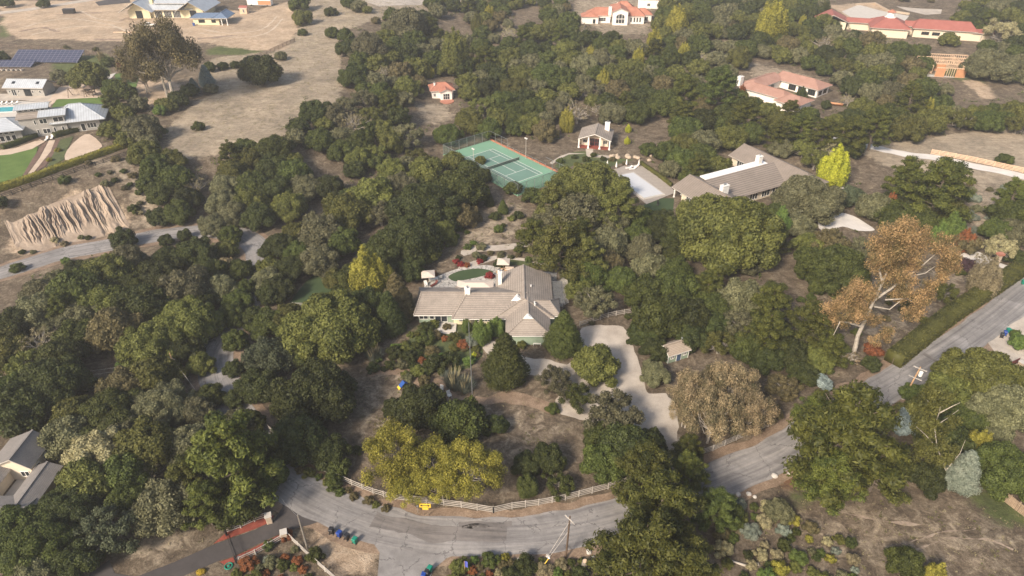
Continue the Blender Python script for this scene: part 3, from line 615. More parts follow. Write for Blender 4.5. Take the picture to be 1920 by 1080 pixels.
walls(h, -4.5, 6, 0, 7, 4.6, 'stucco'); roof(h, -5, 6.5, -.5, 7.5, 4.7, 6.3, 'x', 0, 0, 'terra'); window(h, 1, 0, 1.2, 1.6, 1.4)
# ---- terracotta courtyard house
h = bld('courtyard_house', (1476, 178), R(40), 'faded pink-tiled house wrapped around a small lawn courtyard, in the trees', 'house')
def cb_(x0, x1, y0, y1, e, r, ax, h0, h1):
    walls(h, x0 + .8, x1 - .8, y0 + .8, y1 - .8, e - .12, 'stucco'); roof(h, x0, x1, y0, y1, e, r, ax, h0, h1, 'pinkterra', fascia='offwhite')
cb_(4.5, 14.5, -9.5, 10, 3.1, 5.2, 'y', 5, 1); cb_(-12, 7, 6.0, 14.8, 3.15, 5.0, 'x', 4, 1); cb_(-14.5, -6.5, -7, 12, 3.05, 4.8, 'y', 3, 2); cb_(-17.5, -6, -14, -4.5, 2.95, 4.6, 'y', 3, 3)
for y in (-6.5, -2.5, 1.5): window(h, 5.3, y, .4, 3, 2.1, 'l', 'darkwood', 3)
for x in (7.5, 11): window(h, x, -8.7, .5, 2.4, 1.6, 'f', 'darkwood', 3)
for x in (-4, 0): window(h, x, 6.8, .4, 2.6, 2, 'f', 'white', 3)
chimney(h, -12.6, 13.2, 3, 6.3, 2, 1.6)
b = MB(); b.box(-5.5, 3.5, -6, 5.5, -.6, .06); b.build('courtyard_lawn', M['lawn'], h)
# ---- long red roofed barn
h = bld('red_roofed_barn', (1706, 70), R(-17), 'long red-roofed building with a white cupola on its pyramid roof, top right', 'building')
def rb(x0, x1, y0, y1, e, r, ax, h0, h1, wm='creamwall'):
    walls(h, x0 + 1, x1 - 1, y0 + 1, y1 - 1, e - .12, wm); roof(h, x0, x1, y0, y1, e, r, ax, h0, h1, 'redterra', fascia='offwhite')
rb(0, 27, 0, 11, 4.1, 7.2, 'x', 3, 3); rb(25, 37, 0, 7, 3.7, 4.7, 'x', 0, 0); rb(-18.5, -1, -4, 13.5, 4.0, 8.3, 'x', 8.7, 8.7); rb(-28, -15, 5.5, 11.5, 3.8, 5.3, 'x', 0, 0); rb(-42, -27, 3, 17, 4.0, 7.0, 'y', 0, 0); rb(-3, 3, 3, 9, 4.2, 6.0, 'x', 0, 0)
b = MB(); b.lathe([(2.6, 7.3), (2.6, 7.5), (1.7, 7.8), (1.6, 9.6)], 8, (-9.75, 4.75)); c = b.build('cupola', M['white'], h); b = MB(); b.lathe([(2.1, 9.62), (1.2, 10.3), (.15, 10.8)], 8, (-9.75, 4.75)); b.build('cupola_roof', M['terra'], c)
for x in (6, 10.5, 15): window(h, x, 1.0, 1.3, 3.2, 1.4, nx=3, frame='darkwood')
for x in (29, 34): post(h, x, .5, -1, 3.5, .35, 'offwhite')
# ---- house under construction (studs and plywood)
h = bld('unfinished_house', (1752, 144), R(-10), 'half-built house of bare studs and orange plywood below the red-roofed building', 'construction')
b = MB(); b.box(-3, 20, 0, 24, -2.0, .1); b.build('floor_slab', M['concrete'], h)
def studs(x0, y0, x1, y1, z0, z1, step=.8):
    b = MB(); L_ = math.hypot(x1 - x0, y1 - y0); n = int(L_ / step)
    for i in range(n + 1): t = i / n; x = x0 + (x1 - x0) * t; y = y0 + (y1 - y0) * t; b.cbox(x, y, z0 + .12, .14, .14, z1 - z0 - .24)
    b.bar((x0, y0, z0 + .06), (x1, y1, z0 + .06), .18, .12); b.bar((x0, y0, z1 - .06), (x1, y1, z1 - .06), .18, .12); b.bar((x0, y0, z1 + .09), (x1, y1, z1 + .09), .18, .12)
    b.build('stud_wall', M['stud'], h)
for a in ((0, 8, 19, 8), (0, 13, 19, 13), (-2, 18, 19, 18), (-2, 23, 19, 23), (0, 4, 0, 23), (7, 8, 7, 18), (13, 8, 13, 23), (19, 8, 19, 23)): studs(*a, .1, 3.2)
for a in ((0, .3, 11, .3), (11, .3, 11, 7)): studs(*a, -1.8, 3.6)
for x0, x1, y0, y1, z0, z1 in ((0, 3.4, .05, .2, -1.7, 3.3), (7.4, 10.9, .05, .2, -1.7, 3.3), (11.1, 11.2, .2, 6.5, -1.7, 3.3), (2, 6, 7.85, 7.92, .3, 2.9), (12.6, 12.8, 8.5, 12, .3, 3.0)):
    b = MB(); b.box(x0, x1, y0, y1, z0, z1); b.build('plywood_sheet', M['plywood'], h)
b = MB(); b.box(.2, 10.8, .4, 7.6, -1.9, -.2); b.build('lower_floor', M['concrete'], h)
# ---- new farmhouse at top left
h = bld('white_farmhouse', (259, 37), 0, 'large cream farmhouse with pale metal gable roofs on bare construction dirt', 'house')
def fb(x0, x1, y0, y1, e, r, ax, ins=.6, mt='metal', h0=0, h1=0):
    walls(h, x0 + ins, x1 - ins, y0 + ins + .8, y1 - ins, e - .05, 'cream', gable=ax, zr=r - .28); roof(h, x0, x1, y0, y1, e, r, ax, h0, h1, mt, fascia='offwhite')
fb(-7.5, 7.5, -1, 24, 3.4, 7.6, 'y', 2.6, 'metal_y'); fb(6.5, 24, 5, 14, 6.0, 7.6, 'x'); fb(17.5, 31.5, 0, 20, 3.5, 7.6, 'y', 2.4, 'metal_y'); fb(3, 25, 2.4, 9, 3.8, 5.4, 'x')
window(h, 0, 2.4, .1, 3.0, 3.2, nx=3, nz=2, frame='black'); window(h, 24.5, 3.2, .1, 3.0, 3.2, nx=3, nz=2, frame='black')
for x in (8.2, 12.5, 16.6): window(h, x, 3.8, .1, 3.4, 3.0, nx=5, frame='white')
for x in (8.5, 12, 15.5, 19): window(h, x, 6.4, 4.6, 2.2, 1.0, nx=3, frame='black')
chimney(h, 4.4, 8, 4, 8, 1.4, 1.4, 'cream')
h = bld('guest_house', (361, 47), 0, 'small cream guest house with blue metal roof and corner porch, right of the farmhouse', 'house')
walls(h, .5, 12, .5, 6.5, 2.9, 'cream'); roof(h, -.6, 12, -.2, 7.4, 3.0, 4.4, 'x', 2.5, 0, 'bluemetal', fascia='offwhite'); roof(h, 9.5, 16.5, -.9, 9.5, 3.02, 4.9, 'y', 3.2, 0, 'bluemetal', fascia='offwhite')
window(h, 4.3, .5, .9, 2.8, 1.3, nx=3, nz=2, frame='black'); window(h, 9.6, .5, .9, 1.9, 1.3, nx=2, nz=2, frame='black')
for x in (13.6, 16): post(h, x, -.5, 0, 2.9, .3)
h = bld('site_shed', (457, 26), R(-5), 'tiny wooden site shed with a dark roof, right of the guest house', 'shed')
walls(h, -1.7, 1.7, 0, 2.6, 2.6, 'stud', gable='x', zr=3.2); roof(h, -2, 2, -.3, 2.9, 2.65, 3.4, 'x', 0, 0, 'redterra'); window(h, .2, 0, .5, 1.0, 1.6, frame='white')
h = bld('site_trailer', (494, 12), R(-6), 'white and orange storage trailer at the end of the construction site', 'trailer')
b = MB(); b.box(-8, 4, 0, 2.6, .5, 3.1); b.build('container', M['white'], h); b = MB(); b.box(-2.5, 3.9, -.06, -.01, .7, 2.6); b.build('side_panel', M['plywood'], h)
for x in (-6, 2):
    b = MB(); b.tube([(x, -.1, .4), (x, .25, .4)], .4, 10); b.build('wheel', M['black'], h)
# ---- grey pool house and modern house, upper left
h = bld('pool_house', (10, 181), R(-2), 'grey pool house with a white seamed metal roof above the swimming pool', 'house')
walls(h, .8, 13.6, .6, 6.6, 2.9, 'greywall', gable='x', zr=4.4); roof(h, 0, 14.2, -.1, 7.4, 3.0, 4.9, 'x', 0, 0, 'metal', fascia='offwhite')
window(h, 3.2, .6, .1, 1.6, 2.2, nx=2, name='french_door'); window(h, 1.7, .6, 1.1, .6, 1.0, nx=1); window(h, 4.9, .6, 1.1, .6, 1.0, nx=1); window(h, 8.0, .6, .1, 2.4, 2.3, nx=2, frame='black', name='doorway'); window(h, 9.8, .6, 1.1, .7, 1.0, nx=1); window(h, 12.4, .6, 1.1, .7, 1.0, nx=1)
for x in (2.6, 11):
    b = MB(); b.add([(x, 1.6, 3.9), (x + 1.1, 1.6, 3.9), (x + 1.1, 2.6, 4.4), (x, 2.6, 4.4)], [(0, 1, 2, 3)]); b.v = [(p[0], p[1], p[2] + .06) for p in b.v]; b.build('skylight', M['glass'], h)
h = bld('modern_house', (62, 258), R(20), 'two-storey grey board house with pale metal roofs and many windows beside the pool', 'house')
walls(h, -2, 9.8, 0, 8, 5.9, 'greywall'); walls(h, 9.8, 18.5, .6, 9, 3.2, 'greywall'); walls(h, -13, -2.0, -1.5, 8, 3.4, 'greywall')
roof(h, 3.2, 10.6, -.8, 6, 6.0, 6.9, 'x', 0, 0, 'metal', fascia='lead'); roof(h, 5.5, 20.5, -.6, 12.5, 3.5, 7.0, 'x', 5.2, 6.5, 'metal', fascia='lead'); roof(h, -15, -.8, -3, 9, 3.6, 5.9, 'x', 5, 5, 'metal_y', fascia='lead')
b = MB(); b.add([(-2.6, -.5, 5.95), (4.5, -.5, 5.95), (4.5, 3.4, 6.6), (-2.6, 3.4, 6.6), (-2.6, -.5, 5.75), (4.5, -.5, 5.75), (4.5, 3.4, 6.4), (-2.6, 3.4, 6.4)], [(0, 1, 2, 3), (7, 6, 5, 4), (0, 4, 5, 1), (1, 5, 6, 2), (2, 6, 7, 3), (3, 7, 4, 0)]); b.build('roof', M['brown_roof'], h)
b = MB(); b.box(-2.5, 5, 3.5, 7.6, 5.9, 7.6); cw = b.build('clerestory', M['greywall'], h)
roof(h, -3.2, 6, 2.7, 8.5, 7.65, 8.3, 'x', 0, 0, 'metal', fascia='lead')
for x in (-1.6, -.1, 1.4, 2.9, 4.3): window(h, x, 3.5, 6.75, 1.1, .7, nx=1, frame='white')
for x, z, w_ in ((2.0, 3.7, .6), (4.2, 3.8, 2.0), (8.2, 3.9, 2.8), (2.0, .8, .6), (4.2, .8, 2.0), (6.4, 1.0, .7), (8.6, 1.0, .7)): window(h, x, 0, z, w_, 1.5, nx=max(1, int(w_)), frame='white')
window(h, 13.8, .6, .1, 1.2, 2.3, nx=1, name='door'); window(h, 16.2, .6, .8, 2.6, 1.6, nx=3)
for x in (-11.7, -10.2, -8.7, -7.2, -5.7, -4.2): window(h, x, -1.5, .3, 1.2, 1.7, nx=1); window(h, x, -1.5, 2.35, 1.2, .8, nx=1)
b = MB(); b.box(-1, 4, -3.6, -.02, -.8, .1); b.build('deck', M['darkwood'], h)
# ---- garden shed
h = bld('garden_shed', None, R(24), 'small sage green shed with blue door and shake roof beside the gravel drive', 'shed', world=(29.7, 100.1))
walls(h, 0, 4.7, 0, 3.0, 2.1, 'sagewall', gable='x', zr=3.1, z0=-.3); roof(h, -.25, 4.95, -.4, 3.4, 2.12, 3.35, 'x', 0, 0, 'shedroof')
M['bluedoor'] = plain('blue_door_paint', (.05, .09, .16), .5)
b = MB(); b.box(2.0, 2.9, -.07, -.01, 0, 1.95); d = b.build('door', M['bluedoor'], h); b = MB(); b.cbox(2.78, -.1, 1.0, .08, .06, .12); b.build('handle', M['lead'], d)
b = MB()
for x in (1.85, 2.92, -.05, 4.63): b.box(x, x + .13, -.05, -.002, 0, 2.05)
b.build('trim', M['white'], h); window(h, .95, 0, .9, .8, .8); window(h, 3.8, 0, .9, .8, .8); window(h, 0, 1.5, .9, .9, .8, 'l')
b = MB(); b.lathe([(.05, 3.2), (.05, 3.8), (.16, 3.85), (.02, 4.1)], 8, (3.9, 1.6)); b.build('weather_vane', M['lead'], h)
# ---- grey house at bottom left
h = bld('grey_roofed_house', None, 0, 'dark grey shingled house with a walled patio at the left edge, lower corner', 'house', world=(-76.8, 71.7))
walls(h, -3.7, 2.1, .5, 5.9, 2.9, 'creamwall'); roof(h, -4.4, 2.5, 0, 6.3, 3.0, 4.95, 'y', 0, 0, 'shingle', fascia='offwhite', ridge_off=.9)
b = MB(); b.add([(-3.7, .5, 2.9), (2.1, .5, 2.9), (-.05, .5, 4.6)], [(0, 1, 2)]); b.add([(-3.7, .44, 0), (2.1, .44, 0), (2.1, .44, 2.9), (-3.7, .44, 2.9)], [(0, 1, 2, 3)]); b.build('gable_wall', M['creamwall'], h)
walls(h, -7, -1.4, -12, .4, 2.4, 'creamwall'); roof(h, -8.5, -.95, -12, .6, 2.5, 3.9, 'y', 0, 0, 'shingle', fascia='offwhite')
walls(h, 2.9, 6.1, -8, .8, 2.3, 'creamwall', gable='y', zr=3.0); roof(h, 2.4, 6.7, -9, 1.2, 2.35, 3.25, 'y', 0, 0, 'shingle', fascia='offwhite')
walls(h, -7.5, 5.6, -9.5, -5.3, 2.3, 'creamwall'); roof(h, -9, 6.3, -10.5, -4.6, 2.38, 3.4, 'x', 0, 0, 'shingle', fascia='offwhite'); chimney(h, -1.9, -6.2, 3, 4.4, .8, .7, 'creamwall')
b = MB(); b.box(-1, 2.6, -4.7, .43, -.5, .05); b.build('patio', M['concrete'], h)
for y in (1.6, 4.2): window(h, 2.1, y, .8, 1.6, 1.3, 'r', nx=2)
window(h, .9, .44, .8, 1.4, 1.2, nx=2)

# ---- tennis court
t = empty('tennis_court', (tC.x, tC.y, tz), tang); t['kind'] = 'structure'
b = MB(); b.box(-18.3, 18.3, -9.2, 9.2, -1.6, 0); b.build('court_surround', M['courtout'], t)
b = MB(); b.box(-11.9, 11.9, -5.5, 5.5, 0, .006); b.build('playing_surface', M['courtin'], t)
def line(x0, y0, x1, y1, w_=.13):
    b = MB(); xx = sorted((x0, x1)); yy = sorted((y0, y1)); b.box(xx[0] - w_ / 2, xx[1] + w_ / 2, yy[0] - w_ / 2, yy[1] + w_ / 2, .007, .014); b.build('court_line', M['white'], t)
for s in (-1, 1): line(-11.885, s * 5.485, 11.885, s * 5.485); line(-11.6, s * 4.115, 11.6, s * 4.115); line(s * 11.885, -5.3, s * 11.885, 5.3); line(s * 6.4, -3.9, s * 6.4, 3.9)
line(-6.2, 0, 6.2, 0)
def local(e, p): return e.matrix_basis @ Vector(p)
nm, nn, NB, NN, NL = mat_new('tennis_netting'); NB.inputs['Base Color'].default_value = (.03, .04, .035, 1); trn = NN("ShaderNodeBsdfTransparent"); nmx = NN("ShaderNodeMixShader"); nmx.inputs[0].default_value = .55
NL(trn.outputs[0], nmx.inputs[1]); NL(NB.outputs[0], nmx.inputs[2]); NL(nmx.outputs[0], nn.nodes["Material Output"].inputs[0]); M['netting'] = nm
cf, nn, NB, NN, NL = mat_new('chain_link_mesh'); NB.inputs['Base Color'].default_value = (.12, .16, .13, 1); trn = NN("ShaderNodeBsdfTransparent"); nmx = NN("ShaderNodeMixShader"); nmx.inputs[0].default_value = .22
NL(trn.outputs[0], nmx.inputs[1]); NL(NB.outputs[0], nmx.inputs[2]); NL(nmx.outputs[0], nn.nodes["Material Output"].inputs[0]); M['chain'] = cf
n_ = empty('tennis_net', (tC.x, tC.y, tz), tang, 'dark net with two posts strung across the green tennis court', 'net')
b = MB(); b.box(-.015, .015, -6.4, 6.4, .04, .95); b.build('netting', M['netting'], n_); b = MB(); b.box(-.03, .03, -6.4, 6.4, .951, 1.03); b.build('tape', M['offwhite'], n_)
for s in (-1, 1): b = MB(); b.tube([(0, s * 6.45, 0), (0, s * 6.45, 1.15)], .06, 8); b.build('post', M['black'], n_)
f_ = empty('court_fence', (tC.x, tC.y, tz), tang, 'tall chain-link fence of metal posts standing around the green tennis court', 'fence')
H_ = 3.2
def fpost(x, y, hh=H_): b = MB(); b.tube([(x, y, 0), (x, y, hh)], .06, 6); b.build('post', M['lead'], f_)
pts = []
for i in range(13): x = -18.2 + 36.4 * i / 12; pts.append((x, -9.1, H_ if 1 else 1)); pts.append((x, 9.1, H_ if (i < 4 or i > 9) else 1.1))
for i in range(1, 6): y = -9.1 + 18.2 * i / 6; pts += [(-18.2, y, H_), (18.2, y, H_)]
for p in pts: fpost(*p)
b = MB(); b.bar((-18.2, -9.1, H_), (18.2, -9.1, H_), .07); b.bar((-18.2, -9.1, H_), (-18.2, 9.1, H_), .07); b.bar((18.2, -9.1, H_), (18.2, 9.1, H_), .07); b.bar((-18.2, 9.1, H_), (-9.2, 9.1, H_), .07); b.bar((9.2, 9.1, H_), (18.2, 9.1, H_), .07); b.bar((-9, 9.1, 1.1), (9, 9.1, 1.1), .06); b.bar((-18.2, 9.1, 1.6), (-9.2, 9.1, 1.6), .05)
b.build('rail', M['lead'], f_)
b = MB(); b.box(-18.2, 18.2, -9.12, -9.1, 0, H_ - .05); b.box(-18.22, -18.2, -9.1, 9.1, 0, H_ - .05); b.box(18.2, 18.22, -9.1, 9.1, 0, H_ - .05); b.build('mesh_screen', M['chain'], f_)
b = MB(); b.box(-18.4, 18.6, 9.35, 9.7, -.5, .35); wl = b.build('brick_kerb', plain('red_brick', (.36, .15, .09), .8, var=.25, scale=6), None); wl.location = (tC.x, tC.y, tz); wl.rotation_euler = (0, 0, tang); tag(wl, 'low red brick edging wall along the far side of the tennis court', 'wall')
for x, y, lb in ((0.5, 8.7, 'tall court light pole on the far side of the tennis net'), (-3.0, -8.6, 'tall court light pole among the oaks on the near side of the tennis court')):
    l_ = empty('court_light', local(t, (x, y, 0)) if False else (tC.x + x * math.cos(tang) - y * math.sin(tang), tC.y + x * math.sin(tang) + y * math.cos(tang), tz), tang, lb, 'light pole', 'court lights beside the tennis court')
    b = MB(); b.tube([(0, 0, 0), (0, 0, 6.3)], [.09, .06], 8); b.build('pole', M['offwhite'], l_); b = MB(); b.cbox(0, 0, 6.3, 1.0, .1, .1); b.cbox(-.35, 0, 6.4, .4, .35, .25); b.cbox(.35, 0, 6.4, .4, .35, .25); b.build('lamp_head', M['white'], l_)

# ---- covered lap pool and deck
pc = [P(1138, 318), P(1198, 310), P(1263, 358), P(1208, 372)]
drape('pool_deck', [(1140, 322), (1170, 312), (1210, 308), (1264, 358), (1262, 364), (1212, 384), (1195, 370), (1165, 345)], M['slabs'], .18)
pd = (P(1237, 362) - P(1187, 326)).normalized(); pang = math.atan2(pd.y, pd.x); pcen = (P(1190, 327) + P(1163, 332) + P(1236, 362) + P(1200, 375)) / 4
pl = empty('covered_pool', (pcen.x, pcen.y, pcen.z + .25), pang, 'rectangular pool closed with a pale grey cover beside the neighbouring house', 'pool')
b = MB(); b.box(-8.2, 8.2, -3.6, 3.6, -1, .05); b.build('coping', M['concrete'], pl, bevel=.03); b = MB(); b.box(-7.6, 7.6, -3.1, 3.1, .051, .12); b.build('pool_cover', plain('pale_pool_cover', (.52, .53, .55), .5, var=.05), pl, bevel=.02)
# ---- upper-left swimming pool, terraces
M['water'] = plain('pool_water', (.03, .30, .33), .05, var=.2, scale=.8)
drape('pool_deck', [(-20, 196), (40, 190), (78, 192), (82, 202), (70, 212), (30, 220), (-20, 222)], M['concrete'], .10)
w0 = P(-5, 207); sp_ = empty('swimming_pool', (w0.x, w0.y, w0.z + .14), R(8), 'turquoise swimming pool with white loungers at the left edge of the photo', 'pool')
b = MB(); b.box(-4, 7.3, -2.6, 2.9, -.5, .04); b.build('coping', M['white'], sp_); b = MB(); b.box(-3.6, 6.9, -2.2, 2.4, .041, .06); b.build('water', M['water'], sp_)
drape('terrace', [(88, 192), (100, 178), (110, 165), (125, 155), (210, 165), (214, 180), (205, 185), (110, 186), (98, 196)], M['sand'], .08)
drape('terrace', [(0, 176), (88, 176), (104, 176), (95, 200), (82, 202), (80, 192), (40, 188), (0, 190)], M['gravel'], .06)
drape('lawn', [(98, 200), (106, 187), (215, 182), (225, 192), (215, 205), (180, 210), (100, 214)], M['lawn'], .10)
drape('lawn', [(215, 140), (235, 135), (262, 142), (255, 165), (235, 172), (220, 160)], M['lawn'], .10)
drape('lawn', [(-20, 296), (30, 285), (72, 275), (66, 295), (40, 335), (-20, 350)], M['lawn'], .10)
drape('garden_path', [(-10, 284), (30, 278), (75, 262), (85, 266), (60, 280), (20, 290), (-10, 293)], M['sand'], .12)
drape('garden_path', [(92, 264), (104, 263), (95, 285), (62, 326), (50, 330), (75, 296)], M['sand'], .12)
drape('flower_bed', [(80, 270), (90, 266), (74, 296), (50, 328), (38, 338), (60, 300)], M['brownmulch'], .11)
drape('flower_bed', [(106, 262), (114, 260), (100, 290), (85, 312), (66, 324), (88, 294)], M['brownmulch'], .11)
drape('flower_bed', [(114, 262), (138, 256), (122, 290), (120, 300), (88, 316), (100, 290)], M['groundcover'], .11)
drape('terrace', [(150, 258), (168, 252), (190, 270), (186, 280), (140, 298), (122, 300), (126, 282)], M['sand'], .11, 2)
drape('sport_court', [(190, 145), (218, 137), (205, 152), (186, 152)], M['concrete'], .14)
# white roads upper right
ribbon('lane', [P(x, y) for x, y in [(1560, 262), (1640, 277), (1700, 290), (1760, 297), (1820, 311), (1880, 322), (1960, 342)]], 4.4, M['whitegravel'], .07, 3, wob=.4)
drape('driveway', [(1540, 385), (1575, 350), (1600, 360), (1585, 380), (1570, 395), (1600, 405), (1625, 420), (1640, 432), (1610, 433), (1580, 425), (1560, 432), (1535, 428)], M['whitegravel'], .06, 3)
drape('driveway', [(1785, 490), (1800, 478), (1825, 470), (1850, 480), (1870, 492), (1920, 508), (1935, 516), (1930, 524), (1880, 503), (1840, 505), (1800, 500)], M['whitegravel'], .06, 2)
drape('driveway', [(1850, 640), (1875, 620), (1905, 598), (1930, 590), (1930, 720), (1895, 690), (1868, 665)], M['gravel'], .06)
drape('driveway', [(1578, 22), (1610, 9), (1650, 20), (1705, 30), (1690, 47), (1640, 44), (1600, 36)], M['concrete'], .08)
drape('driveway', [(1680, 12), (1720, 16), (1766, 18), (1764, 26), (1735, 28), (1700, 20)], M['gravel'], .08)
ribbon('lane', [P(x, y) for x, y in [(-20, 27), (60, 17), (130, 6), (200, -5)]], 5.5, M['gravel'], .07, 3, wob=.5)
drape('driveway', [(680, 2), (740, -6), (800, -6), (790, 10), (710, 13)], M['gravel'], .08)
drape('construction_pad', [(178, 4), (240, -8), (245, 5), (185, 11)], M['newroad'], .08)
drape('garden_path', [(1030, 306), (1050, 293), (1068, 287), (1100, 288), (1066, 290), (1050, 298), (1036, 308)], M['gravel'], .06)
drape('garden_path', [(1098, 280), (1112, 277), (1112, 290), (1140, 292), (1160, 293), (1140, 297), (1100, 294)], M['gravel'], .06)
drape('flower_bed', [(1040, 312), (1066, 289), (1100, 284), (1150, 296), (1190, 300), (1150, 310), (1130, 318), (1090, 305), (1060, 318)], M['groundcover'], .04, 2, wob=.6)
drape('lawn', [(1205, 385), (1240, 372), (1264, 372), (1262, 395), (1225, 402)], M['shadylawn'], .06)
# ---- the eroded bank above the left road
def eroded():
    A_, B_, C_, D_ = P(38, 484), P(250, 432), P(200, 342), P(8, 415)
    nu, nv = 420, 130; u, v = np.meshgrid(np.linspace(0, 1, nu), np.linspace(0, 1, nv))
    X = (A_.x * (1 - u) + B_.x * u) * (1 - v) + (D_.x * (1 - u) + C_.x * u) * v; Y = (A_.y * (1 - u) + B_.y * u) * (1 - v) + (D_.y * (1 - u) + C_.y * u) * v
    rs = np.random.RandomState(5)
    def n1(x, k):
        g = rs.rand(400); i = np.floor(x * k).astype(int) % 399; f = x * k - np.floor(x * k); f = f * f * (3 - 2 * f); return g[i] * (1 - f) + g[i + 1] * f
    wv = u + .022 * (1 - v) * np.sin(u * 17 + 1) + .012 * np.sin(v * 7 + u * 29) + .004 * np.sin(v * 31 + u * 91) + .012 * (n1(v, 9) - .5)
    r = 0
    for k, a, pv in ((13, 1.0, .2), (27, .7, .45), (56, .42, .75)):
        tri = np.abs(((wv * k + n1(u, k / 3) * .8) % 1) - .5) * 2
        r = r + a * (1 - (1 - tri) ** 2.2) * sst((v - (1 - pv) * .25 + .1) * 3) * (.6 + .6 * n1(u + v * .15, k * .7))
    edge = np.minimum(np.minimum(u, 1 - u) * 7, np.minimum(v * 2.2, (1 - v) * 5)) + (n1(u, 14) - .5) * .9 + (n1(v, 8) - .5) * .5
    m = sst(edge); Z = T(X, Y) - .12 + .16 * sst(edge * 4) + sst(edge * .8) * (-1.25 + 1.0 * r * (.35 + .65 * sst(v * 2.2)))
    F = np.arange(nu * nv).reshape(nv, nu); F = np.stack([F[:-1, :-1], F[:-1, 1:], F[1:, 1:], F[1:, :-1]], -1).reshape(-1, 4)
    o = link('eroded_bank', gridmesh('eroded_bank', np.stack([X, Y, Z], -1).reshape(-1, 3), F), soil('sandstone_soil', [(.3, (.18, .135, .10)), (.5, (.29, .225, .17)), (.7, (.43, .35, .275))], .4, .4)); o['kind'] = 'structure'
eroded()
# ------------------------------------------------------------------ trees
def unit(a): return a / np.maximum(np.linalg.norm(a, axis=-1, keepdims=True), 1e-9)
def leaves(C, Nn, s, rs, asp=.62, droop=0.0):
    "kite-shaped leaf sprays centred on C facing roughly along Nn"
    n = len(C); Nn = unit(Nn + rs.normal(0, .55, (n, 3)))
    a = rs.normal(size=(n, 3))
    if droop: a = a * (1 - droop) + np.array([0, 0, -1.0]) * droop * 2
    t = unit(a - (a * Nn).sum(1, keepdims=True) * Nn); b = np.cross(Nn, t); s = np.asarray(s).reshape(-1, 1)
    return np.stack([C - t * s, C + b * s * asp - t * s * .1, C + t * s, C - b * s * asp + t * s * .15], 1)
def csphere(c, r, k=3, sq=(1, 1, 1)):
    V = []; Fq = []
    g = np.linspace(-1, 1, k + 1)
    for ax in range(3):
        for sg in (-1, 1):
            u, v = np.meshgrid(g, g); w_ = np.full_like(u, sg); p = [None] * 3; p[ax] = w_; p[(ax + 1) % 3] = u * (sg); p[(ax + 2) % 3] = v
            p = unit(np.stack(p, -1).reshape(-1, 3)); o = len(V) * (k + 1) ** 2; V.append(p)
            i = np.arange((k + 1) ** 2).reshape(k + 1, k + 1); Fq.append(np.stack([i[:-1, :-1], i[:-1, 1:], i[1:, 1:], i[1:, :-1]], -1).reshape(-1, 4) + o)
    return np.concatenate(V) * r * np.array(sq) + c, np.concatenate(Fq)
def blobs(rs, cs, rr, dens, size, asp=.62, core=.8, sq=(1, 1, .85), zmin=-9, droop=0.0, up=0.0, shell=(.82, 1.12), cull=.78):
    cs = np.array(cs); rr = np.array(rr); Cc = []; Nn = []; Sz = []; Rn = []
    for i, (c, r) in enumerate(zip(cs, rr)):
        n = int(dens * r * r); d = unit(rs.normal(size=(n, 3))); rad = r * rs.uniform(shell[0], shell[1], (n, 1)); p = c + d * rad * np.array(sq)
        keep = p[:, 2] > zmin
        for j in range(len(cs)):
            if j != i and np.linalg.norm(cs[j] - c) < r + rr[j]:
                keep &= (((p - cs[j]) / np.array(sq)) ** 2).sum(1) > (rr[j] * cull) ** 2
        p = p[keep]; d = d[keep]; Cc.append(p); Nn.append(d + np.array([0, 0, up])); Sz.append(rs.uniform(.6, 1.25, len(p)) * size)
        Rn.append(np.clip(rs.normal(.5, .28, len(p)) + rs.normal(0, .16) , 0, 1))
    Cc = np.concatenate(Cc); V = leaves(Cc, np.concatenate(Nn), np.concatenate(Sz), rs, asp, droop); ex = None
    if core:
        vv, ff, o = [], [], 0
        for c, r in zip(cs, rr):
            v, f = csphere(c, r * core, 2, sq); vv.append(v); ff.append(f + o); o += len(v)
        ex = (np.concatenate(vv), np.concatenate(ff))
    return V, np.concatenate(Rn), ex
def limbs(cs, base, r0, rs, zfork=.35, sel=1.0, wig=.35, r1=.05, n=5):
    b = MB(); base = Vector(base); zt = max(c[2] for c in cs)
    fork = Vector((base.x + rs.normal() * .15, base.y + rs.normal() * .15, base.z + (zt - base.z) * zfork))
    b.tube([base - Vector((0, 0, .6)), base.lerp(fork, .5) + Vector((rs.normal() * .1, rs.normal() * .1, 0)), fork], [r0 * 1.25, r0, r0 * .85], 7)
    for c in cs:
        if rs.rand() > sel: continue
        c = Vector(c); m = fork.lerp(c, .5) + Vector(rs.normal(0, wig, 3)); q = fork.lerp(c, .8) + Vector(rs.normal(0, wig * .6, 3))
        b.tube([fork - Vector((0, 0, .2)), fork.lerp(m, .5) + Vector(rs.normal(0, wig * .3, 3)), m, q, c], [r0 * .6, r0 * .45, r0 * .3, r0 * .18, r1], n)
    return b
def dome(rs, n, R_, z0, zs, rl, jit=.14, low=-.25):
    cs, rr = [], []
    for i in range(n):
        z = 1 - (i + .5) / n * (1 - low); a = i * 2.39996 + rs.normal() * .25; q = math.sqrt(max(0, 1 - z * z)); r = rs.uniform(*rl)
        k = (R_ - r * .9) * (1 + rs.normal() * jit); cs.append((q * math.cos(a) * k, q * math.sin(a) * k, z0 + (z * k) * zs)); rr.append(r)
    return cs, rr
PROTO = {}
def proto(kind, W, kc, crown, trunk):
    co = np.empty(len(crown.vertices) * 3, 'f'); crown.vertices.foreach_get('co', co); co = co.reshape(-1, 3); lo, hi = np.percentile(co, .3, 0), np.percentile(co, 99.7, 0)
    W = float(hi[0] - lo[0] + hi[1] - lo[1]) / 2; kc = float(lo[2] + hi[2]) / 2 / W
    PROTO.setdefault(kind, dict(W=W, kc=kc, v=[]))['v'].append((crown, trunk))
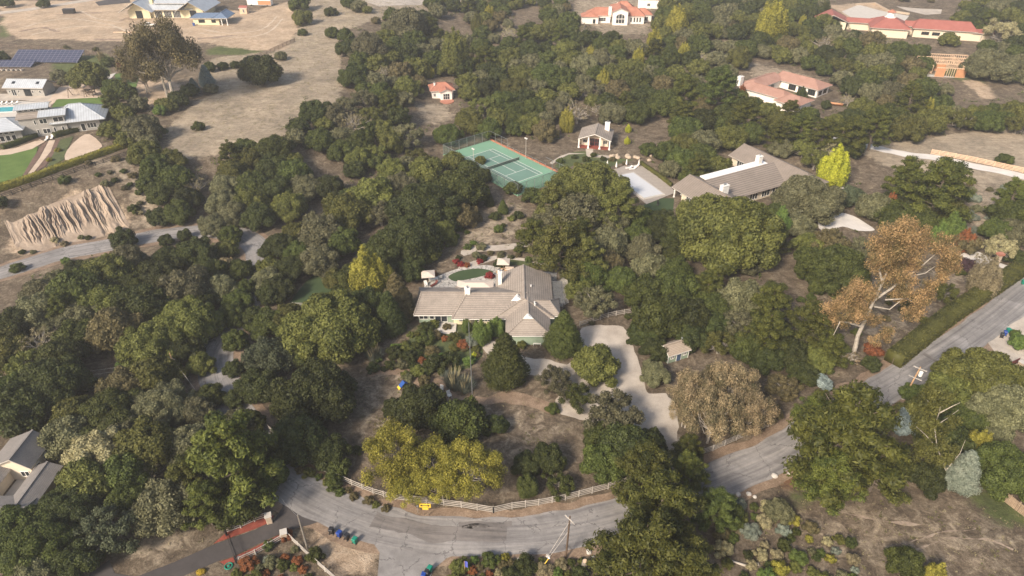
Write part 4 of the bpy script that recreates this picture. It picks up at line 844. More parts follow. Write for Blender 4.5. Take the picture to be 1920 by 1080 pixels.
def make_protos():
    for s in range(6):      # rounded evergreen oaks
        rs = np.random.RandomState(10 + s); cs, rr = dome(rs, 25, 5.0, 2.7, .78, (1.15, 1.9), .15)
        for i in range(16): k = rs.randint(len(cs)); d = unit(rs.normal(size=3) + np.array([0, 0, .4])); cs.append(tuple(np.array(cs[k]) + d * rr[k] * .75)); rr.append(rr[k] * rs.uniform(.45, .65))
        cs.append((0, 0, 3.2)); rr.append(2.6)
        V, rn, ex = blobs(rs, cs, rr, 250, .235, zmin=.6)
        proto('oak', 10, .40, quads('oak_crown', V, rn, ex), limbs(cs[:12], (0, 0, 0), .38, rs).mesh('oak_trunk'))
    for s in range(2):      # the same, larger, for the ones near the camera
        rs = np.random.RandomState(40 + s); cs, rr = dome(rs, 50, 8.0, 3.6, .72, (1.3, 2.3), .12)
        for i in range(50): k = rs.randint(50); d = unit(rs.normal(size=3) + np.array([0, 0, .5])); cs.append(tuple(np.array(cs[k]) + d * rr[k] * .8)); rr.append(rr[k] * rs.uniform(.4, .6))
        cs.append((0, 0, 4)); rr.append(4.6)
        V, rn, ex = blobs(rs, cs, rr, 260, .25, zmin=.7)
        proto('big', 16, .36, quads('oak_crown', V, rn, ex), limbs(cs[:20], (0, 0, 0), .5, rs).mesh('oak_trunk'))
    for s in range(3):      # open oaks, limbs showing
        rs = np.random.RandomState(60 + s); cs, rr = dome(rs, 26, 5.0, 2.9, .66, (.7, 1.15), .18, -.05)
        for i in range(14): a = rs.rand() * 6.28; q = rs.uniform(1, 4.2); cs.append((q * math.cos(a), q * math.sin(a), rs.uniform(3.4, 5.6))); rr.append(rs.uniform(.5, .9))
        V, rn, ex = blobs(rs, cs, rr, 320, .2, core=.6, shell=(.6, 1.25), cull=.5)
        proto('open', 10, .40, quads('oak_crown', V, rn, ex), limbs(cs, (0, 0, 0), .36, rs, .28, 1, .5).mesh('oak_trunk'))
    for s in range(3):      # pines with tufted layered limbs
        rs = np.random.RandomState(80 + s); cs, rr = [], []; tips = []
        for i in range(34):
            t = (i + .5) / 34; z = 2.6 + 10.6 * t; L_ = (6.0 * (1 - t) ** .55 + .9) * rs.uniform(.75, 1.12); a = i * 2.39996 + rs.normal() * .3
            for q in ((.45, .72, 1.0) if L_ > 3 else (.6, 1.0)):
                cs.append((math.cos(a + rs.normal() * .1) * L_ * q, math.sin(a) * L_ * q, z + q * q * 1.0 + rs.normal() * .25)); rr.append(rs.uniform(.75, 1.25))
            tips.append((math.cos(a) * L_, math.sin(a) * L_, z + 1))
        V, rn, ex = blobs(rs, cs, rr, 170, .28, asp=.42, core=.6, sq=(1, 1, .6), up=.5, shell=(.6, 1.3), cull=.45)
        b = MB(); b.tube([(0, 0, -.6), (.1, 0, 5), (-.1, .1, 10), (0, 0, 13.4)], [.5, .4, .22, .06], 8)
        for p in tips: b.tube([(0, 0, p[2] - 1.4), (p[0] * .5, p[1] * .5, p[2] - 1.0), (p[0] * .95, p[1] * .95, p[2] - .05)], [.14, .09, .03], 4)
        proto('pine', 12.5, .62, quads('pine_crown', V, rn, ex), b.mesh('pine_trunk'))
    for s in range(3):      # eucalyptus: pale forked trunks, hanging foliage
        rs = np.random.RandomState(100 + s); cs, rr = [], []
        for i in range(66):
            d = unit(rs.normal(size=3)); d[2] = abs(d[2]) * 1.1 - .25; k = rs.uniform(.55, 1.0); cs.append((d[0] * 6.0 * k, d[1] * 6.0 * k, 6.6 + d[2] * 5.6 * k)); rr.append(rs.uniform(.75, 1.35))
        V, rn, ex = blobs(rs, cs, rr, 360, .16, asp=.5, core=.25, sq=(.95, .95, 1.15), droop=.45, shell=(.5, 1.22), cull=.45)
        b = limbs(cs[::2], (0, 0, 0), .27, rs, .34, 1, .5, .03); b2 = limbs(cs[1::2], (.9, .4, 0), .2, rs, .48, 1, .5, .04); b.add(b2.v, b2.f)
        proto('gum', 12.6, .62, quads('eucalyptus_crown', V, rn, ex), b.mesh('eucalyptus_trunk'))
    for s in range(2):      # dense cones
        rs = np.random.RandomState(120 + s); cs, rr = [], []
        for i in range(70): t = (i + .5) / 70; z = .8 + 10.6 * t; q = (3.3 * (1 - t) ** .75 + .25) * rs.uniform(.8, 1.05) * (1 if t > .12 else .75); a = i * 2.39996; cs.append((math.cos(a) * q, math.sin(a) * q, z)); rr.append(1.15 * (1 - t) + .5)
        for z in (2, 4, 6, 8): cs.append((0, 0, z)); rr.append(2.7 * (1 - z / 11))
        V, rn, ex = blobs(rs, cs, rr, 300, .2, asp=.45, core=.8, up=.3, shell=(.8, 1.25))
        proto('cone', 8, .72, quads('conifer_crown', V, rn, ex), limbs(cs[:3], (0, 0, 0), .3, rs).mesh('conifer_trunk'))
    for s in range(2):      # upright flames of leaves
        rs = np.random.RandomState(140 + s); cs, rr = [], []
        for i in range(11):
            a = i * 2.4; q = 2.3 * math.sqrt(i / 11); hh = rs.uniform(6.5, 9.5) * (1 - q * .1)
            for k in range(7): t = k / 6; cs.append((math.cos(a) * q * (1 + t * .25) + rs.normal() * .1, math.sin(a) * q * (1 + t * .25) + rs.normal() * .1, 1.2 + (hh - 1.2) * t)); rr.append(1.15 * math.sin(math.pi * (.2 + .72 * t)) + .12)
        V, rn, ex = blobs(rs, cs, rr, 330, .18, asp=.5, core=.75, sq=(1, 1, 1.2), up=.4, shell=(.75, 1.25))
        proto('upright', 7, .68, quads('tree_crown', V, rn, ex), limbs(cs[::7], (0, 0, 0), .2, rs).mesh('tree_trunk'))
    for s in range(3):      # shrubs
        rs = np.random.RandomState(160 + s); cs, rr = dome(rs, 11, 1.5, .62, .75, (.38, .62), .15, -.1); cs.append((0, 0, .6)); rr.append(.8)
        V, rn, ex = blobs(rs, cs, rr, 900, .1, zmin=.02)
        proto('shrub', 3, .3, quads('shrub_leaves', V, rn, ex), limbs(cs[:4], (0, 0, .1), .06, rs).mesh('shrub_stem'))
    for s in range(2):      # airy bare-twigged trees
        rs = np.random.RandomState(180 + s); cs, rr = dome(rs, 70, 4.6, 2.6, .8, (.3, .55), .2, .0)
        V, rn, ex = blobs(rs, cs, rr, 300, .13, core=0, shell=(.2, 1.4), cull=.2)
        proto('bare', 9, .42, quads('tree_crown', V, rn, ex), limbs(cs, (0, 0, 0), .3, rs, .25, 1, .35, .025, 4).mesh('tree_trunk'))
    for s in range(1):      # plumed grass clump
        rs = np.random.RandomState(200); V = []; 
        def blade(x, y, a, L_, lean, w_, z0=0):
            p = []; 
            for t in (0, .5, 1): p.append(np.array([x + math.cos(a) * lean * t * t, y + math.sin(a) * lean * t * t, z0 + L_ * (t - .3 * t * t * lean / 2)]))
            n = np.array([-math.sin(a), math.cos(a), 0]) * w_
            for k in (0, 1): V.append(np.stack([p[k] - n, p[k] + n, p[k + 1] + n * (1 - k * .8), p[k + 1] - n * (1 - k * .8)]))
        for i in range(700): a = rs.rand() * 6.28; q = rs.rand() * .9; blade(math.cos(a) * q, math.sin(a) * q, a + rs.normal() * .4, rs.uniform(1.2, 2.2), rs.uniform(.3, 1.1), .03)
        g = quads('grass_blades', np.array(V), rs.rand(len(V))); V = []
        for i in range(34): a = rs.rand() * 6.28; q = rs.rand() * .8; blade(math.cos(a) * q, math.sin(a) * q, a, 2.7 + rs.rand() * .6, .5, .06)
        pl_ = quads('plumes', np.array(V), rs.rand(len(V)))
        proto('pampas', 3, .4, g, pl_)
make_protos()
CATS = {'oak': ('oak_tree', 'oak', 'trunk', 'dome-shaped oak'), 'big': ('oak_tree', 'oak', 'trunk', 'broad spreading oak'), 'open': ('oak_tree', 'oak', 'greybark', 'open-limbed oak'), 'pine': ('pine_tree', 'pine', 'trunk', 'tufted pine'),
        'gum': ('eucalyptus_tree', 'eucalyptus', 'palebark', 'eucalyptus'), 'cone': ('conifer', 'conifer', 'trunk', 'cone-shaped conifer'), 'upright': ('leafy_tree', 'tree', 'greybark', 'upright leafy tree'),
        'shrub': ('shrub', 'shrub', 'greybark', 'rounded shrub'), 'bare': ('sparse_tree', 'tree', 'palebark', 'sparse twiggy tree'), 'pampas': ('plumed_grass', 'ornamental grass', 'palebark', 'plumed grass clump')}
LAND = [('ranch house', 905, 570), ('tennis court', 955, 305), ('pool pavilion', 1117, 258), ('covered pool', 1200, 345), ('neighbouring ranch house', 1390, 330), ('orange-tiled cottage', 832, 168), ('white tiled villa', 1160, 30),
        ('pink courtyard house', 1470, 165), ('red-roofed building', 1690, 55), ('half-built stud house', 1790, 110), ('cream farmhouse', 310, 15), ('blue-roofed guest house', 392, 32), ('grey pool house', 50, 160), ('two-storey grey house', 90, 230),
        ('dark-tiled corner house', 50, 890), ('green garden shed', 1270, 662), ('eroded bank', 130, 400), ('four roadside bins', 645, 1003), ('yellow arrow sign', 798, 945), ('long clipped hedge', 1790, 590), ('pale lane', 1800, 305),
        ('road crossarm pole', 1705, 715), ('bright hillside hedge', 110, 310), ('black driveway gate', 434, 1022), ('solar panels', 70, 108), ('blue dog ramp', 758, 718), ('gravel driveway', 1180, 690), ('picket-topped plank fence', 1890, 945), ('leaning wooden pole', 330, 682),
        ('roadside bend', 455, 470), ('roadside signpost tree line', 1150, 935), ('shady lawn', 590, 540), ('grassy hill', 540, 190), ('stone patio', 870, 515), ('bottom right field', 1720, 1000), ('wooden crossarm pole', 1062, 1003), ('gravel turning loop', 1130, 620)]
LAND = [l for l in LAND if l[0] != 'roadside signpost tree line']
TREES = []; rs0 = random.Random(7)
def hwid(kind, px, py, wpx):
    pr = PROTO[kind]; W = wpx / 7.0
    for _ in range(6):
        p = P(px, py, pr['kc'] * W); W = wpx / scl(p)
    return p, W
def put(kind, px, py, wpx, colr, label=None, group=None, zs=1.0, auto=True):
    p, W = hwid(kind, px, py, wpx); TREES.append(dict(kind=kind, px=px, py=py, w=wpx, col=colr, p=p, W=W, label=label, group=group, zs=zs, noclip=auto))
    return TREES[-1]
D, G, O, Y, B_, TN = 'dark green', 'deep green', 'olive green', 'grey green', 'brownish green', 'tan'
EX = [
 # inside the parcel, middle and lower part
 ('big', 620, 600, 172, O), ('oak', 545, 590, 80, O), ('oak', 505, 605, 75, G), ('oak', 505, 665, 95, 'blue green'), ('oak', 480, 720, 80, D), ('big', 592, 735, 165, D), ('oak', 560, 815, 110, D), ('oak', 615, 845, 75, D), ('oak', 632, 878, 48, G), ('oak', 575, 660, 70, G),
 ('oak', 662, 520, 78, G), ('oak', 632, 520, 60, O), ('upright', 688, 510, 72, 'yellow green'), ('upright', 713, 515, 50, 'yellow green'), ('oak', 690, 565, 70, D), ('cone', 745, 560, 66, B_), ('cone', 730, 590, 60, D), ('oak', 700, 615, 60, D),
 ('big', 800, 385, 140, D), ('oak', 870, 355, 100, G), ('big', 765, 445, 125, D), ('oak', 712, 465, 70, G), ('oak', 770, 500, 65, D), ('oak', 730, 490, 60, D), ('oak', 600, 435, 100, Y), ('oak', 560, 440, 70, O), ('oak', 650, 400, 95, O), ('oak', 700, 360, 95, O), ('oak', 640, 450, 70, G), ('oak', 545, 500, 70, D), ('oak', 520, 540, 65, D), ('oak', 560, 470, 60, G), ('oak', 500, 520, 60, Y),
 ('cone', 947, 672, 84, G), ('cone', 1057, 620, 72, G), ('upright', 874, 610, 20, 'fresh green'), ('upright', 903, 620, 40, 'fresh green'), ('upright', 932, 610, 32, 'fresh green'), ('oak', 1117, 677, 96, O), ('open', 1040, 708, 78, Y), ('open', 1085, 738, 70, G), ('open', 1155, 768, 120, Y), ('oak', 1120, 815, 62, G), ('oak', 1175, 835, 120, D), ('oak', 1215, 830, 80, D), ('oak', 1135, 860, 90, G), ('pine', 1180, 820, 55, 'pine green'),
 ('oak', 1228, 700, 58, Y), ('oak', 785, 757, 105, D), ('oak', 740, 765, 55, D), ('oak', 865, 785, 108, G), ('oak', 928, 795, 52, D), ('oak', 860, 825, 60, D),
 ('gum', 735, 848, 128, 'yellow green'), ('gum', 805, 862, 120, 'yellow green'), ('gum', 882, 868, 130, 'yellow green'), ('gum', 765, 895, 90, 'yellow green'), ('gum', 835, 895, 95, 'yellow green'), ('bare', 725, 800, 70, B_), ('oak', 1028, 858, 66, D), ('oak', 992, 868, 58, D), ('open', 1050, 905, 60, G), ('upright', 990, 905, 42, G), ('oak', 625, 905, 35, G),
 ('oak', 1240, 588, 115, G), ('oak', 1210, 620, 70, D), ('oak', 1290, 590, 95, D), ('oak', 1262, 535, 95, G), ('oak', 1230, 650, 60, D), ('oak', 1300, 630, 70, D), ('oak', 1330, 570, 80, G), ('open', 1385, 600, 85, Y), ('open', 1350, 640, 70, O), ('pine', 1440, 620, 90, 'pine green'), ('oak', 1400, 650, 70, G), ('pine', 1330, 530, 70, 'pine green'), ('pine', 1520, 600, 100, 'pine green'), ('pine', 1450, 560, 90, 'pine green'), ('pine', 1560, 650, 70, 'pine green'), ('oak', 1480, 660, 70, D),
 ('gum', 1305, 735, 108, TN), ('gum', 1372, 722, 112, TN), ('gum', 1338, 775, 122, TN), ('gum', 1402, 765, 104, TN), ('gum', 1290, 770, 70, TN), ('gum', 1345, 715, 80, B_), ('open', 1470, 720, 70, B_), ('open', 1440, 770, 60, B_), ('oak', 1510, 700, 60, D), ('open', 1400, 790, 60, TN),
 ('open', 1115, 560, 85, Y), ('open', 1090, 545, 70, O), ('oak', 1165, 520, 70, G), ('oak', 1140, 490, 60, B_), ('pine', 1050, 465, 110, O), ('pine', 1000, 440, 70, 'pine green'), ('pine', 1095, 480, 80, O), ('bare', 1150, 505, 60, B_), ('cone', 943, 388, 20, G), ('cone', 918, 375, 18, G),
 ('oak', 1220, 500, 80, Y), ('oak', 1270, 510, 70, G),
 # along the dashed side and the neighbour's garden
 ('big', 1100, 340, 120, O), ('pine', 1040, 375, 80, O), ('open', 1085, 395, 110, Y), ('pine', 1160, 385, 95, O), ('open', 1150, 420, 80, Y), ('oak', 1190, 440, 60, G), ('oak', 1260, 470, 55, G), ('oak', 1240, 410, 60, D), ('oak', 1300, 400, 75, O), ('big', 1375, 430, 195, O), ('oak', 1260, 460, 50, D), ('oak', 1310, 450, 80, G),
 ('big', 1515, 365, 125, Y), ('oak', 1450, 400, 55, G), ('upright', 1566, 312, 56, 'bright lime'), ('oak', 1500, 420, 60, Y), ('upright', 1462, 418, 40, 'fresh green'), ('pine', 1765, 350, 125, 'pine green'), ('pine', 1700, 335, 80, 'pine green'), ('oak', 1640, 385, 70, Y), ('oak', 1600, 365, 60, 'blue green'), ('oak', 1670, 400, 70, G), ('oak', 1730, 410, 70, G), ('upright', 1668, 385, 30, 'rust'), ('open', 1560, 450, 80, B_), ('big', 1570, 500, 130, G), ('oak', 1520, 480, 60, G), ('open', 1620, 460, 60, Y), ('open', 1690, 430, 70, Y), ('upright', 1785, 425, 45, 'fresh green'), ('upright', 1760, 440, 30, 'fresh green'), ('oak', 1815, 455, 50, B_), ('upright', 1810, 450, 35, 'rust'),
 ('open', 1700, 560, 70, O), ('open', 1770, 545, 60, O), ('bare', 1590, 660, 55, TN), ('oak', 1635, 680, 38, D), ('shrub', 1638, 655, 36, 'rust'),
 ('open', 1880, 460, 70, 'straw'), ('bare', 1850, 490, 60, 'straw'), ('upright', 1850, 520, 55, 'straw'), ('oak', 1895, 400, 80, G), ('pine', 1900, 370, 70, 'pine green'), ('oak', 1870, 430, 60, G), ('shrub', 1808, 495, 36, 'dark purple'), ('oak', 1905, 480, 40, D),
 # far right and lower right
 ('pine', 1592, 805, 225, 'pine green'), ('pine', 1530, 770, 90, 'pine green'), ('pine', 1650, 870, 120, 'pine green'), ('pine', 1560, 890, 120, 'pine green'), ('open', 1740, 770, 90, O), ('big', 1840, 700, 150, O), ('oak', 1780, 730, 90, O), ('big', 1880, 760, 130, Y), ('oak', 1720, 740, 60, G), ('oak', 1740, 890, 70, D), ('cone', 1808, 880, 66, 'sage'), ('oak', 1705, 795, 60, 'blue grey'), ('big', 1890, 875, 130, G), ('oak', 1915, 640, 40, 'fresh green'), ('oak', 1820, 780, 70, G), ('oak', 1870, 810, 60, Y),
 ('oak', 1462, 955, 58, Y), ('oak', 1700, 1052, 76, G), ('upright', 1756, 1072, 40, 'yellow green'), ('oak', 1542, 715, 40, 'blue grey'),
 ('pine', 1212, 885, 120, 'pine green'), ('pine', 1290, 880, 80, 'pine green'), ('pine', 1240, 960, 160, 'pine green'), ('pine', 1205, 1040, 180, 'pine green'), ('pine', 1345, 950, 90, G), ('pine', 1290, 840, 70, 'pine green'), ('oak', 1370, 960, 60, G), ('pine', 1150, 1060, 80, 'pine green'), ('pine', 1290, 1050, 130, 'pine green'),
 # lower left
 ('pine', 435, 860, 175, 'pine green'), ('pine', 385, 945, 92, 'pine green'), ('pine', 480, 850, 90, 'pine green'), ('pine', 350, 890, 90, 'pine green'), ('oak', 350, 830, 90, Y), ('oak', 180, 850, 110, 'straw'), ('oak', 145, 860, 60, 'straw'), ('bare', 280, 880, 70, 'straw'), ('open', 200, 990, 125, 'blue green'), ('oak', 235, 930, 80, G), ('big', 120, 950, 120, D), ('big', 70, 1020, 130, G), ('oak', 25, 980, 80, G), ('oak', 140, 1050, 90, D), ('oak', 60, 1075, 80, Y),
 ('oak', 390, 740, 60, G), ('big', 300, 760, 120, Y), ('oak', 370, 770, 70, Y), ('big', 210, 770, 130, G), ('big', 100, 720, 130, D), ('oak', 375, 680, 55, O), ('big', 280, 640, 130, O), ('oak', 440, 640, 50, G), ('oak', 430, 590, 60, G), ('big', 350, 600, 120, O), ('upright', 312, 727, 30, 'fresh green'), ('upright', 256, 765, 26, 'fresh green'), ('oak', 430, 800, 90, Y), ('upright', 225, 690, 24, 'fresh green'), ('oak', 440, 745, 45, D), ('oak', 470, 790, 60, G), ('oak', 440, 690, 40, D),
 ('oak', 230, 447, 48, D), ('oak', 345, 440, 28, D), ('oak', 310, 450, 30, D), ('shrub', 122, 488, 18, 'fresh green'), ('oak', 450, 503, 52, G), ('oak', 505, 500, 46, O), ('oak', 508, 552, 50, D), ('oak', 445, 560, 60, G), ('oak', 476, 592, 50, D), ('oak', 425, 465, 44, O), ('oak', 400, 420, 55, Y), ('pine', 1462, 250, 60, 'pine green'), ('pine', 1503, 238, 66, 'pine green'), ('pine', 1545, 250, 66, 'pine green'), ('pine', 1592, 248, 78, 'pine green'), ('pine', 1640, 240, 70, 'pine green'), ('pine', 1400, 215, 70, 'pine green'), ('oak', 435, 400, 60, Y), ('oak', 430, 440, 45, G), ('oak', 425, 500, 45, TN), ('oak', 460, 540, 40, G),
 # upper left
 ('gum', 300, 100, 150, B_), ('gum', 262, 130, 70, B_), ('oak', 165, 140, 70, O), ('oak', 112, 140, 32, Y), ('oak', 118, 152, 22, Y), ('oak', 213, 160, 52, G), ('oak', 232, 172, 48, G), ('oak', 256, 192, 42, Y), ('oak', 232, 212, 42, O), ('oak', 208, 240, 50, O), ('oak', 262, 240, 70, Y), ('oak', 202, 208, 36, Y), ('oak', 290, 245, 40, G), ('oak', 312, 195, 40, O), ('oak', 335, 185, 38, D), ('oak', 357, 168, 34, G), ('cone', 385, 142, 30, 'blue grey'), ('cone', 362, 160, 22, 'blue grey'), ('oak', 392, 125, 26, G), ('oak', 417, 122, 22, D), ('oak', 440, 120, 20, D), ('oak', 487, 130, 76, D), ('oak', 470, 112, 26, D), ('shrub', 373, 236, 24, G),
 ('oak', 300, 205, 30, 'fresh green'), ('oak', 395, 165, 28, Y), ('oak', 0, 105, 30, D), ('oak', 200, 115, 26, G), ('upright', 225, 120, 12, 'red'), ('oak', 80, 5, 24, G), ('oak', 12, 4, 26, G), ('oak', 0, 378, 30, D), ('shrub', 122, 336, 24, G), ('shrub', 250, 390, 22, G), ('oak', 300, 405, 48, D), ('oak', 330, 330, 70, G), ('oak', 300, 360, 60, G), ('oak', 350, 370, 60, D), ('oak', 290, 310, 60, G),
 ('oak', 560, 5, 42, G), ('oak', 568, 30, 40, O), ('open', 568, 58, 20, G), ('shrub', 618, 20, 26, G), ('open', 525, 102, 26, Y), ('shrub', 543, 50, 8, D), ('shrub', 544, 84, 8, D), ('oak', 655, 3, 30, G), ('oak', 672, 10, 32, Y), ('oak', 688, 17, 20, O), ('shrub', 705, 38, 18, B_), ('oak', 622, 60, 28, G), ('oak', 648, 66, 34, G), ('oak', 690, 85, 72, Y), ('oak', 765, 45, 80, Y), ('oak', 665, 140, 60, D), ('open', 700, 150, 50, Y), ('oak', 588, 210, 60, D), ('oak', 560, 235, 44, D), ('oak', 613, 195, 18, D), ('bare', 660, 225, 60, 'straw'), ('oak', 625, 215, 60, Y), ('upright', 852, 100, 58, O), ('upright', 895, 42, 26, O),
 ('upright', 1270, 45, 42, 'yellow green'), ('upright', 1226, 78, 30, 'yellow green'), ('upright', 1447, 40, 60, 'yellow green'), ('upright', 1108, 98, 20, 'yellow green'), ('oak', 1147, 68, 34, D), ('oak', 1781, 72, 38, O), ('big', 1860, 115, 95, Y), ('open', 1880, 55, 70, 'straw'), ('upright', 1391, 172, 16, 'rust'), ('upright', 1503, 178, 24, D), ('oak', 1549, 196, 22, D), ('pine', 1285, 170, 70, 'pine green'), ('pine', 1350, 165, 80, G), ('upright', 1178, 240, 12, 'bright lime'), ('upright', 1176, 262, 12, 'bright lime'), ('oak', 1885, 296, 32, G), ('oak', 1655, 25, 1, G),
 ('oak', 1598, 86, 44, G), ('oak', 1638, 96, 48, O), ('oak', 1688, 93, 44, G), ('oak', 1726, 97, 38, G), ('oak', 1562, 62, 40, Y), ('oak', 1412, 192, 38, G), ('oak', 1442, 205, 44, O), ('pine', 1482, 208, 46, 'pine green'), ('oak', 1518, 213, 42, G), ('oak', 1392, 178, 26, O), ('oak', 1738, 118, 36, G),
 ('oak', 1280, 300, 60, G), ('oak', 1250, 285, 50, G), ('oak', 1320, 290, 70, G), ('oak', 1345, 310, 50, O), ('oak', 1290, 330, 40, G), ('oak', 962, 350, 36, G), ('oak', 1000, 365, 44, G), ('oak', 900, 300, 22, O), ('oak', 878, 315, 42, G), ('oak', 905, 330, 36, D), ('oak', 850, 300, 50, O),
]
for k, x, y, w_, c in EX:
    if w_ > 5: put(k, x, y, w_, c)
# forests whose single trees are placed at random inside outlines of the woodland
WOODS = [
 [(625, 50), (720, 62), (705, 22), (790, -8), (1085, -10), (1930, -12), (1930, 255), (1850, 240), (1740, 262), (1640, 275), (1560, 255), (1480, 262), (1400, 262), (1370, 290), (1330, 345), (1262, 345), (1215, 300), (1160, 270), (1060, 275), (945, 250), (860, 270), (780, 262), (700, 320), (600, 380), (520, 420), (490, 430), (450, 420), (385, 430), (390, 380), (405, 285), (440, 258), (520, 260), (550, 215), (570, 185), (640, 190), (660, 150), (625, 90)],
 [(230, 290), (240, 262), (320, 275), (350, 300), (385, 330), (385, 390), (340, 420), (290, 405), (262, 350)],
 [(-20, 560), (60, 520), (130, 492), (200, 465), (260, 470), (330, 455), (400, 430), (445, 460), (455, 520), (405, 590), (385, 640), (378, 700), (370, 730), (420, 765), (470, 800), (520, 850), (535, 930), (480, 955), (400, 1000), (330, 1020), (260, 990), (215, 1085), (-20, 1090), (-20, 960), (100, 930), (105, 830), (60, 800), (-20, 815)],
 [(485, 455), (600, 372), (700, 318), (780, 268), (870, 300), (920, 345), (905, 400), (850, 440), (830, 480), (790, 520), (740, 500), (690, 480), (640, 510), (560, 545), (540, 590), (480, 620), (470, 700), (500, 770), (600, 870), (560, 880), (480, 800), (440, 700), (440, 600), (490, 540)],
 [(1000, 400), (1030, 350), (1110, 310), (1190, 330), (1215, 385), (1270, 385), (1330, 375), (1470, 395), (1480, 470), (1400, 500), (1480, 560), (1560, 600), (1580, 700), (1520, 740), (1440, 700), (1380, 660), (1300, 650), (1240, 665), (1190, 660), (1180, 600), (1160, 550), (1100, 590), (1075, 560), (1075, 520), (1010, 480), (975, 420)],
 [(1370, 290), (1400, 255), (1560, 240), (1640, 262), (1600, 300), (1540, 330), (1500, 312), (1420, 270)],
 [(1480, 340), (1560, 330), (1640, 350), (1720, 310), (1830, 330), (1820, 400), (1790, 450), (1700, 440), (1600, 500), (1500, 510), (1480, 440), (1590, 410)],
 [(1690, 750), (1760, 690), (1830, 650), (1900, 660), (1930, 720), (1930, 900), (1850, 850), (1760, 850), (1700, 830)],
 [(180, 180), (225, 150), (270, 180), (300, 235), (290, 290), (240, 270), (195, 265), (190, 215)], [(1840, 350), (1930, 340), (1930, 480), (1860, 460), (1830, 440)]]
CLEAR = [[(1080, -12), (1228, -12), (1222, 35), (1215, 60), (1180, 70), (1130, 60), (1095, 35), (1072, 15)], [(806, 143), (852, 140), (862, 190), (848, 228), (800, 238), (762, 212), (768, 193), (805, 183)],
 [(862, 275), (900, 258), (950, 256), (1056, 318), (1050, 352), (995, 366), (935, 352), (890, 318)], [(1068, 245), (1120, 225), (1165, 238), (1158, 270), (1200, 285), (1215, 305), (1265, 345), (1265, 395), (1200, 388), (1160, 350), (1140, 322), (1060, 318), (1030, 300)],
 [(1255, 345), (1370, 320), (1372, 280), (1400, 265), (1520, 318), (1500, 345), (1440, 365), (1400, 388), (1350, 382), (1262, 400)], [(1385, 128), (1440, 112), (1565, 150), (1582, 205), (1550, 212), (1480, 200), (1440, 198), (1390, 175)],
 [(1560, 5), (1640, 0), (1775, 6), (1795, 45), (1838, 65), (1835, 100), (1830, 152), (1745, 152), (1745, 90), (1690, 68), (1590, 52), (1558, 28)], [(1790, 140), (1860, 128), (1915, 168), (1890, 188), (1830, 192), (1790, 165)],
 [(1190, 265), (1215, 225), (1262, 220), (1235, 262)], [(560, 262), (600, 290), (645, 305), (640, 325), (600, 325), (568, 300)], [(140, 672), (210, 672), (205, 715), (150, 715)], [(335, 718), (362, 722), (358, 775), (335, 760)], [(640, 478), (690, 425), (730, 425), (700, 455), (655, 495)], [(545, 585), (565, 520), (628, 512), (630, 560)],
 [(1272, 440), (1330, 480), (1405, 520), (1360, 530), (1285, 495)], [(1540, 385), (1575, 350), (1640, 420), (1640, 435), (1535, 430)], [(690, -10), (800, -10), (790, 12), (700, 14)], [(1640, 268), (1930, 268), (1930, 350), (1640, 310)], [(0, 820), (60, 800), (105, 840), (105, 935), (0, 960)], [(210, 1000), (330, 985), (400, 1015), (270, 1085), (210, 1085)], [(1820, 330), (1930, 350), (1860, 450), (1800, 425)],
 [(1760, 5), (1790, -5), (1800, 12), (1770, 20)], [(385, 630), (430, 640), (430, 740), (410, 740), (385, 700)], [(1585, 330), (1680, 320), (1690, 350), (1600, 345)], [(960, 18), (1010, 8), (1010, 36), (965, 42)], [(820, 30), (870, 30), (880, 60), (840, 62)], [(1405, 110), (1440, 110), (1440, 140), (1400, 135)]]
def fill():
    cand = []; rnd = random.Random(11)
    for poly in WOODS:
        x0, x1 = min(p[0] for p in poly), max(p[0] for p in poly); y0, y1 = min(p[1] for p in poly), max(p[1] for p in poly)
        n = int((x1 - x0) * (y1 - y0) / 40); XX = np.array([rnd.uniform(x0, x1) for _ in range(n)]); YY = np.array([rnd.uniform(y0, y1) for _ in range(n)])
        ok = pip(XX, YY, poly)
        for c in CLEAR: ok &= ~pip(XX, YY, c)
        cand += [(x, y, poly) for x, y in zip(XX[ok], YY[ok])]
    have = [(t['px'], t['py'], t['w']) for t in TREES]; n0 = len(TREES); HA = np.zeros((5000, 3)); HA[:n0] = have
    for stage in (1.12, .95, .78):
        rnd.shuffle(cand)
        for x, y, poly in cand:
            s = FPX / (CAMH / (SP + (y - 540) / FPX * CP)); w_ = rnd.uniform(8.2, 12.2) * s * stage
            if len(HA) and (np.hypot(x - HA[:len(have), 0], (y - HA[:len(have), 1]) * 1.42) < .30 * (w_ + HA[:len(have), 2])).any(): continue
            if any(pip(np.array([x]), np.array([y]), c)[0] for c in CLEAR[:0]): continue
            A = np.array([(x + .44 * w_ * math.cos(a), y + .34 * w_ * math.sin(a)) for a in np.arange(8) * math.pi / 4])
            if pip(A[:, 0], A[:, 1], poly).sum() < 7: continue
            if any(pip(A[:, 0], A[:, 1], c).sum() > 0 for c in CLEAR): continue
            r = rnd.random(); k = 'oak' if r < .80 else ('open' if r < .93 else ('big' if r < .95 else 'pine'))
            q = rnd.random(); col_ = G if q < .30 else (O if q < .56 else (D if q < .74 else (Y if q < .93 else B_)))
            if k == 'open': col_ = Y if q < .6 else O
            if k == 'pine': col_ = 'pine green'
            if rnd.random() < .035 and k == 'oak': k, col_ = 'bare', 'straw'
            elif rnd.random() < .03: col_ = 'straw' if k == 'open' else col_
            elif rnd.random() < .03 and k == 'oak': k, col_ = 'upright', 'yellow green'; w_ *= .6
            HA[len(have)] = (x, y, w_); have.append((x, y, w_)); put(k, x, y, w_, col_)
    print('forest trees', len(TREES) - n0)
fill()
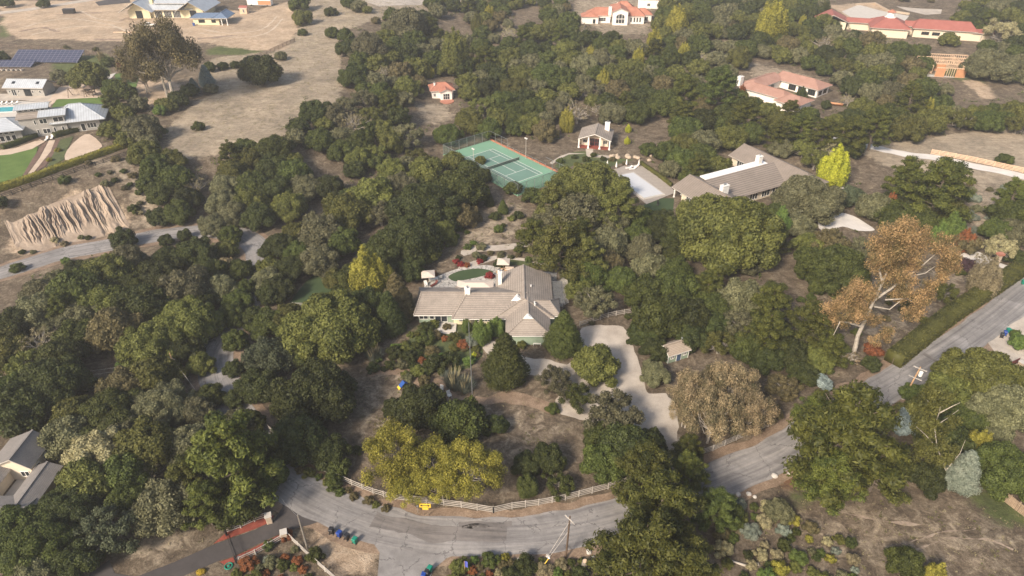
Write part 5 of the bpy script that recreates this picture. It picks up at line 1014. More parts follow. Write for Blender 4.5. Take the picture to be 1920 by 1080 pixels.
# garden shrubs
def shrubs(poly, n, wr, cols, kind='shrub', seed=1):
    r = random.Random(seed); x0, x1 = min(p[0] for p in poly), max(p[0] for p in poly); y0, y1 = min(p[1] for p in poly), max(p[1] for p in poly); k = 0; got = []
    for _ in range(n * 60):
        x, y = r.uniform(x0, x1), r.uniform(y0, y1)
        if not pip(np.array([x]), np.array([y]), poly)[0]: continue
        w_ = r.uniform(*wr)
        if any(((x - a) ** 2 + ((y - b) * 1.4) ** 2) < (.42 * (w_ + c)) ** 2 for a, b, c in got): continue
        got.append((x, y, w_)); put(kind, x, y, w_, r.choice(cols)); k += 1
        if k >= n: break
GR = [D, G, O, Y, 'fresh green', B_]
shrubs([(775, 620), (800, 605), (870, 612), (905, 650), (885, 700), (800, 700), (740, 670), (750, 640)], 34, (12, 30), GR + ['sage', 'rust'], seed=2)
shrubs([(640, 650), (760, 640), (790, 700), (800, 720), (700, 690)], 12, (14, 34), GR, seed=3)
shrubs([(850, 400), (930, 370), (1000, 420), (990, 480), (900, 490), (840, 490)], 34, (8, 22), GR, seed=4)
shrubs([(930, 482), (1060, 500), (1110, 540), (1090, 510), (1000, 478), (940, 472)], 18, (8, 16), GR, seed=5)
shrubs([(960, 730), (1030, 725), (1045, 760), (990, 765), (950, 745)], 16, (5, 10), ['sage', D, O], seed=6)
shrubs([(830, 1085), (870, 1052), (900, 1040), (1000, 1045), (1100, 1050), (1100, 1090)], 34, (16, 44), GR + ['yellow green', 'straw', 'rust'], seed=7)
shrubs([(1330, 950), (1420, 935), (1480, 960), (1600, 1010), (1620, 1085), (1380, 1085), (1350, 1040)], 46, (16, 38), GR + ['sage', 'sage', 'straw', 'yellow green', 'straw'], seed=8)
shrubs([(440, 1060), (540, 1020), (580, 1050), (640, 1085), (440, 1090)], 14, (16, 36), ['rust', G, Y, O], seed=9)
shrubs([(1040, 300), (1090, 285), (1160, 290), (1200, 300), (1150, 312), (1090, 310)], 20, (7, 16), GR, seed=10)
shrubs([(20, 468), (150, 436), (240, 418), (240, 428), (150, 448), (30, 484)], 12, (7, 16), [G, Y, B_, 'straw'], seed=11)
shrubs([(160, 300), (230, 290), (270, 340), (260, 420), (230, 370), (180, 330)], 30, (6, 18), [Y, 'straw', B_, G], seed=12)
shrubs([(340, 220), (440, 150), (560, 60), (620, 130), (560, 200), (400, 260)], 12, (4, 9), [D, G, Y], seed=13)
shrubs([(60, 290), (150, 250), (190, 280), (120, 320), (60, 330)], 20, (5, 12), [G, 'sage', 'yellow green', 'rust'], seed=14)
shrubs([(1650, 300), (1850, 330), (1800, 380), (1700, 320)], 12, (8, 16), [G, Y, B_], seed=15)
shrubs([(1480, 520), (1560, 545), (1780, 560), (1700, 640), (1600, 680)], 12, (10, 20), [G, O, B_], seed=16)
shrubs([(790, 195), (850, 190), (850, 225), (790, 232)], 12, (3, 8), [D, G, Y], seed=17)
shrubs([(100, 82), (225, 88), (225, 100), (100, 92)], 22, (6, 12), [Y, O, G], seed=18)
shrubs([(520, 838), (580, 880), (650, 915), (730, 945), (725, 955), (640, 925), (540, 868)], 14, (14, 26), [G, O, B_], seed=19)
shrubs([(850, 490), (880, 485), (905, 492), (880, 500)], 6, (8, 14), ['red', 'red', 'rust'], seed=20)
shrubs([(1820, 335), (1900, 350), (1840, 440), (1815, 430)], 16, (12, 22), [Y, 'sage'], seed=21)
shrubs([(1500, 470), (1560, 480), (1590, 560), (1500, 560)], 6, (14, 26), [G, B_], seed=22)
for k, x, y, w_, c in [('pampas', 850, 715, 46, 'sage'), ('pampas', 872, 722, 40, 'sage'), ('pampas', 700, 665, 36, 'sage'), ('shrub', 798, 632, 36, G), ('shrub', 815, 680, 44, D), ('shrub', 845, 672, 36, D), ('shrub', 762, 702, 22, O), ('shrub', 790, 708, 15, D), ('shrub', 720, 691, 14, D), ('shrub', 868, 645, 26, 'rust'), ('upright', 889, 665, 10, 'bright lime'), ('shrub', 765, 668, 30, D), ('shrub', 740, 660, 34, D), ('shrub', 918, 516, 18, 'red'), ('shrub', 900, 488, 14, 'red'), ('shrub', 745, 600, 40, G), ('shrub', 800, 612, 30, D), ('shrub', 978, 645, 20, O), ('shrub', 1036, 765, 26, G), ('shrub', 810, 512, 18, 'rust'), ('shrub', 667, 842, 22, G), ('shrub', 535, 1003, 28, 'rust'), ('shrub', 504, 1020, 24, G), ('shrub', 500, 1050, 20, 'sage'), ('shrub', 590, 1040, 34, G), ('shrub', 475, 1065, 16, O), ('pampas', 190, 107, 22, 'straw'), ('pampas', 1532, 462, 18, 'sage'), ('shrub', 1835, 500, 18, D), ('shrub', 1803, 508, 20, G), ('shrub', 940, 492, 26, D), ('shrub', 1178, 592, 16, G), ('shrub', 1110, 605, 12, Y), ('shrub', 1180, 640, 14, D), ('shrub', 30, 500, 26, G), ('shrub', 1790, 560, 12, D)]:
    put(k, x, y, w_, c)
# leaning pale trunk eucalyptus handled below; now create the objects
ORD = ['', 'second', 'third', 'fourth', 'fifth', 'sixth', 'seventh', 'eighth', 'ninth', 'tenth', 'eleventh', 'twelfth']
def ordn(i):
    if i < 12: return ORD[i]
    n = i + 1; return '%d%s' % (n, 'th' if 10 <= n % 100 <= 20 else {1: 'st', 2: 'nd', 3: 'rd'}.get(n % 10, 'th'))
import time; print('time before labels', time.process_time())
def label_all():
    groups = {}
    for t in TREES:
        if t['label']: continue
        nm, lx, ly = min(LAND, key=lambda l: math.hypot(l[1] - t['px'], (l[2] - t['py']) * 1.3))
        dx, dy = t['px'] - lx, (t['py'] - ly) * 1.3
        side = ('right of' if dx > 0 else 'left of') if abs(dx) > abs(dy) else ('in front of' if dy > 0 else 'behind')
        t['d'] = math.hypot(dx, dy); groups.setdefault((t['col'], CATS[t['kind']][3], side, nm), []).append(t)
    for (c, k, side, nm), L_ in groups.items():
        L_.sort(key=lambda t: t['d'])
        for i, t in enumerate(L_):
            if len(L_) == 1: t['label'] = '%s %s standing %s the %s' % (c, k, side, nm)
            elif i == 0: t['label'] = 'closest %s %s %s the %s' % (c, k, side, nm)
            else: t['label'] = '%s nearest %s %s %s the %s' % (ordn(i), c, k, side, nm)
label_all()
SHR = sorted([t for t in TREES if t['kind'] == 'shrub'], key=lambda t: -t['w'])
for t in SHR[298:]: TREES.remove(t)
oaks = sorted([t for t in TREES if CATS[t['kind']][1] == 'oak'], key=lambda t: -t['w'])
print('oaks', len(oaks), 'all', len(TREES))
rest = set(id(t) for t in oaks[300:])
GRP = {'oak': 'oaks of the wooded hills', 'pine': 'pines of the wooded hills', 'eucalyptus': 'eucalyptus trees', 'conifer': 'conifers', 'tree': 'leafy trees in the gardens', 'shrub': 'shrubs in the gardens', 'ornamental grass': 'plumed grass clumps'}
PART = {'pampas': ('blades', 'plumes'), 'shrub': ('leaves', 'stem')}
stuffV = {}
rr = random.Random(3)
for t in TREES:
    pr = PROTO[t['kind']]; v = rr.randrange(len(pr['v'])); cm, tm = pr['v'][v]; nm, cat, bark, _ = CATS[t['kind']]
    s = t['W'] / pr['W']; p = t['p']; gz = Tz(p.x, p.y); a = rr.uniform(0, 6.28); zs = s * t['zs'] * rr.uniform(.92, 1.12)
    if id(t) in rest: stuffV.setdefault(t['col'], []).append((v, p, gz, a, s, zs)); continue
    o = empty(nm, (p.x, p.y, gz - .1), a, t['label'], cat, GRP[cat]); o.scale = (s, s * rr.uniform(.9, 1.08), zs)
    n1, n2 = PART.get(t['kind'], ('crown', 'trunk'))
    c = link(n1, cm, None, o)
    if not cm.materials: cm.materials.append(LM[D])
    c.material_slots[0].link = 'OBJECT'; c.material_slots[0].material = LM[t['col']]
    if t['kind'] not in ('shrub',) or t['w'] > 30:
        tr = link(n2, tm, None, o)
        if not tm.materials: tm.materials.append(LM['straw'] if t['kind'] == 'pampas' else M[bark])
def stuff_oaks():
    mats = []; VV = []; RN = []; MI = []
    for col_, L_ in stuffV.items():
        mats.append(LM[col_])
        for v, p, gz, a, s, zs in L_:
            me = PROTO['oak']['v'][v % 6][0]; n = len(me.vertices); co = np.empty(n * 3, 'f'); me.vertices.foreach_get('co', co); co = co.reshape(-1, 3)
            fi = np.empty(len(me.loops), 'i'); me.loops.foreach_get('vertex_index', fi); q = co[fi].reshape(-1, 4, 3); rn = np.empty(n, 'f'); me.attributes['rnd'].data.foreach_get('value', rn); rn = rn[fi].reshape(-1, 4)[:, 0]
            ncore = 24 * (41 + 1); keep = np.zeros(len(q), bool); keep[-ncore:] = True; keep[:-ncore:3] = True; q = q[keep]; rn = rn[keep]
            leaf = np.arange(len(q)) < len(q) - ncore; cc = q.mean(1, keepdims=True); q = np.where(leaf[:, None, None], cc + (q - cc) * 1.55, q)
            R_ = np.array([[math.cos(a), math.sin(a), 0], [-math.sin(a), math.cos(a), 0], [0, 0, 1]]); VV.append((q * np.array([s, s, zs])) @ R_ + np.array([p.x, p.y, gz])); RN.append(rn); MI.append(np.full(len(q), len(mats) - 1))
    if not VV: return
    me = quads('distant_oak_woodland', np.concatenate(VV), np.concatenate(RN)); o = link('distant_oak_woodland', me, mats); me.polygons.foreach_set('material_index', np.concatenate(MI).astype('i'))
    tag(o, 'far oak woodland whose small crowns merge into one canopy on the hills', 'woodland', kind='stuff')
stuff_oaks()
# undergrowth beneath the woods and dry tufts on open ground
def scatter(name, polys, dens, size, col_, label, cat, excl=(), hgt_=.5, seed=4, asp=.6):
    rs = np.random.RandomState(seed); C_ = []
    for poly in polys:
        wp = wpoly(poly); X = [p[0] for p in wp]; Y = [p[1] for p in wp]; n = int((max(X) - min(X)) * (max(Y) - min(Y)) * dens)
        x = rs.uniform(min(X), max(X), n); y = rs.uniform(min(Y), max(Y), n); ok = pip(x, y, wp)
        for e in excl: ok &= ~pip(x, y, wpoly(e))
        nz = np.array([mnoise.noise((a * .22, b * .22, seed)) for a, b in zip(x, y)]); ok &= nz > rs.uniform(-.35, .35, n); C_.append(np.stack([x[ok], y[ok]], 1))
    c = np.concatenate(C_); k = 7; c = np.repeat(c, k, 0) + rs.normal(0, size * 1.3, (len(c) * k, 2)); dmin = np.full(len(c), 99.0)
    rd = np.array([(p.x, p.y) for p in RD][::2])
    for i in range(0, len(c), 4000): dmin[i:i + 4000] = np.sqrt(((c[i:i + 4000, None] - rd[None]) ** 2).sum(2)).min(1)
    c = c[dmin > 4.0]
    z = T(c[:, 0], c[:, 1]) + rs.uniform(.02, hgt_, len(c)); V = leaves(np.stack([c[:, 0], c[:, 1], z], 1), np.tile([0, -.3, .8], (len(c), 1)), rs.uniform(.5, 1.2, len(c)) * size, rs, asp)
    o = link(name, quads(name, V, rs.rand(len(c))), LM[col_]); tag(o, label, cat, kind='stuff')
NOG = [[(528, 920), (560, 945), (615, 972), (520, 1003), (400, 1065), (150, 1100), (200, 1050), (400, 1020), (500, 962)], [(1090, 608), (1180, 610), (1215, 735), (1280, 760), (1330, 900), (1255, 900), (1100, 795), (960, 690), (1080, 680)]]
scatter('undergrowth', WOODS, .10, .34, G, 'low green brush covering the forest floor between the oaks', 'undergrowth', CLEAR + NOG, .9)
scatter('weeds', [[(640, 700), (760, 690), (1000, 760), (1100, 810), (1000, 890), (700, 860)], [(1450, 900), (1650, 940), (1930, 960), (1930, 1090), (1400, 1090)], [(850, 400), (980, 370), (1010, 450), (900, 490), (840, 480)], [(1480, 520), (1800, 480), (1700, 650), (1600, 690)]], .25, .13, O, 'small green weeds dotted over the dry ground', 'weeds', NOG, .15, 5)
scatter('hill_grass', [PALE[0]], .7, .17, 'straw', 'dry golden grass covering the open hillside', 'dry grass', CLEAR[:1], .2, 9, .35)
scatter('dry_grass', [PALE[1]] + [PALE[6], PALE[7], PALE[-3]] + LITTER + [[(-20, 500), (240, 430), (340, 300), (240, 290), (0, 370)]], .38, .15, 'straw', 'tufts of dry straw-coloured grass along verges and on the open hillside', 'dry grass', NOG + [[(30, 480), (243, 436), (222, 348), (5, 408)]], .25, 6, .35)
scatter('leaf_litter', [[(640, 690), (780, 690), (900, 735), (1030, 735), (1110, 810), (1000, 890), (700, 870), (640, 850)], [(850, 400), (980, 370), (1010, 450), (900, 490), (840, 480)], [(1480, 520), (1800, 480), (1700, 650), (1600, 690)], [(1450, 900), (1650, 940), (1930, 960), (1930, 1090), (1400, 1090)], [(210, 1000), (330, 985), (400, 1015), (270, 1085), (210, 1085)], [(440, 1040), (560, 1010), (640, 1085), (440, 1090)]], .45, .1, 'straw', 'dry straw and leaf litter strewn over the open yards and field', 'leaf litter', NOG, .08, 12)
# ------------------------------------------------------------------ the leaning orange eucalyptus
def PY(px, py, Y):
    a = (px - 960) / FPX; v = (py - 540) / FPX; dy = CP - v * SP; dz = -SP - v * CP; t = Y / dy; return Vector((t * a, Y, CAMH + t * dz))
def custom_tree(name, base_px, paths, clumps, colr, label, cat, group, Yspread=3.0, dens=230, size=.2, bark='palebark', seed=1, off=0.0):
    b0 = P(*base_px); Y0 = b0.y; root = empty(name, b0, 0, label, cat, group); rs = np.random.RandomState(seed); b = MB()
    for pts, r0, r1, yo in paths:
        n = len(pts); q = [PY(x, y, Y0 + yo * i / (n - 1)) - b0 for i, (x, y) in enumerate(pts)]
        b.tube(q, [r0 + (r1 - r0) * (i / (n - 1)) ** .8 for i in range(n)], 8)
    b.build('trunk', M[bark], root)
    cs = []; rad = []
    for x, y, r in clumps:
        Y = Y0 + off + rs.uniform(-Yspread, Yspread); c = PY(x, y, Y) - b0; cs.append(tuple(c)); rad.append(r)
        for k in range(3): cs.append(tuple(np.array(c) + unit(rs.normal(size=3)) * r * 1.1)); rad.append(r * rs.uniform(.5, .75))
    V, rn, ex = blobs(rs, cs, rad, dens, size, asp=.5, core=.22, sq=(.95, .95, 1.2), droop=.5, shell=(.4, 1.25), cull=.45)
    link('crown', quads('crown', V, rn, ex), LM[colr], root); return root
custom_tree('eucalyptus_tree', (1596, 672), [([(1596, 672), (1604, 650), (1608, 630), (1622, 600), (1640, 560), (1650, 540), (1661, 515), (1670, 495), (1690, 478)], .5, .07, 0), ([(1640, 562), (1672, 540), (1700, 520), (1730, 497), (1752, 478), (1762, 466)], .26, .05, 2), ([(1655, 530), (1648, 505), (1662, 485), (1682, 470)], .25, .06, -1), ([(1615, 612), (1590, 605), (1575, 603), (1563, 628)], .22, .06, -2),
   ([(1700, 520), (1735, 512), (1752, 500)], .16, .04, 2), ([(1660, 562), (1700, 560), (1715, 568), (1722, 575)], .15, .05, 1), ([(1596, 672), (1580, 672), (1566, 655)], .3, .06, -1), ([(1640, 575), (1668, 580), (1700, 555), (1712, 545)], .16, .05, 1)],
   [(1555, 588, 1.5), (1572, 572, 1.8), (1592, 560, 2.0), (1612, 545, 1.8), (1570, 600, 1.4), (1590, 588, 1.6), (1605, 575, 1.6), (1630, 550, 1.6), (1622, 590, 1.3), (1635, 600, 1.2), (1650, 470, 1.7), (1660, 455, 1.7), (1680, 438, 1.8), (1700, 430, 1.8), (1715, 445, 1.8), (1690, 460, 1.8), (1670, 485, 1.7), (1650, 500, 1.6), (1665, 510, 1.7), (1690, 490, 1.5), (1715, 470, 1.6), (1735, 460, 1.6), (1765, 460, 1.5), (1780, 475, 1.5), (1785, 492, 1.3), (1770, 500, 1.4), (1768, 515, 1.3), (1745, 535, 1.2), (1695, 535, 1.4), (1680, 550, 1.4), (1720, 560, 1.4), (1740, 555, 1.2), (1725, 582, 1.3), (1700, 590, 1.1), (1660, 620, 1.0), (1664, 635, .8), (1640, 640, .9), (1606, 690, 1.2), (1592, 690, 1.0), (1685, 515, 1.4), (1652, 485, 1.2), (1710, 500, 1.2)],
   'orange', 'tall eucalyptus with rusty orange leaves and a thick white leaning trunk beside the road', 'eucalyptus', 'eucalyptus trees', 2.6, 330, .16, seed=4)

custom_tree('pine_tree', (1778, 905), [([(1778, 905), (1770, 870), (1757, 840), (1752, 800), (1762, 770), (1765, 745)], .14, .03, 0), ([(1757, 840), (1735, 815), (1718, 800)], .09, .03, -1), ([(1752, 800), (1775, 785), (1798, 768)], .08, .02, 1), ([(1760, 775), (1785, 762), (1800, 755)], .1, .03, -1), ([(1762, 770), (1740, 752), (1728, 742)], .07, .02, 1), ([(1775, 880), (1800, 850), (1810, 825)], .07, .02, 0)],
   [(1750, 742, 1.1), (1765, 752, 1.0), (1740, 760, 1.1), (1725, 775, 1.0), (1745, 790, .9), (1770, 830, .9), (1735, 830, 1.1), (1790, 845, .8), (1760, 860, .9), (1725, 850, 1.0), (1785, 790, .8), (1755, 735, 1.0), (1775, 745, .9), (1735, 772, 1.0), (1715, 760, .9), (1730, 800, 1.0), (1748, 812, .9), (1765, 845, 1.0), (1740, 845, 1.0), (1775, 860, .9), (1750, 875, 1.0), (1730, 790, .9), (1768, 800, .8)], 'olive green', 'gaunt pine with bleached bare branches between the tall roadside pine and the silvery conifer', 'pine', 'pines of the wooded hills', 1.5, 380, .17, bark='palebark', seed=7, off=0)
# ------------------------------------------------------------------ fences, walls, hedges
def fence(name, px, label, hh=1.3, rows=3, mat='fencewood', step=2.4, rw=.14, th=.05, group=None, pw=.14, solid=False, cat='fence', rs_=None):
    pts = [P(*q) for q in px]; root = empty(name, pts[0], 0, label, cat, group); o = pts[0]; line_ = []
    for a, b in zip(pts[:-1], pts[1:]):
        k = max(1, round((b - a).length / step)); line_ += [a.lerp(b, j / k) for j in range(k)]
    line_.append(pts[-1]); line_ = [Vector((p.x, p.y, Tz(p.x, p.y))) - o for p in line_]; rn = random.Random(len(px)); allp = MB()
    for i, p in enumerate(line_):
        b = MB() if i < 60 else allp; b.cbox(p.x, p.y, p.z - .2, pw, pw, hh + .28 + rn.uniform(-.03, .03))
        if i < 60: b.build('post', M[mat], root)
    if allp.v: allp.build('post', M[mat], root)
    for r in range(rows):
        z = hh * (r + 1) / rows - (.1 if rows < 5 else 0); b = MB()
        for a, c in zip(line_[:-1], line_[1:]): b.bar(a + Vector((0, 0, z + rn.uniform(-.015, .015))), c + Vector((0, 0, z + rn.uniform(-.015, .015))), th, rw)
        b.build('rail', M[mat], root)
    return root
WF = 'weathered white rail fences of the property'
fence('rail_fence', [(498, 800), (520, 824), (548, 848), (585, 872), (620, 892), (660, 910), (700, 926), (740, 937)], 'weathered three-rail fence curving down the left verge to the eucalyptus group', group=WF)
fence('rail_fence', [(742, 937), (800, 944), (865, 952), (925, 962)], 'weathered rail fence behind the yellow arrow sign at the foot of the eucalyptus trees', 1.45, 4, group=WF)
fence('rail_fence', [(925, 962), (960, 954), (1010, 948), (1060, 938), (1110, 925), (1140, 917), (1180, 905)], 'weathered rail fence rising right from the bend toward the roadside pines', 1.45, 4, group=WF)
fence('rail_fence', [(1271, 832), (1292, 848)], 'short slanting fence wing at the left side of the drive entrance', 1.4, 4, group=WF)
fence('rail_fence', [(1308, 855), (1336, 846), (1380, 826), (1440, 800)], 'short fence wing right of the gravel drive entrance', 1.4, 4, group=WF)
fence('rail_fence', [(1087, 612), (1112, 604), (1140, 595), (1170, 589), (1199, 585)], 'white three-rail fence above the gravel turning loop, right of the ranch house', 1.2, 3, group=WF)
fence('rail_fence', [(528, 581), (550, 576), (592, 577)], 'short white rail fence at the lower end of the shady lawn', 1.2, 3, group=WF)
fence('rail_fence', [(424, 1000), (452, 990), (478, 978), (500, 971)], 'clean white fence along the upper side of the black driveway', 1.2, 3, 'offwhite')
fence('rail_fence', [(444, 1056), (480, 1040), (505, 1026), (528, 1013)], 'clean white fence along the lower side of the black driveway', 1.1, 3, 'offwhite')
fence('rail_fence', [(541, 1008), (560, 1026), (582, 1047), (610, 1072), (640, 1098)], 'white fence running down to the bottom edge left of the bins', 1.2, 3, 'offwhite')
fence('rail_fence', [(1745, 289), (1790, 297), (1830, 305), (1880, 316), (1935, 328)], 'pinkish rail fence above the pale lane at the right edge', 1.6, 4, 'stud', rw=.2)
fence('dark_fence', [(5, 372), (60, 352), (120, 331), (180, 311), (240, 291)], 'black three-rail fence below the long bright hedge', 1.2, 3, 'black', group=None)
M['brownrail'] = plain('brown_fence_wood', (.16, .11, .085), .8, var=.3)
fence('ranch_fence', [(470, 112), (500, 102), (530, 88), (553, 78)], 'brown split rail fence climbing to the lone tree on the grassy hill', 1.4, 4, 'brownrail')
fence('post_fence', [(-10, 88), (60, 92), (130, 98), (180, 104), (222, 108)], 'row of dark fence posts above the solar panels', 1.3, 2, 'brownrail', step=3.5, rw=.06)
M['plank'] = boards('grey_brown_planks', (.30, .22, .155), 0, .17, (.40, .31, .22))
def plank_fence(px, label, hh=1.7):
    pts = [P(*q) for q in px]; o = pts[0]; root = empty('plank_fence', o, 0, label, 'fence'); rn = random.Random(2)
    for a, c in zip(pts[:-1], pts[1:]):
        n = int((c - a).length / .2); b = MB(); d = (c - a).normalized()
        for i in range(n):
            p = a.lerp(c, i / n) - o; h_ = hh + rn.uniform(-.05, .05); b.bar(p + Vector((0, 0, -.1)), p + Vector((0, 0, h_)), .03, .16) if False else b.box(p.x - .09 * abs(d.x) - .015, p.x + .09 * abs(d.x) + .015, p.y - .09 * abs(d.y) - .015, p.y + .09 * abs(d.y) + .015, p.z - .1, p.z + h_)
        b.build('planks', M['plank'], root)
        b = MB(); b.cbox(*(c - o)[:2], (c - o).z - .1, .16, .16, hh + .3); b.build('post', M['plank'], root)
    return root
plank_fence([(1856, 918), (1872, 930), (1888, 944), (1905, 957), (1925, 972)], 'grey brown plank fence at the right edge of the dry field')
def hedge(px, wd, hh, colr, label, seed=1, size=.14, dens=26):
    pts = smooth_loop([P(*q).to_2d() for q in px], 8, False); root = empty('clipped_hedge', (pts[0].x, pts[0].y, Tz(*pts[0])), 0, label, 'hedge'); o = root.location.copy(); rs = np.random.RandomState(seed)
    C_, N_, b = [], [], MB()
    for i, (a, c) in enumerate(zip(pts[:-1], pts[1:])):
        L_ = (c - a).length; d = (c - a).normalized(); n = Vector((-d.y, d.x)); h_ = hh * (1 + .04 * math.sin(i * 1.7)); h2 = hh * (1 + .04 * math.sin((i + 1) * 1.7))
        za, zc = Tz(*a), Tz(*c); w2 = wd / 2 - .12
        vs = [(*(a - n * w2), za - .3), (*(a + n * w2), za - .3), (*(a + n * w2), za + h_ - .1), (*(a - n * w2), za + h_ - .1), (*(c - n * w2), zc - .3), (*(c + n * w2), zc - .3), (*(c + n * w2), zc + h2 - .1), (*(c - n * w2), zc + h2 - .1)]
        b.add([Vector(v) - o for v in vs], [(0, 4, 5, 1), (1, 5, 6, 2), (2, 6, 7, 3), (3, 7, 4, 0)] + ([(0, 1, 2, 3)] if i == 0 else []) + ([(7, 6, 5, 4)] if i == len(pts) - 2 else []))
        m = int(L_ * (wd + 2 * hh) * dens); s = rs.rand(m); q = rs.uniform(-hh, wd + hh, m)
        for k in range(m):
            t = s[k]; lump = .10 * mnoise.noise(((a.x + d.x * L_ * t) * .8, (a.y + d.y * L_ * t) * .8, q[k] * .8)); zz = za + (zc - za) * t
            if q[k] < 0: off, z, nn_ = -wd / 2 - lump, zz + hh + q[k], (-n.x, -n.y, .25)
            elif q[k] > wd: off, z, nn_ = wd / 2 + lump, zz + hh - (q[k] - wd), (n.x, n.y, .25)
            else: off, z, nn_ = q[k] - wd / 2, zz + h_ + lump * 1.5, (0, 0, 1)
            C_.append((a.x + d.x * L_ * t + n.x * off - o.x, a.y + d.y * L_ * t + n.y * off - o.y, z - o.z)); N_.append(nn_)
    C_ = np.array(C_); V = leaves(C_, np.array(N_), rs.uniform(.6, 1.2, len(C_)) * size, rs)
    bv = np.array(b.v); bf = np.array([f for f in b.f]); link('foliage', quads('foliage', V, rs.rand(len(V)), (bv, bf)), LM[colr], root)
    st = MB()
    for p in pts[::3]: st.tube([(p.x - o.x, p.y - o.y, Tz(*p) - o.z - .3), (p.x - o.x, p.y - o.y, Tz(*p) - o.z + hh * .6)], .06, 5)
    st.build('stems', M['trunk'], root)
hedge([(1672, 683), (1720, 645), (1780, 598), (1840, 558), (1880, 532), (1908, 512)], 3.4, 2.6, O, 'long thick clipped hedge following the road on the right', 1, .15, 22)
hedge([(-15, 362), (60, 338), (120, 316), (180, 295), (243, 273)], 1.8, 1.6, 'yellow green', 'long bright yellow-green hedge above the eroded bank', 2, .17, 20)
hedge([(5, 280), (35, 270), (70, 257)], 1.6, 1.3, G, 'low green hedge directly in front of the two-storey grey house', 3, .17, 16)
hedge([(102, 258), (130, 250), (166, 240)], 2.0, 1.4, G, 'low hedge below the right end of the two-storey grey house', 4, .17, 16)
hedge([(1200, 308), (1232, 330), (1258, 350)], 1.0, 1.2, O, 'thin low hedge along the far side of the pool deck', 5, .15, 18)
hedge([(1915, 645), (1905, 636), (1900, 625)], 2.0, 1.0, G, 'rounded little hedge beside the entrance at the right edge', 6, .15, 18)

# ------------------------------------------------------------------ utility poles and wires
def upole(px, ytop, lean, label, arms, rad=.15, mat='darkwood', armmat='offwhite', ang=.6, extra=None, name='utility_pole'):
    b0 = P(*px); H_ = hgt(b0, ytop); r = empty(name, b0, 0, label, 'utility pole'); b = MB(); b.tube([(0, 0, -.3), (lean * .5, 0, H_ / 2), (lean, 0, H_)], [rad, rad * .85, rad * .65], 8); b.build('pole', M[mat], r)
    for z, L_ in arms:
        f = (H_ - z) / H_; c = Vector((lean * f, 0, H_ - z)); d = Vector((math.cos(ang), math.sin(ang), 0)) * L_ / 2
        b = MB(); b.bar(c - d + Vector((0, -.14, 0)), c + d + Vector((0, -.14, 0)), .12, .14); a_ = b.build('crossarm', M[armmat], r)
        for t in (-.9, -.45, .45, .9): i_ = MB(); q = c + d * t; i_.lathe([(.05, q.z + .08), (.08, q.z + .16), (.05, q.z + .26)], 6, (q.x, q.y - .14)); i_.build('insulator', M['lead'], a_)
    return r, b0, H_
p1, b1, h1 = upole((1061, 1046), 968, .15, 'brown utility pole with a single white crossarm standing by the lower road verge', [(.5, 1.9)], .15, ang=-.9)
p2, b2, h2 = upole((577, 1030), 965, -.1, 'bare weathered wooden pole beside the black driveway and the bins', [], .15, 'greybark')
p3, b3, h3 = upole((336, 704), 662, -.3, 'pale wooden pole rising out of the oaks on the left', [(1.2, 1.6)], .13, 'wood', 'stud', ang=-.4)
p4, b4, h4 = upole((1694, 747), 688, .6, 'utility pole with two crossarms and a transformer at the road on the right', [(.3, 2.2), (2.4, 2.2)], .16, 'wood', 'offwhite', ang=-.75)
b = MB(); b.lathe([(.3, h4 - 1.9), (.32, h4 - 1.85), (.32, h4 - .95), (.2, h4 - .85)], 10, (1.0, -.2)); b.build('transformer', M['white'], p4)
b = MB(); b.box(-.5, .0, -.5, -.2, .1, 1.1); b.build('meter_box', M['offwhite'], p4)
fp, fb0, fh = upole((886, 747), 605, -.1, 'very tall thin grey pole standing in the garden before the ranch house', [], .09, 'lead', name='garden_pole')
def wire(a, b_, label, sag=.8, r=.018, mat='offwhite'):
    a = Vector(a); b_ = Vector(b_); m = MB(); m.tube([(a.lerp(b_, t) - a) - Vector((0, 0, sag * 4 * t * (1 - t))) for t in np.linspace(0, 1, 14)], r, 4); o = m.build('wire', M[mat]); o.location = a; tag(o, label, 'wire')
wire(b3 + Vector((-.9, 0, h3 - 1.2)), PY(-40, 706, 92), 'upper pale wire running left across the oaks from the pale wooden pole', 1.2, .02); wire(b3 + Vector((.4, 0, h3 - 1.4)), PY(-40, 712, 91), 'lower pale wire running left across the oaks from the pale wooden pole', 1.6, .02)
wire(b3 + Vector((-.2, 0, h3 - 1.0)), P(395, 770, 1), 'guy wire slanting right and down from the pale wooden pole', .1, .025); wire(b1 + Vector((0, 0, h1 - 1.5)), P(1026, 1044), 'upper guy wire of the brown utility pole by the road', .05, .025); wire(b1 + Vector((0, 0, h1 - 3.4)), P(1012, 1068), 'lower guy wire of the brown utility pole by the road', .05, .025)
g_ = empty('guy_guard', P(1012, 1070), 0, 'yellow plastic guard at the foot of the guy wires near the lower road', 'cable guard'); M['yellow'] = plain('yellow_paint', (.70, .46, .04), .5)
b = MB(); q = (b1 + Vector((0, 0, h1 - 3.4)) - g_.location).normalized() * 2.4; b.tube([(0, 0, 0), tuple(q)], .06, 6); b.build('guard', M['yellow'], g_); b = MB(); b.lathe([(.02, -.12), (.16, 0), (.02, .12)], 8); k_ = b.build('ball', M['white'], g_); k_.location = q
wire(b2 + Vector((0, 0, h2 - .6)), P(528, 935, 5), 'grey wire leaving the bare wooden pole toward the dark pine', .3, .02, 'lead')

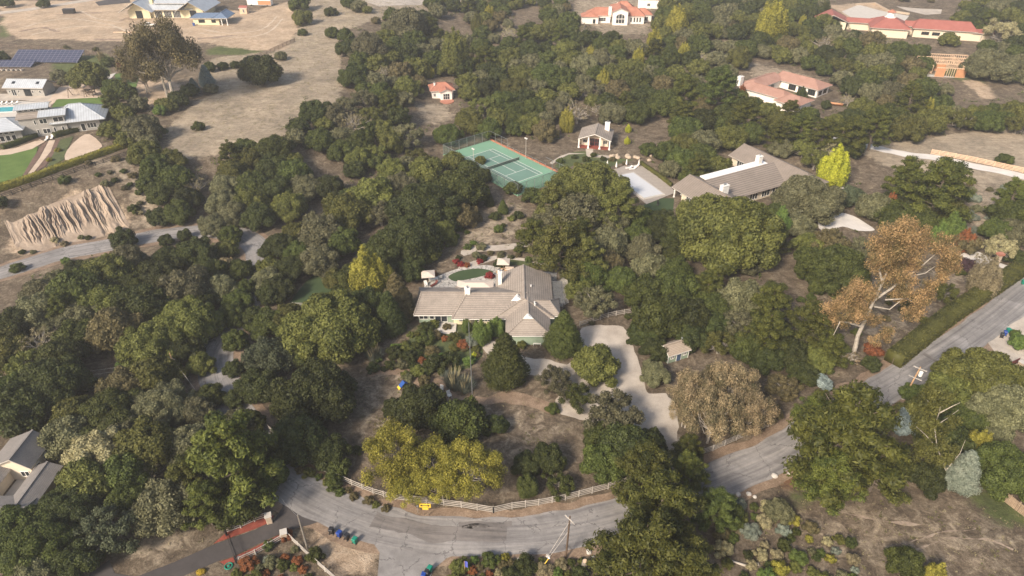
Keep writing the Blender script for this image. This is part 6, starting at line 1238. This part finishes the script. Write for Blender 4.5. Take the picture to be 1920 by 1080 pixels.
# ------------------------------------------------------------------ wheeled bins
M['binblack'] = plain('black_plastic', (.02, .02, .024), .45); M['binblue'] = plain('blue_plastic', (.01, .045, .25), .45); M['bingreen'] = plain('green_plastic', (.005, .19, .13), .45)
def bin_(px, colr, rz, label):
    r = empty('wheeled_bin', P(*px), rz, label, 'bin', 'wheeled bins put out at the road'); b = MB()
    b.add([(-.24, -.3, .06), (.24, -.3, .06), (.24, .22, .06), (-.24, .22, .06), (-.31, -.4, 1.0), (.31, -.4, 1.0), (.31, .34, 1.0), (-.31, .34, 1.0)], [(0, 3, 2, 1), (4, 5, 6, 7), (0, 1, 5, 4), (1, 2, 6, 5), (2, 3, 7, 6), (3, 0, 4, 7)]); b.build('body', M[colr], r, bevel=.03)
    b = MB(); b.add([(-.34, -.44, 1.01), (.34, -.44, 1.01), (.34, .38, 1.01), (-.34, .38, 1.01), (-.27, -.34, 1.1), (.27, -.34, 1.1), (.27, .3, 1.12), (-.27, .3, 1.12)], [(0, 3, 2, 1), (4, 5, 6, 7), (0, 1, 5, 4), (1, 2, 6, 5), (2, 3, 7, 6), (3, 0, 4, 7)]); b.build('lid', M[colr], r, bevel=.015)
    b = MB(); b.tube([(-.26, .44, 1.0), (.26, .44, 1.0)], .03, 6); b.build('handle', M[colr], r)
    for s in (-1, 1): b = MB(); b.tube([(s * .25, .26, .14), (s * .33, .26, .14)], .14, 10); b.build('wheel', M['binblack'], r)
    return r
for px, c, lb in (((622, 1000), 'binblack', 'black wheeled bin at the left end of the four bins by the road'), ((637, 1006), 'binblue', 'blue wheeled bin in the row of four bins by the road'), ((651, 1011), 'binblack', 'black wheeled bin between the blue and the green bin'), ((666, 1018), 'bingreen', 'green wheeled bin at the right end of the four bins'),
                  ((806, 1072), 'bingreen', 'green wheeled bin at the bottom edge beside the side road'), ((801, 1079), 'binblack', 'black wheeled bin between blue and green at the bottom edge'), ((795, 1085), 'binblue', 'blue wheeled bin cut by the bottom edge of the photo'),
                  ((1877, 633), 'binblack', 'black wheeled bin nearest the road by the right entrance'), ((1883, 629), 'binblue', 'dark blue wheeled bin by the right entrance'), ((1889, 624), 'bingreen', 'green wheeled bin farthest from the road by the right entrance'), ((1917, 533), 'bingreen', 'green wheeled bin at the far end of the long clipped hedge')):
    bin_(px, c, R(150 + (px[0] % 7) * 4), lb)

# ------------------------------------------------------------------ yellow arrow sign, signs
def arrow_sign():
    b0 = P(799, 967); r = empty('arrow_sign', b0, R(-2), 'yellow sign with a black double-headed arrow at the road bend', 'road sign'); H_ = hgt(b0, 945)
    for x in (-.35, .35): b = MB(); b.cbox(x, .03, -.2, .1, .08, H_); b.build('post', M['brownrail'], r)
    b = MB(); b.box(-.85, .85, -.04, -.01, H_ - .75, H_ + .1); b.build('panel', M['yellow'], r, bevel=.01)
    b = MB(); z = H_ - .32; y = -.045
    b.add([(-.45, y, z - .07), (.45, y, z - .07), (.45, y, z + .07), (-.45, y, z + .07)], [(0, 1, 2, 3)])
    for s in (-1, 1): b.add([(s * .42, y, z - .27), (s * .75, y, z), (s * .42, y, z + .27)], [(0, 1, 2)] if s > 0 else [(2, 1, 0)])
    b.build('double_arrow', M['black'], r)
    b = MB(); b.box(-.45, .45, -.04, -.01, H_ - 1.25, H_ - .82); b.build('lower_panel', M['yellow'], r)
arrow_sign()
r = empty('marker_post', P(784, 962), 0, 'thin grey marker post left of the yellow arrow sign', 'post'); b = MB(); b.tube([(0, 0, 0), (0, 0, 1.7)], .03, 6); b.build('post', M['lead'], r); b = MB(); b.cbox(0, -.02, 1.45, .25, .03, .35); b.build('plate', M['lead'], r)
b0 = P(872, 1078); r = empty('garden_flag', b0, 0, 'small blue flag on a thin pole in the shrubs at the bottom edge', 'flag'); M['flagblue'] = plain('blue_cloth', (.08, .10, .42), .8)
b = MB(); b.tube([(0, 0, 0), (0, 0, 3.2)], .03, 6); b.build('pole', M['wood'], r)
b = MB(); pts = [(x, .06 * math.sin(x * 9), 3.1 - .25 * x - z) for x in (0, .15, .3, .45) for z in (0, 1.3)]; b.add(pts, [(0, 1, 3, 2), (2, 3, 5, 4), (4, 5, 7, 6)]); b.build('cloth', M['flagblue'], r)
b = MB(); b.add([(0, -.01, 3.12), (0, -.01, 2.7), (.16, .08, 3.05)], [(0, 1, 2)]); b.build('white_corner', M['white'], r)

# ------------------------------------------------------------------ driveway gate, pillars
M['stone'] = plain('sandstone_blocks', (.40, .32, .24), .85, var=.25, scale=4, bumps=.3)
def pillar(px, label, hh=1.7, s=.8): r = empty('gate_pillar', P(*px), R(20), label, 'pillar'); b = MB(); b.cbox(0, 0, -.2, s, s, hh); b.build('shaft', M['stone'], r, bevel=.03); b = MB(); b.cbox(0, 0, hh - .19, s + .2, s + .2, .16); b.build('cap', M['concrete'], r, bevel=.02)
pillar((506, 979), 'stone pillar ending the white fence above the black driveway'); pillar((535, 1010), 'stone pillar ending the white fence below the black driveway'); pillar((1911, 690), 'stone pillar of the entrance gate at the right edge', 1.6)
ga, gb = P(425, 1004), P(444, 1056); r = empty('driveway_gate', ga, 0, 'closed dark metal gate across the black driveway at lower left', 'gate'); d = gb - ga
for t0, t1 in ((.03, .49), (.51, .97)):
    b = MB(); a_, c_ = d * t0, d * t1
    for z in (.25, 1.25): b.bar(a_ + Vector((0, 0, z)), c_ + Vector((0, 0, z)), .06, .08)
    for k in range(13): q = a_.lerp(c_, k / 12); b.bar(q + Vector((0, 0, .2)), q + Vector((0, 0, 1.3)), .035)
    b.build('gate_leaf', M['black'], r)
for t in (0, 1): q = d * t; b = MB(); b.cbox(q.x, q.y, -.2, .22, .22, 1.7); b.build('post', M['black'], r)
b = MB(); q = d * .93; b.cbox(q.x + .5, q.y, 0, .3, .3, 1.0); b.build('motor_box', M['offwhite'], r)
ga, gb = P(1885, 692), P(1908, 681); r = empty('entrance_gate', ga, 0, 'dark red board gate between pillars at the right edge', 'gate'); M['gatered'] = boards('dark_red_boards', (.12, .03, .025), 0, .15); d = gb - ga
b = MB(); b.bar((0, 0, .7), tuple(d + Vector((0, 0, .7))), .07, 1.3); b.build('gate_leaf', M['gatered'], r); b = MB(); b.cbox(0, 0, -.1, .2, .2, 1.7); b.build('post', M['gatered'], r)

# ------------------------------------------------------------------ things in the gardens
M['blue'] = plain('blue_panel', (.015, .07, .28), .6)
b0 = P(758, 724); r = empty('dog_ramp', b0, R(-55), 'blue and yellow A-frame dog agility ramp standing on dry grass', 'agility ramp')
for s in (-1, 1):
    b = MB(); b.add([(-.55, 0, 1.35), (.55, 0, 1.35), (.55, s * 1.1, .4), (-.55, s * 1.1, .4), (-.55, 0, 1.29), (.55, 0, 1.29), (.55, s * 1.1, .34), (-.55, s * 1.1, .34)], [(0, 1, 2, 3), (7, 6, 5, 4), (0, 4, 5, 1), (1, 5, 6, 2), (2, 6, 7, 3), (3, 7, 4, 0)]); b.build('ramp', M['blue'], r)
    b = MB(); b.add([(-.55, s * 1.1, .4), (.55, s * 1.1, .4), (.55, s * 1.5, .04), (-.55, s * 1.5, .04), (-.55, s * 1.1, .34), (.55, s * 1.1, .34), (.55, s * 1.5, 0), (-.55, s * 1.5, 0)], [(0, 1, 2, 3), (7, 6, 5, 4), (0, 4, 5, 1), (1, 5, 6, 2), (2, 6, 7, 3), (3, 7, 4, 0)]); b.build('contact_zone', M['yellow'], r)
r.scale = (.85, .85, .85)
def chair(px, rz, label, mat='white', group='white garden chairs', s=1.0):
    r = empty('garden_chair', P(*px), rz, label, 'chair', group); b = MB(); b.box(-.28, .28, -.28, .28, .38, .43); b.build('seat', M[mat], r); b = MB(); b.add([(-.28, .25, .43), (.28, .25, .43), (.28, .45, 1.05), (-.28, .45, 1.05), (-.28, .30, .43), (.28, .30, .43), (.28, .50, 1.05), (-.28, .50, 1.05)], [(0, 1, 2, 3), (7, 6, 5, 4), (0, 4, 5, 1), (1, 5, 6, 2), (2, 6, 7, 3), (3, 7, 4, 0)]); b.build('backrest', M[mat], r)
    for x in (-.25, .25):
        for y in (-.25, .25): b = MB(); b.cbox(x, y, 0, .05, .05, .38); b.build('leg', M[mat], r)
        b = MB(); b.box(x * 1.12 - .03, x * 1.12 + .03, -.28, .3, .6, .64); b.build('armrest', M[mat], r)
    r.scale = (s,) * 3; return r
chair((843, 745), R(30), 'white garden chair on dirt nearest the tall garden pole', s=1.2); chair((827, 735), R(-20), 'white garden chair peeping out left of the plumed grass', s=1.2)
r = empty('garden_bench', P(808, 728), R(20), 'low white and yellow bench lying beyond the round dark oak', 'bench'); b = MB(); b.box(-.9, .9, -.25, .25, .38, .45); b.build('seat', M['white'], r); b = MB(); b.box(.2, .88, -.24, .24, .451, .48); b.build('cushion', M['yellow'], r)
for x in (-.8, .8): b = MB(); b.cbox(x, 0, 0, .08, .4, .38); b.build('leg', M['white'], r)
def parasol(px, rz, label, w_=3.0, mat='canvas', zt=2.5, group='open parasols on the patio', off=0):
    r = empty('parasol', P(*px), rz, label, 'parasol', group); h_ = w_ / 2; b = MB(); b.add([(-h_, -h_, zt), (h_, -h_, zt), (h_, h_, zt), (-h_, h_, zt), (0, 0, zt + .55), (-h_, -h_, zt - .12), (h_, -h_, zt - .12), (h_, h_, zt - .12), (-h_, h_, zt - .12)], [(0, 1, 4), (1, 2, 4), (2, 3, 4), (3, 0, 4), (0, 5, 6, 1), (1, 6, 7, 2), (2, 7, 8, 3), (3, 8, 5, 0)]); b.build('canopy', M[mat], r)
    b = MB(); b.tube([(0, 0, 0), (0, 0, zt + .5)], .04, 6); b.build('pole', M['wood'], r); b = MB(); b.lathe([(.3, 0), (.3, .08), (.08, .12)], 10); b.build('base', M['lead'], r); return r
parasol((804, 531), R(8), 'beige square parasol at the left end of the flagstone patio', 3.0); parasol((944, 506), R(-4), 'beige square parasol above the sofas behind the ranch house', 2.9, zt=2.3)
def sofa(px, rz, label, L_=2.1, mat='canvas', fr='wood'):
    r = empty('outdoor_sofa', P(*px), rz, label, 'sofa', 'outdoor sofas on the patio'); b = MB(); b.box(-L_ / 2, L_ / 2, -.4, .4, .12, .3); b.build('frame', M[fr], r); b = MB(); b.box(-L_ / 2 + .05, L_ / 2 - .05, -.38, .28, .301, .48); b.build('seat_cushion', M[mat], r, bevel=.04); b = MB(); b.box(-L_ / 2 + .05, L_ / 2 - .05, .24, .4, .481, .9); b.build('backrest', M[mat], r, bevel=.04)
    for s in (-1, 1): b = MB(); b.box(s * L_ / 2 - .07, s * L_ / 2 + .07, -.4, .4, .12, .62); b.build('armrest', M[fr], r)
sofa((955, 507), R(-5), 'tan sofa of the seating group just right of the patio parasol'); sofa((937, 510), R(60), 'tan sofa at the left of the patio seating group', 1.5, 'offwhite'); sofa((965, 513), R(200), 'tan sofa facing the others at the right of the patio seating group', 1.4, 'offwhite')
def table(px, rz, label, w_=1.6, d_=.9, mat='wood', hh=.74):
    r = empty('garden_table', P(*px), rz, label, 'table'); b = MB(); b.box(-w_ / 2, w_ / 2, -d_ / 2, d_ / 2, hh - .06, hh); b.build('table_top', M[mat], r, bevel=.01)
    for x in (-1, 1):
        for y in (-1, 1): b = MB(); b.cbox(x * (w_ / 2 - .08), y * (d_ / 2 - .08), 0, .07, .07, hh - .061); b.build('leg', M[mat], r)
table((950, 511), R(-5), 'low wooden table among the patio sofas behind the ranch house', 1.1, .6, 'wood', .42); table((813, 527), R(15), 'white table under the left patio parasol', 2.0, 1.0, 'white'); 
for px, rz, lb in (((799, 537), 20, 'white patio chair in front of the left parasol'), ((826, 523), 200, 'white patio chair behind the white patio table')): chair(px, R(rz), lb, s=1.2)
r = empty('lounge_chair', P(816, 534), R(-40), 'dark red reclining lounge chair on the left part of the flagstone patio', 'lounger'); b = MB(); b.box(-.3, .3, -1.3, .2, .28, .36); b.build('seat', M['gatered'], r); b = MB(); b.add([(-.3, .2, .3), (.3, .2, .3), (.3, .75, .85), (-.3, .75, .85), (-.3, .2, .37), (.3, .2, .37), (.3, .72, .92), (-.3, .72, .92)], [(0, 3, 2, 1), (4, 5, 6, 7), (0, 1, 5, 4), (1, 2, 6, 5), (2, 3, 7, 6), (3, 0, 4, 7)]); b.build('backrest', M['gatered'], r)
for y in (-1.2, .1): b = MB(); b.box(-.28, .28, y - .03, y + .03, 0, .28); b.build('leg', M['darkwood'], r)
def lounger(px, rz, label, group):
    r = empty('sun_lounger', P(*px), rz, label, 'sun lounger', group); b = MB(); b.box(-.33, .33, -1.3, .3, .25, .36); b.build('mattress', M['white'], r, bevel=.03); b = MB(); b.add([(-.33, .3, .25), (.33, .3, .25), (.33, .95, .75), (-.33, .95, .75), (-.33, .3, .37), (.33, .3, .37), (.33, .9, .86), (-.33, .9, .86)], [(0, 3, 2, 1), (4, 5, 6, 7), (0, 1, 5, 4), (1, 2, 6, 5), (2, 3, 7, 6), (3, 0, 4, 7)]); b.build('backrest', M['white'], r)
    for x in (-.28, .28):
        for y in (-1.2, .2): b = MB(); b.cbox(x, y, 0, .05, .05, .25); b.build('leg', M['offwhite'], r)
for i, x in enumerate((1, 10, 20, 30)): lounger((x, 196 - i * .3), R(-25), '%s white lounger from the left beside the turquoise pool' % ('first', 'second', 'third', 'fourth')[i], 'white loungers by the turquoise pool')
lounger((88, 262), R(10), 'white lounger on the deck below the two-storey grey house, left one', 'loungers on the dark deck'); lounger((98, 259), R(20), 'white lounger on the deck below the two-storey grey house, right one', 'loungers on the dark deck')
lounger((1180, 316), R(-70), 'white lounger nearest the folded left parasol on the pool deck', 'white loungers on the covered pool deck'); lounger((1187, 318), R(-75), 'white lounger in the middle of the covered pool deck group', 'white loungers on the covered pool deck'); lounger((1193, 313), R(-70), 'white lounger below the folded right parasol on the pool deck', 'white loungers on the covered pool deck')
for i, (x, y) in enumerate(((1138, 316), (1155, 318), (1174, 313), (1197, 314))):
    r = empty('folded_parasol', P(x, y), 0, '%s folded white parasol from the left at the covered pool' % ('first', 'second', 'third', 'fourth')[i], 'parasol', 'folded parasols at the covered pool'); b = MB(); b.lathe([(.12, .7), (.3, .9), (.22, 1.8), (.06, 2.6)], 8); b.build('canopy', M['white'], r); b = MB(); b.tube([(0, 0, 0), (0, 0, 2.7)], .04, 6); b.build('pole', M['wood'], r); b = MB(); b.lathe([(.28, 0), (.28, .07), (.06, .1)], 10); b.build('base', M['lead'], r)
r = empty('garden_statue', P(1233, 385), 0, 'small dark figure statue on the lawn below the covered pool', 'statue'); b = MB(); b.lathe([(.3, 0), (.3, .25), (.18, .3), (.22, .8), (.3, 1.2), (.12, 1.35), (.17, 1.55), (.02, 1.75)], 10); b.build('figure', M['black'], r, smooth=True)
# garage-side white box and water tank
r = empty('garden_bench', P(1007, 647), R(-4), 'white slatted bench against the green front wall of the ranch house', 'bench'); b = MB()
for k in range(4): b.box(-.75, .75, -.25 + k * .13, -.16 + k * .13, .42, .46)
b.build('seat', M['white'], r); b = MB()
for k in range(4): b.box(-.75, .75, .28, .31, .55 + k * .13, .64 + k * .13)
b.build('backrest', M['white'], r)
for x in (-.7, .7): b = MB(); b.box(x - .04, x + .04, -.25, .32, 0, .42); b.box(x - .04, x + .04, .26, .32, .42, 1.05); b.build('leg', M['white'], r)
for px, lb, c in (((804, 347), 'small pale water tank among the oaks left of the tennis court', 'concrete'), ((811, 345), 'small dark water tank among the oaks left of the tennis court', 'darkwood')):
    r = empty('water_tank', P(*px), 0, lb, 'water tank'); b = MB(); b.lathe([(1.0, 0), (1.0, 2.0), (.85, 2.25), (.25, 2.45)], 14); b.build('tank', M[c], r); b = MB(); b.lathe([(.26, 2.44), (.26, 2.58), (.1, 2.6)], 8); b.build('hatch', M['lead'], r)
# solar panels
M['solar'] = None
def solar_mat():
    m, n, B, N, L = mat_new('solar_cells'); tc = N("ShaderNodeTexCoord").outputs['Object']; sp = N("ShaderNodeSeparateXYZ"); L(tc, sp.inputs[0])
    a = math_(N, L, 'LESS_THAN', math_(N, L, 'FRACT', math_(N, L, 'DIVIDE', sp.outputs[0], 1.7)), .06); b = math_(N, L, 'LESS_THAN', math_(N, L, 'FRACT', math_(N, L, 'DIVIDE', sp.outputs[1], 1.05)), .09)
    L(mixc(N, L, math_(N, L, 'MAXIMUM', a, b), (.035, .04, .075), (.22, .22, .26)), B.inputs['Base Color']); B.inputs['Roughness'].default_value = .22; return m
M['solar'] = solar_mat()
def solar(px, w_, d_, rz, label, zf=.6, zb=3.4):
    r = empty('solar_array', P(*px), rz, label, 'solar panels'); b = MB(); b.add([(0, 0, zf), (w_, 0, zf), (w_, d_, zb), (0, d_, zb), (0, 0, zf - .1), (w_, 0, zf - .1), (w_, d_, zb - .1), (0, d_, zb - .1)], [(0, 1, 2, 3), (7, 6, 5, 4), (0, 4, 5, 1), (1, 5, 6, 2), (2, 6, 7, 3), (3, 7, 4, 0)]); b.build('panel', M['solar'], r)
    for k in range(5):
        x = .4 + (w_ - .8) * k / 4
        b = MB(); b.cbox(x, .3, -.3, .12, .12, zf + .3); b.cbox(x, d_ - .3, -.3, .12, .12, zb); b.bar((x, .3, zf - .15), (x, d_ - .3, zb - .25), .1); b.build('support', M['lead'], r)
solar((20, 119), 26, 7.0, R(-1), 'large tilted array of dark blue solar panels below the fence posts'); solar((-20, 127), 16, 4.2, R(-1), 'smaller dark solar array at the left edge below the large one', .4, 1.8)
# playground, playset beneath the oak
r = empty('swing_set', P(145, 181), R(5), 'dark wooden swing and climbing frame on sand under the oak by the pool house', 'play set')
b = MB(); b.bar((-2.2, 0, 2.8), (3, 0, 2.8), .16)
for x in (-2.2, 3): b.bar((x, 0, 2.8), (x - .2, -1.3, 0), .15); b.bar((x, 0, 2.8), (x + .2, 1.3, 0), .15)
b.build('frame', M['darkwood'], r)
for x in (-1, .6): b = MB(); b.bar((x - .25, 0, 2.75), (x - .25, 0, .6), .03); b.bar((x + .25, 0, 2.75), (x + .25, 0, .6), .03); b.cbox(x, 0, .55, .6, .25, .05); b.build('swing', M['black'], r)
b = MB()
for x, y in ((3.6, -1), (5.8, -1), (3.6, 1), (5.8, 1)): b.cbox(x, y, 0, .16, .16, 3.0)
b.box(3.5, 5.9, -1.1, 1.1, 1.3, 1.4); b.build('tower', M['darkwood'], r); b = MB(); b.add([(3.3, -1.3, 2.9), (6.1, -1.3, 2.9), (6.1, 1.3, 2.9), (3.3, 1.3, 2.9), (4.7, 0, 3.8)], [(0, 1, 4), (1, 2, 4), (2, 3, 4), (3, 0, 4), (3, 2, 1, 0)]); b.build('tower_roof', M['darkwood'], r); b = MB(); b.bar((6, 0, 1.3), (8.6, 0, .1), .5, .06); b.build('slide', M['darkwood'], r)
for i, x in enumerate((5, 14, 23, 32, 41)):
    r = empty('planter_tub', P(x, 132.5), 0, '%s pale round planter from the left below the solar panels' % ('first', 'second', 'third', 'fourth', 'fifth')[i], 'planter', 'round planters below the solar panels'); b = MB(); b.lathe([(.45, 0), (.62, .55), (.62, .62), (.5, .63)], 12); b.build('tub', M['concrete'], r); b = MB(); b.lathe([(.48, .631), (.35, .72), (.05, .75)], 10); b.build('soil_mound', M['brownmulch'], r)
# construction leftovers
def boxthing(name, px, sx, sy, sz, rz, mat, label, cat, lidmat=None):
    r = empty(name, P(*px), rz, label, cat); b = MB(); b.cbox(0, 0, 0, sx, sy, sz); b.build('body', M[mat], r, bevel=.04); b = MB()
    for s in (-1, 1): b.box(s * (sx / 2 + .02) - .05, s * (sx / 2 + .02) + .05, -sy / 2, sy / 2, sz - .2, sz + .03)
    for s in (-1, 1): b.box(-sx / 2 + .09, sx / 2 - .09, s * (sy / 2 + .02) - .05, s * (sy / 2 + .02) + .05, sz - .2, sz + .03)
    b.build('rim', M[lidmat or mat], r); return r
boxthing('rubbish_skip', (131, 25), 5, 2.2, 2.0, R(4), 'black', 'dark rubbish skip on the bare dirt left of the farmhouse', 'skip'); boxthing('blue_barrel', (364, 48), .8, .8, 1.1, 0, 'blue', 'small blue tub at the left corner of the guest house', 'tub')
for i, (x, y, s) in enumerate(((262, 196, 0), (470, 57, 0))): pass
b0 = P(280, 50); r = empty('parked_pickup', b0, R(8), 'pale grey pickup truck half hidden behind the big eucalyptus by the farmhouse', 'pickup truck')
b = MB(); b.box(-2.6, 2.6, -.95, .95, .45, 1.05); b.build('body', M['white'], r, bevel=.08); b = MB(); b.add([(-1.5, -.85, 1.051), (.7, -.85, 1.051), (.7, .85, 1.051), (-1.5, .85, 1.051), (-.9, -.7, 1.7), (.5, -.7, 1.7), (.5, .7, 1.7), (-.9, .7, 1.7)], [(4, 5, 6, 7), (0, 1, 5, 4), (1, 2, 6, 5), (2, 3, 7, 6), (3, 0, 4, 7)]); b.build('cab', M['glass'], r); b = MB(); b.box(-.85, .45, -.68, .68, 1.701, 1.75); b.build('cab_roof', M['white'], r)
for x in (-1.7, 1.7):
    for y in (-.95, .95): b = MB(); b.tube([(x, y - .12, .38), (x, y + .12, .38)], .38, 10); b.build('wheel', M['black'], r)
b = MB()
for k in range(3): b.box(-5, 5, -.3 + k * .22, -.12 + k * .22, 0, .2 + .1 * (k == 1))
o = b.build('timber_stack', M['stud']); o.location = P(235, 61); tag(o, 'long pale timber boards lying on the dirt below the farmhouse', 'timber')
# rocks, stump, log
def rock(name, px, s, mat, label, cat, group=None, seed=0, rz=0):
    v, f = csphere(np.zeros(3), 1.0, 4); rs = np.random.RandomState(seed); d = np.array([1 + .25 * mnoise.noise((p[0] * 1.4 + seed, p[1] * 1.4, p[2] * 1.4)) + .12 * mnoise.noise((p[0] * 4, p[1] * 4 + seed, p[2] * 4)) for p in v]); v = v * d[:, None] * np.array(s) + np.array([0, 0, s[2] * .45])
    me = bpy.data.meshes.new(name); me.from_pydata([tuple(p) for p in v], [], [tuple(int(i) for i in q) for q in f]); o = link(name, me, M[mat]); o.location = P(*px); o.rotation_euler = (0, 0, rz); tag(o, label, cat, group); return o
for i, (x, y, s, lb) in enumerate(((1028, 1044, .35, 'round white boulder beside the foot of the brown roadside pole'), (997, 1050, .38, 'round white boulder left of the guy wires on the lower verge'), (973, 1050, .3, 'flat white boulder in the grass of the lower verge'), (1104, 1036, .4, 'round white boulder right of the brown roadside pole'), (1112, 1045, .22, 'small white stone near the stump'), (861, 1062, .3, 'white boulder left of the small blue flag'), (1384, 928, .4, 'white boulder on the right verge where the pines end'), (1404, 927, .4, 'second white boulder along the right verge'), (1415, 932, .3, 'smallest white boulder on the right verge'), (1452, 893, .5, 'flat pale boulder at the bend below the tall right pine'), (1479, 889, .3, 'little pale boulder at the foot of the tall right pine'))):
    rock('boulder', (x, y), (s, s, s * .75), 'concrete', lb, 'boulder', 'white boulders on the verges', i)
rs = random.Random(8)
for i, X_ in enumerate(sorted(rs.uniform(1140, 1220) for _ in range(12))): rock('boulder', (X_, rs.uniform(292, 303)), (rs.uniform(.4, .9),) * 2 + (.5,), 'stone', '%s pale boulder from the left in the rockery above the covered pool' % ORD[i].replace('', 'first', 1 if i == 0 else 0), 'boulder', 'rockery boulders above the covered pool', 20 + i)
r = empty('tree_stump', P(1095, 1066), 0, 'tall cut grey tree stump beside the brown roadside pole', 'stump'); b = MB(); b.tube([(0, 0, -.1), (0, 0, .7), (.05, 0, 1.7)], [.55, .42, .38], 10); b.build('trunk', M['greybark'], r); b = MB(); b.lathe([(.36, 1.701), (.3, 1.72), (.05, 1.73)], 10, (.05, 0)); b.build('cut_face', M['stud'], r)
b = MB(); q0 = P(1358, 1046); b.tube([tuple(P(x, y, .15) - q0) for x, y in ((1358, 1046), (1378, 1054), (1400, 1061), (1412, 1058), (1422, 1058))], [.1, .14, .2, .2, .24], 8); o = b.build('fallen_log', M['palebark']); o.location = q0; tag(o, 'bleached fallen log lying on the ground below the right pines', 'log')
r = empty('yellow_ground_cap', P(377, 1074), 0, 'round yellow shrub-like mound beside the black driveway at the bottom', 'mound'); v, f = csphere(np.zeros(3), 1.0, 4); V, rn, ex = blobs(np.random.RandomState(3), [(0, 0, .2), (.3, .1, .15), (-.3, 0, .15)], [.5, .4, .4], 1500, .06, core=.85); link('leaves', quads('leaves', V, rn, ex), foliage('leaves_gold', (.30, .22, .02), (.55, .42, .05)), r)
r = empty('garden_hose_reel', P(429, 1062), 0, 'round green hose coil on the dirt beside the driveway gate', 'hose'); b = MB(); b.tube([(.5 * math.cos(a), .5 * math.sin(a), .1) for a in np.linspace(0, 6.28, 20)], .09, 6); b.build('coil', M['bingreen'], r); b = MB(); b.lathe([(.2, 0), (.2, .22), (.1, .25)], 8); b.build('hub', M['bingreen'], r)
r = empty('outdoor_fireplace', P(1864, 503), R(10), 'tall narrow brick chimney standing on the pale terrace at the right edge', 'fireplace'); b = MB(); b.cbox(0, 0, 0, .9, .8, 3.6); b.build('stack', M['stone'], r, bevel=.03); b = MB(); b.cbox(0, 0, 3.601, 1.4, 1.2, .5); b.build('cap', M['terra'], r)
r = empty('rowing_boat', P(1566, 198), R(-25), 'reddish wooden boat-shaped bench behind the pink courtyard house', 'boat'); b = MB(); n_ = 8; ring = []
for k in range(n_ + 1): t = k / n_ * 2 - 1; w_ = .9 * (1 - t * t) ** .5 + .02; ring += [(t * 2.6, -w_, .8 + .25 * t * t), (t * 2.5, 0, .1 + .2 * t * t), (t * 2.6, w_, .8 + .25 * t * t)]
b.add(ring, [(i * 3 + j, i * 3 + 3 + j, i * 3 + 4 + j, i * 3 + 1 + j) for i in range(n_) for j in (0, 1)]); b.build('hull', M['plywood'], r); b = MB(); b.box(-.15, .15, -.8, .8, .6, .66); b.box(-1.4, -1.15, -.6, .6, .6, .66); b.build('thwart', M['wood'], r)
# terrace walls behind the red roofed building
b = MB(); pts_ = [P(x, y) for x, y in ((1604, 10), (1640, 8), (1665, 22), (1705, 28), (1688, 27))][:4]
for a, c in zip(pts_[:-1], pts_[1:]): b.bar(a - pts_[0] + Vector((0, 0, .4)), c - pts_[0] + Vector((0, 0, .4)), .5, 1.2)
o = b.build('retaining_wall', M['stone']); o.location = pts_[0]; tag(o, 'curved tan retaining wall behind the pale court of the red-roofed building', 'wall')
for i, (x, y, lb) in enumerate(((1880, 545, 'brown and white wheelbarrow tipped on the dirt beside the long hedge'),)):
    r = empty('wheelbarrow', P(1812, 553), R(30), lb, 'wheelbarrow'); b = MB(); b.add([(-.5, -.35, .7), (.5, -.35, .7), (.5, .35, .7), (-.5, .35, .7), (-.3, -.2, .35), (.3, -.2, .35), (.3, .2, .35), (-.3, .2, .35)], [(4, 5, 6, 7), (0, 1, 5, 4), (1, 2, 6, 5), (2, 3, 7, 6), (3, 0, 4, 7)]); b.build('tray', M['gatered'], r); b = MB(); b.tube([(.7, -.05, .2), (.7, .05, .2)], .2, 10); b.build('wheel', M['black'], r); b = MB(); b.bar((.7, -.2, .25), (-1.2, -.3, .65), .05); b.bar((.7, .2, .25), (-1.2, .3, .65), .05); b.build('handles', M['white'], r)
# ------------------------------------------------------------------ the air
hz = MB(); hz.box(-3300, 3300, -700, 4800, -45, 135); o = hz.build('haze', None)
hm = bpy.data.materials.new('haze_air'); hm.use_nodes = True; nn = hm.node_tree; nn.nodes.remove(nn.nodes["Principled BSDF"]); pv = nn.nodes.new("ShaderNodeVolumePrincipled")
pv.inputs['Color'].default_value = (.93, .93, .95, 1); pv.inputs['Density'].default_value = .00036; pv.inputs['Anisotropy'].default_value = .2; nn.links.new(pv.outputs[0], nn.nodes["Material Output"].inputs[1])
o.data.materials.append(hm); tag(o, 'thin pale haze filling the air', 'haze', kind='stuff')
print('objects', len(bpy.data.objects))

print('time end', time.process_time())
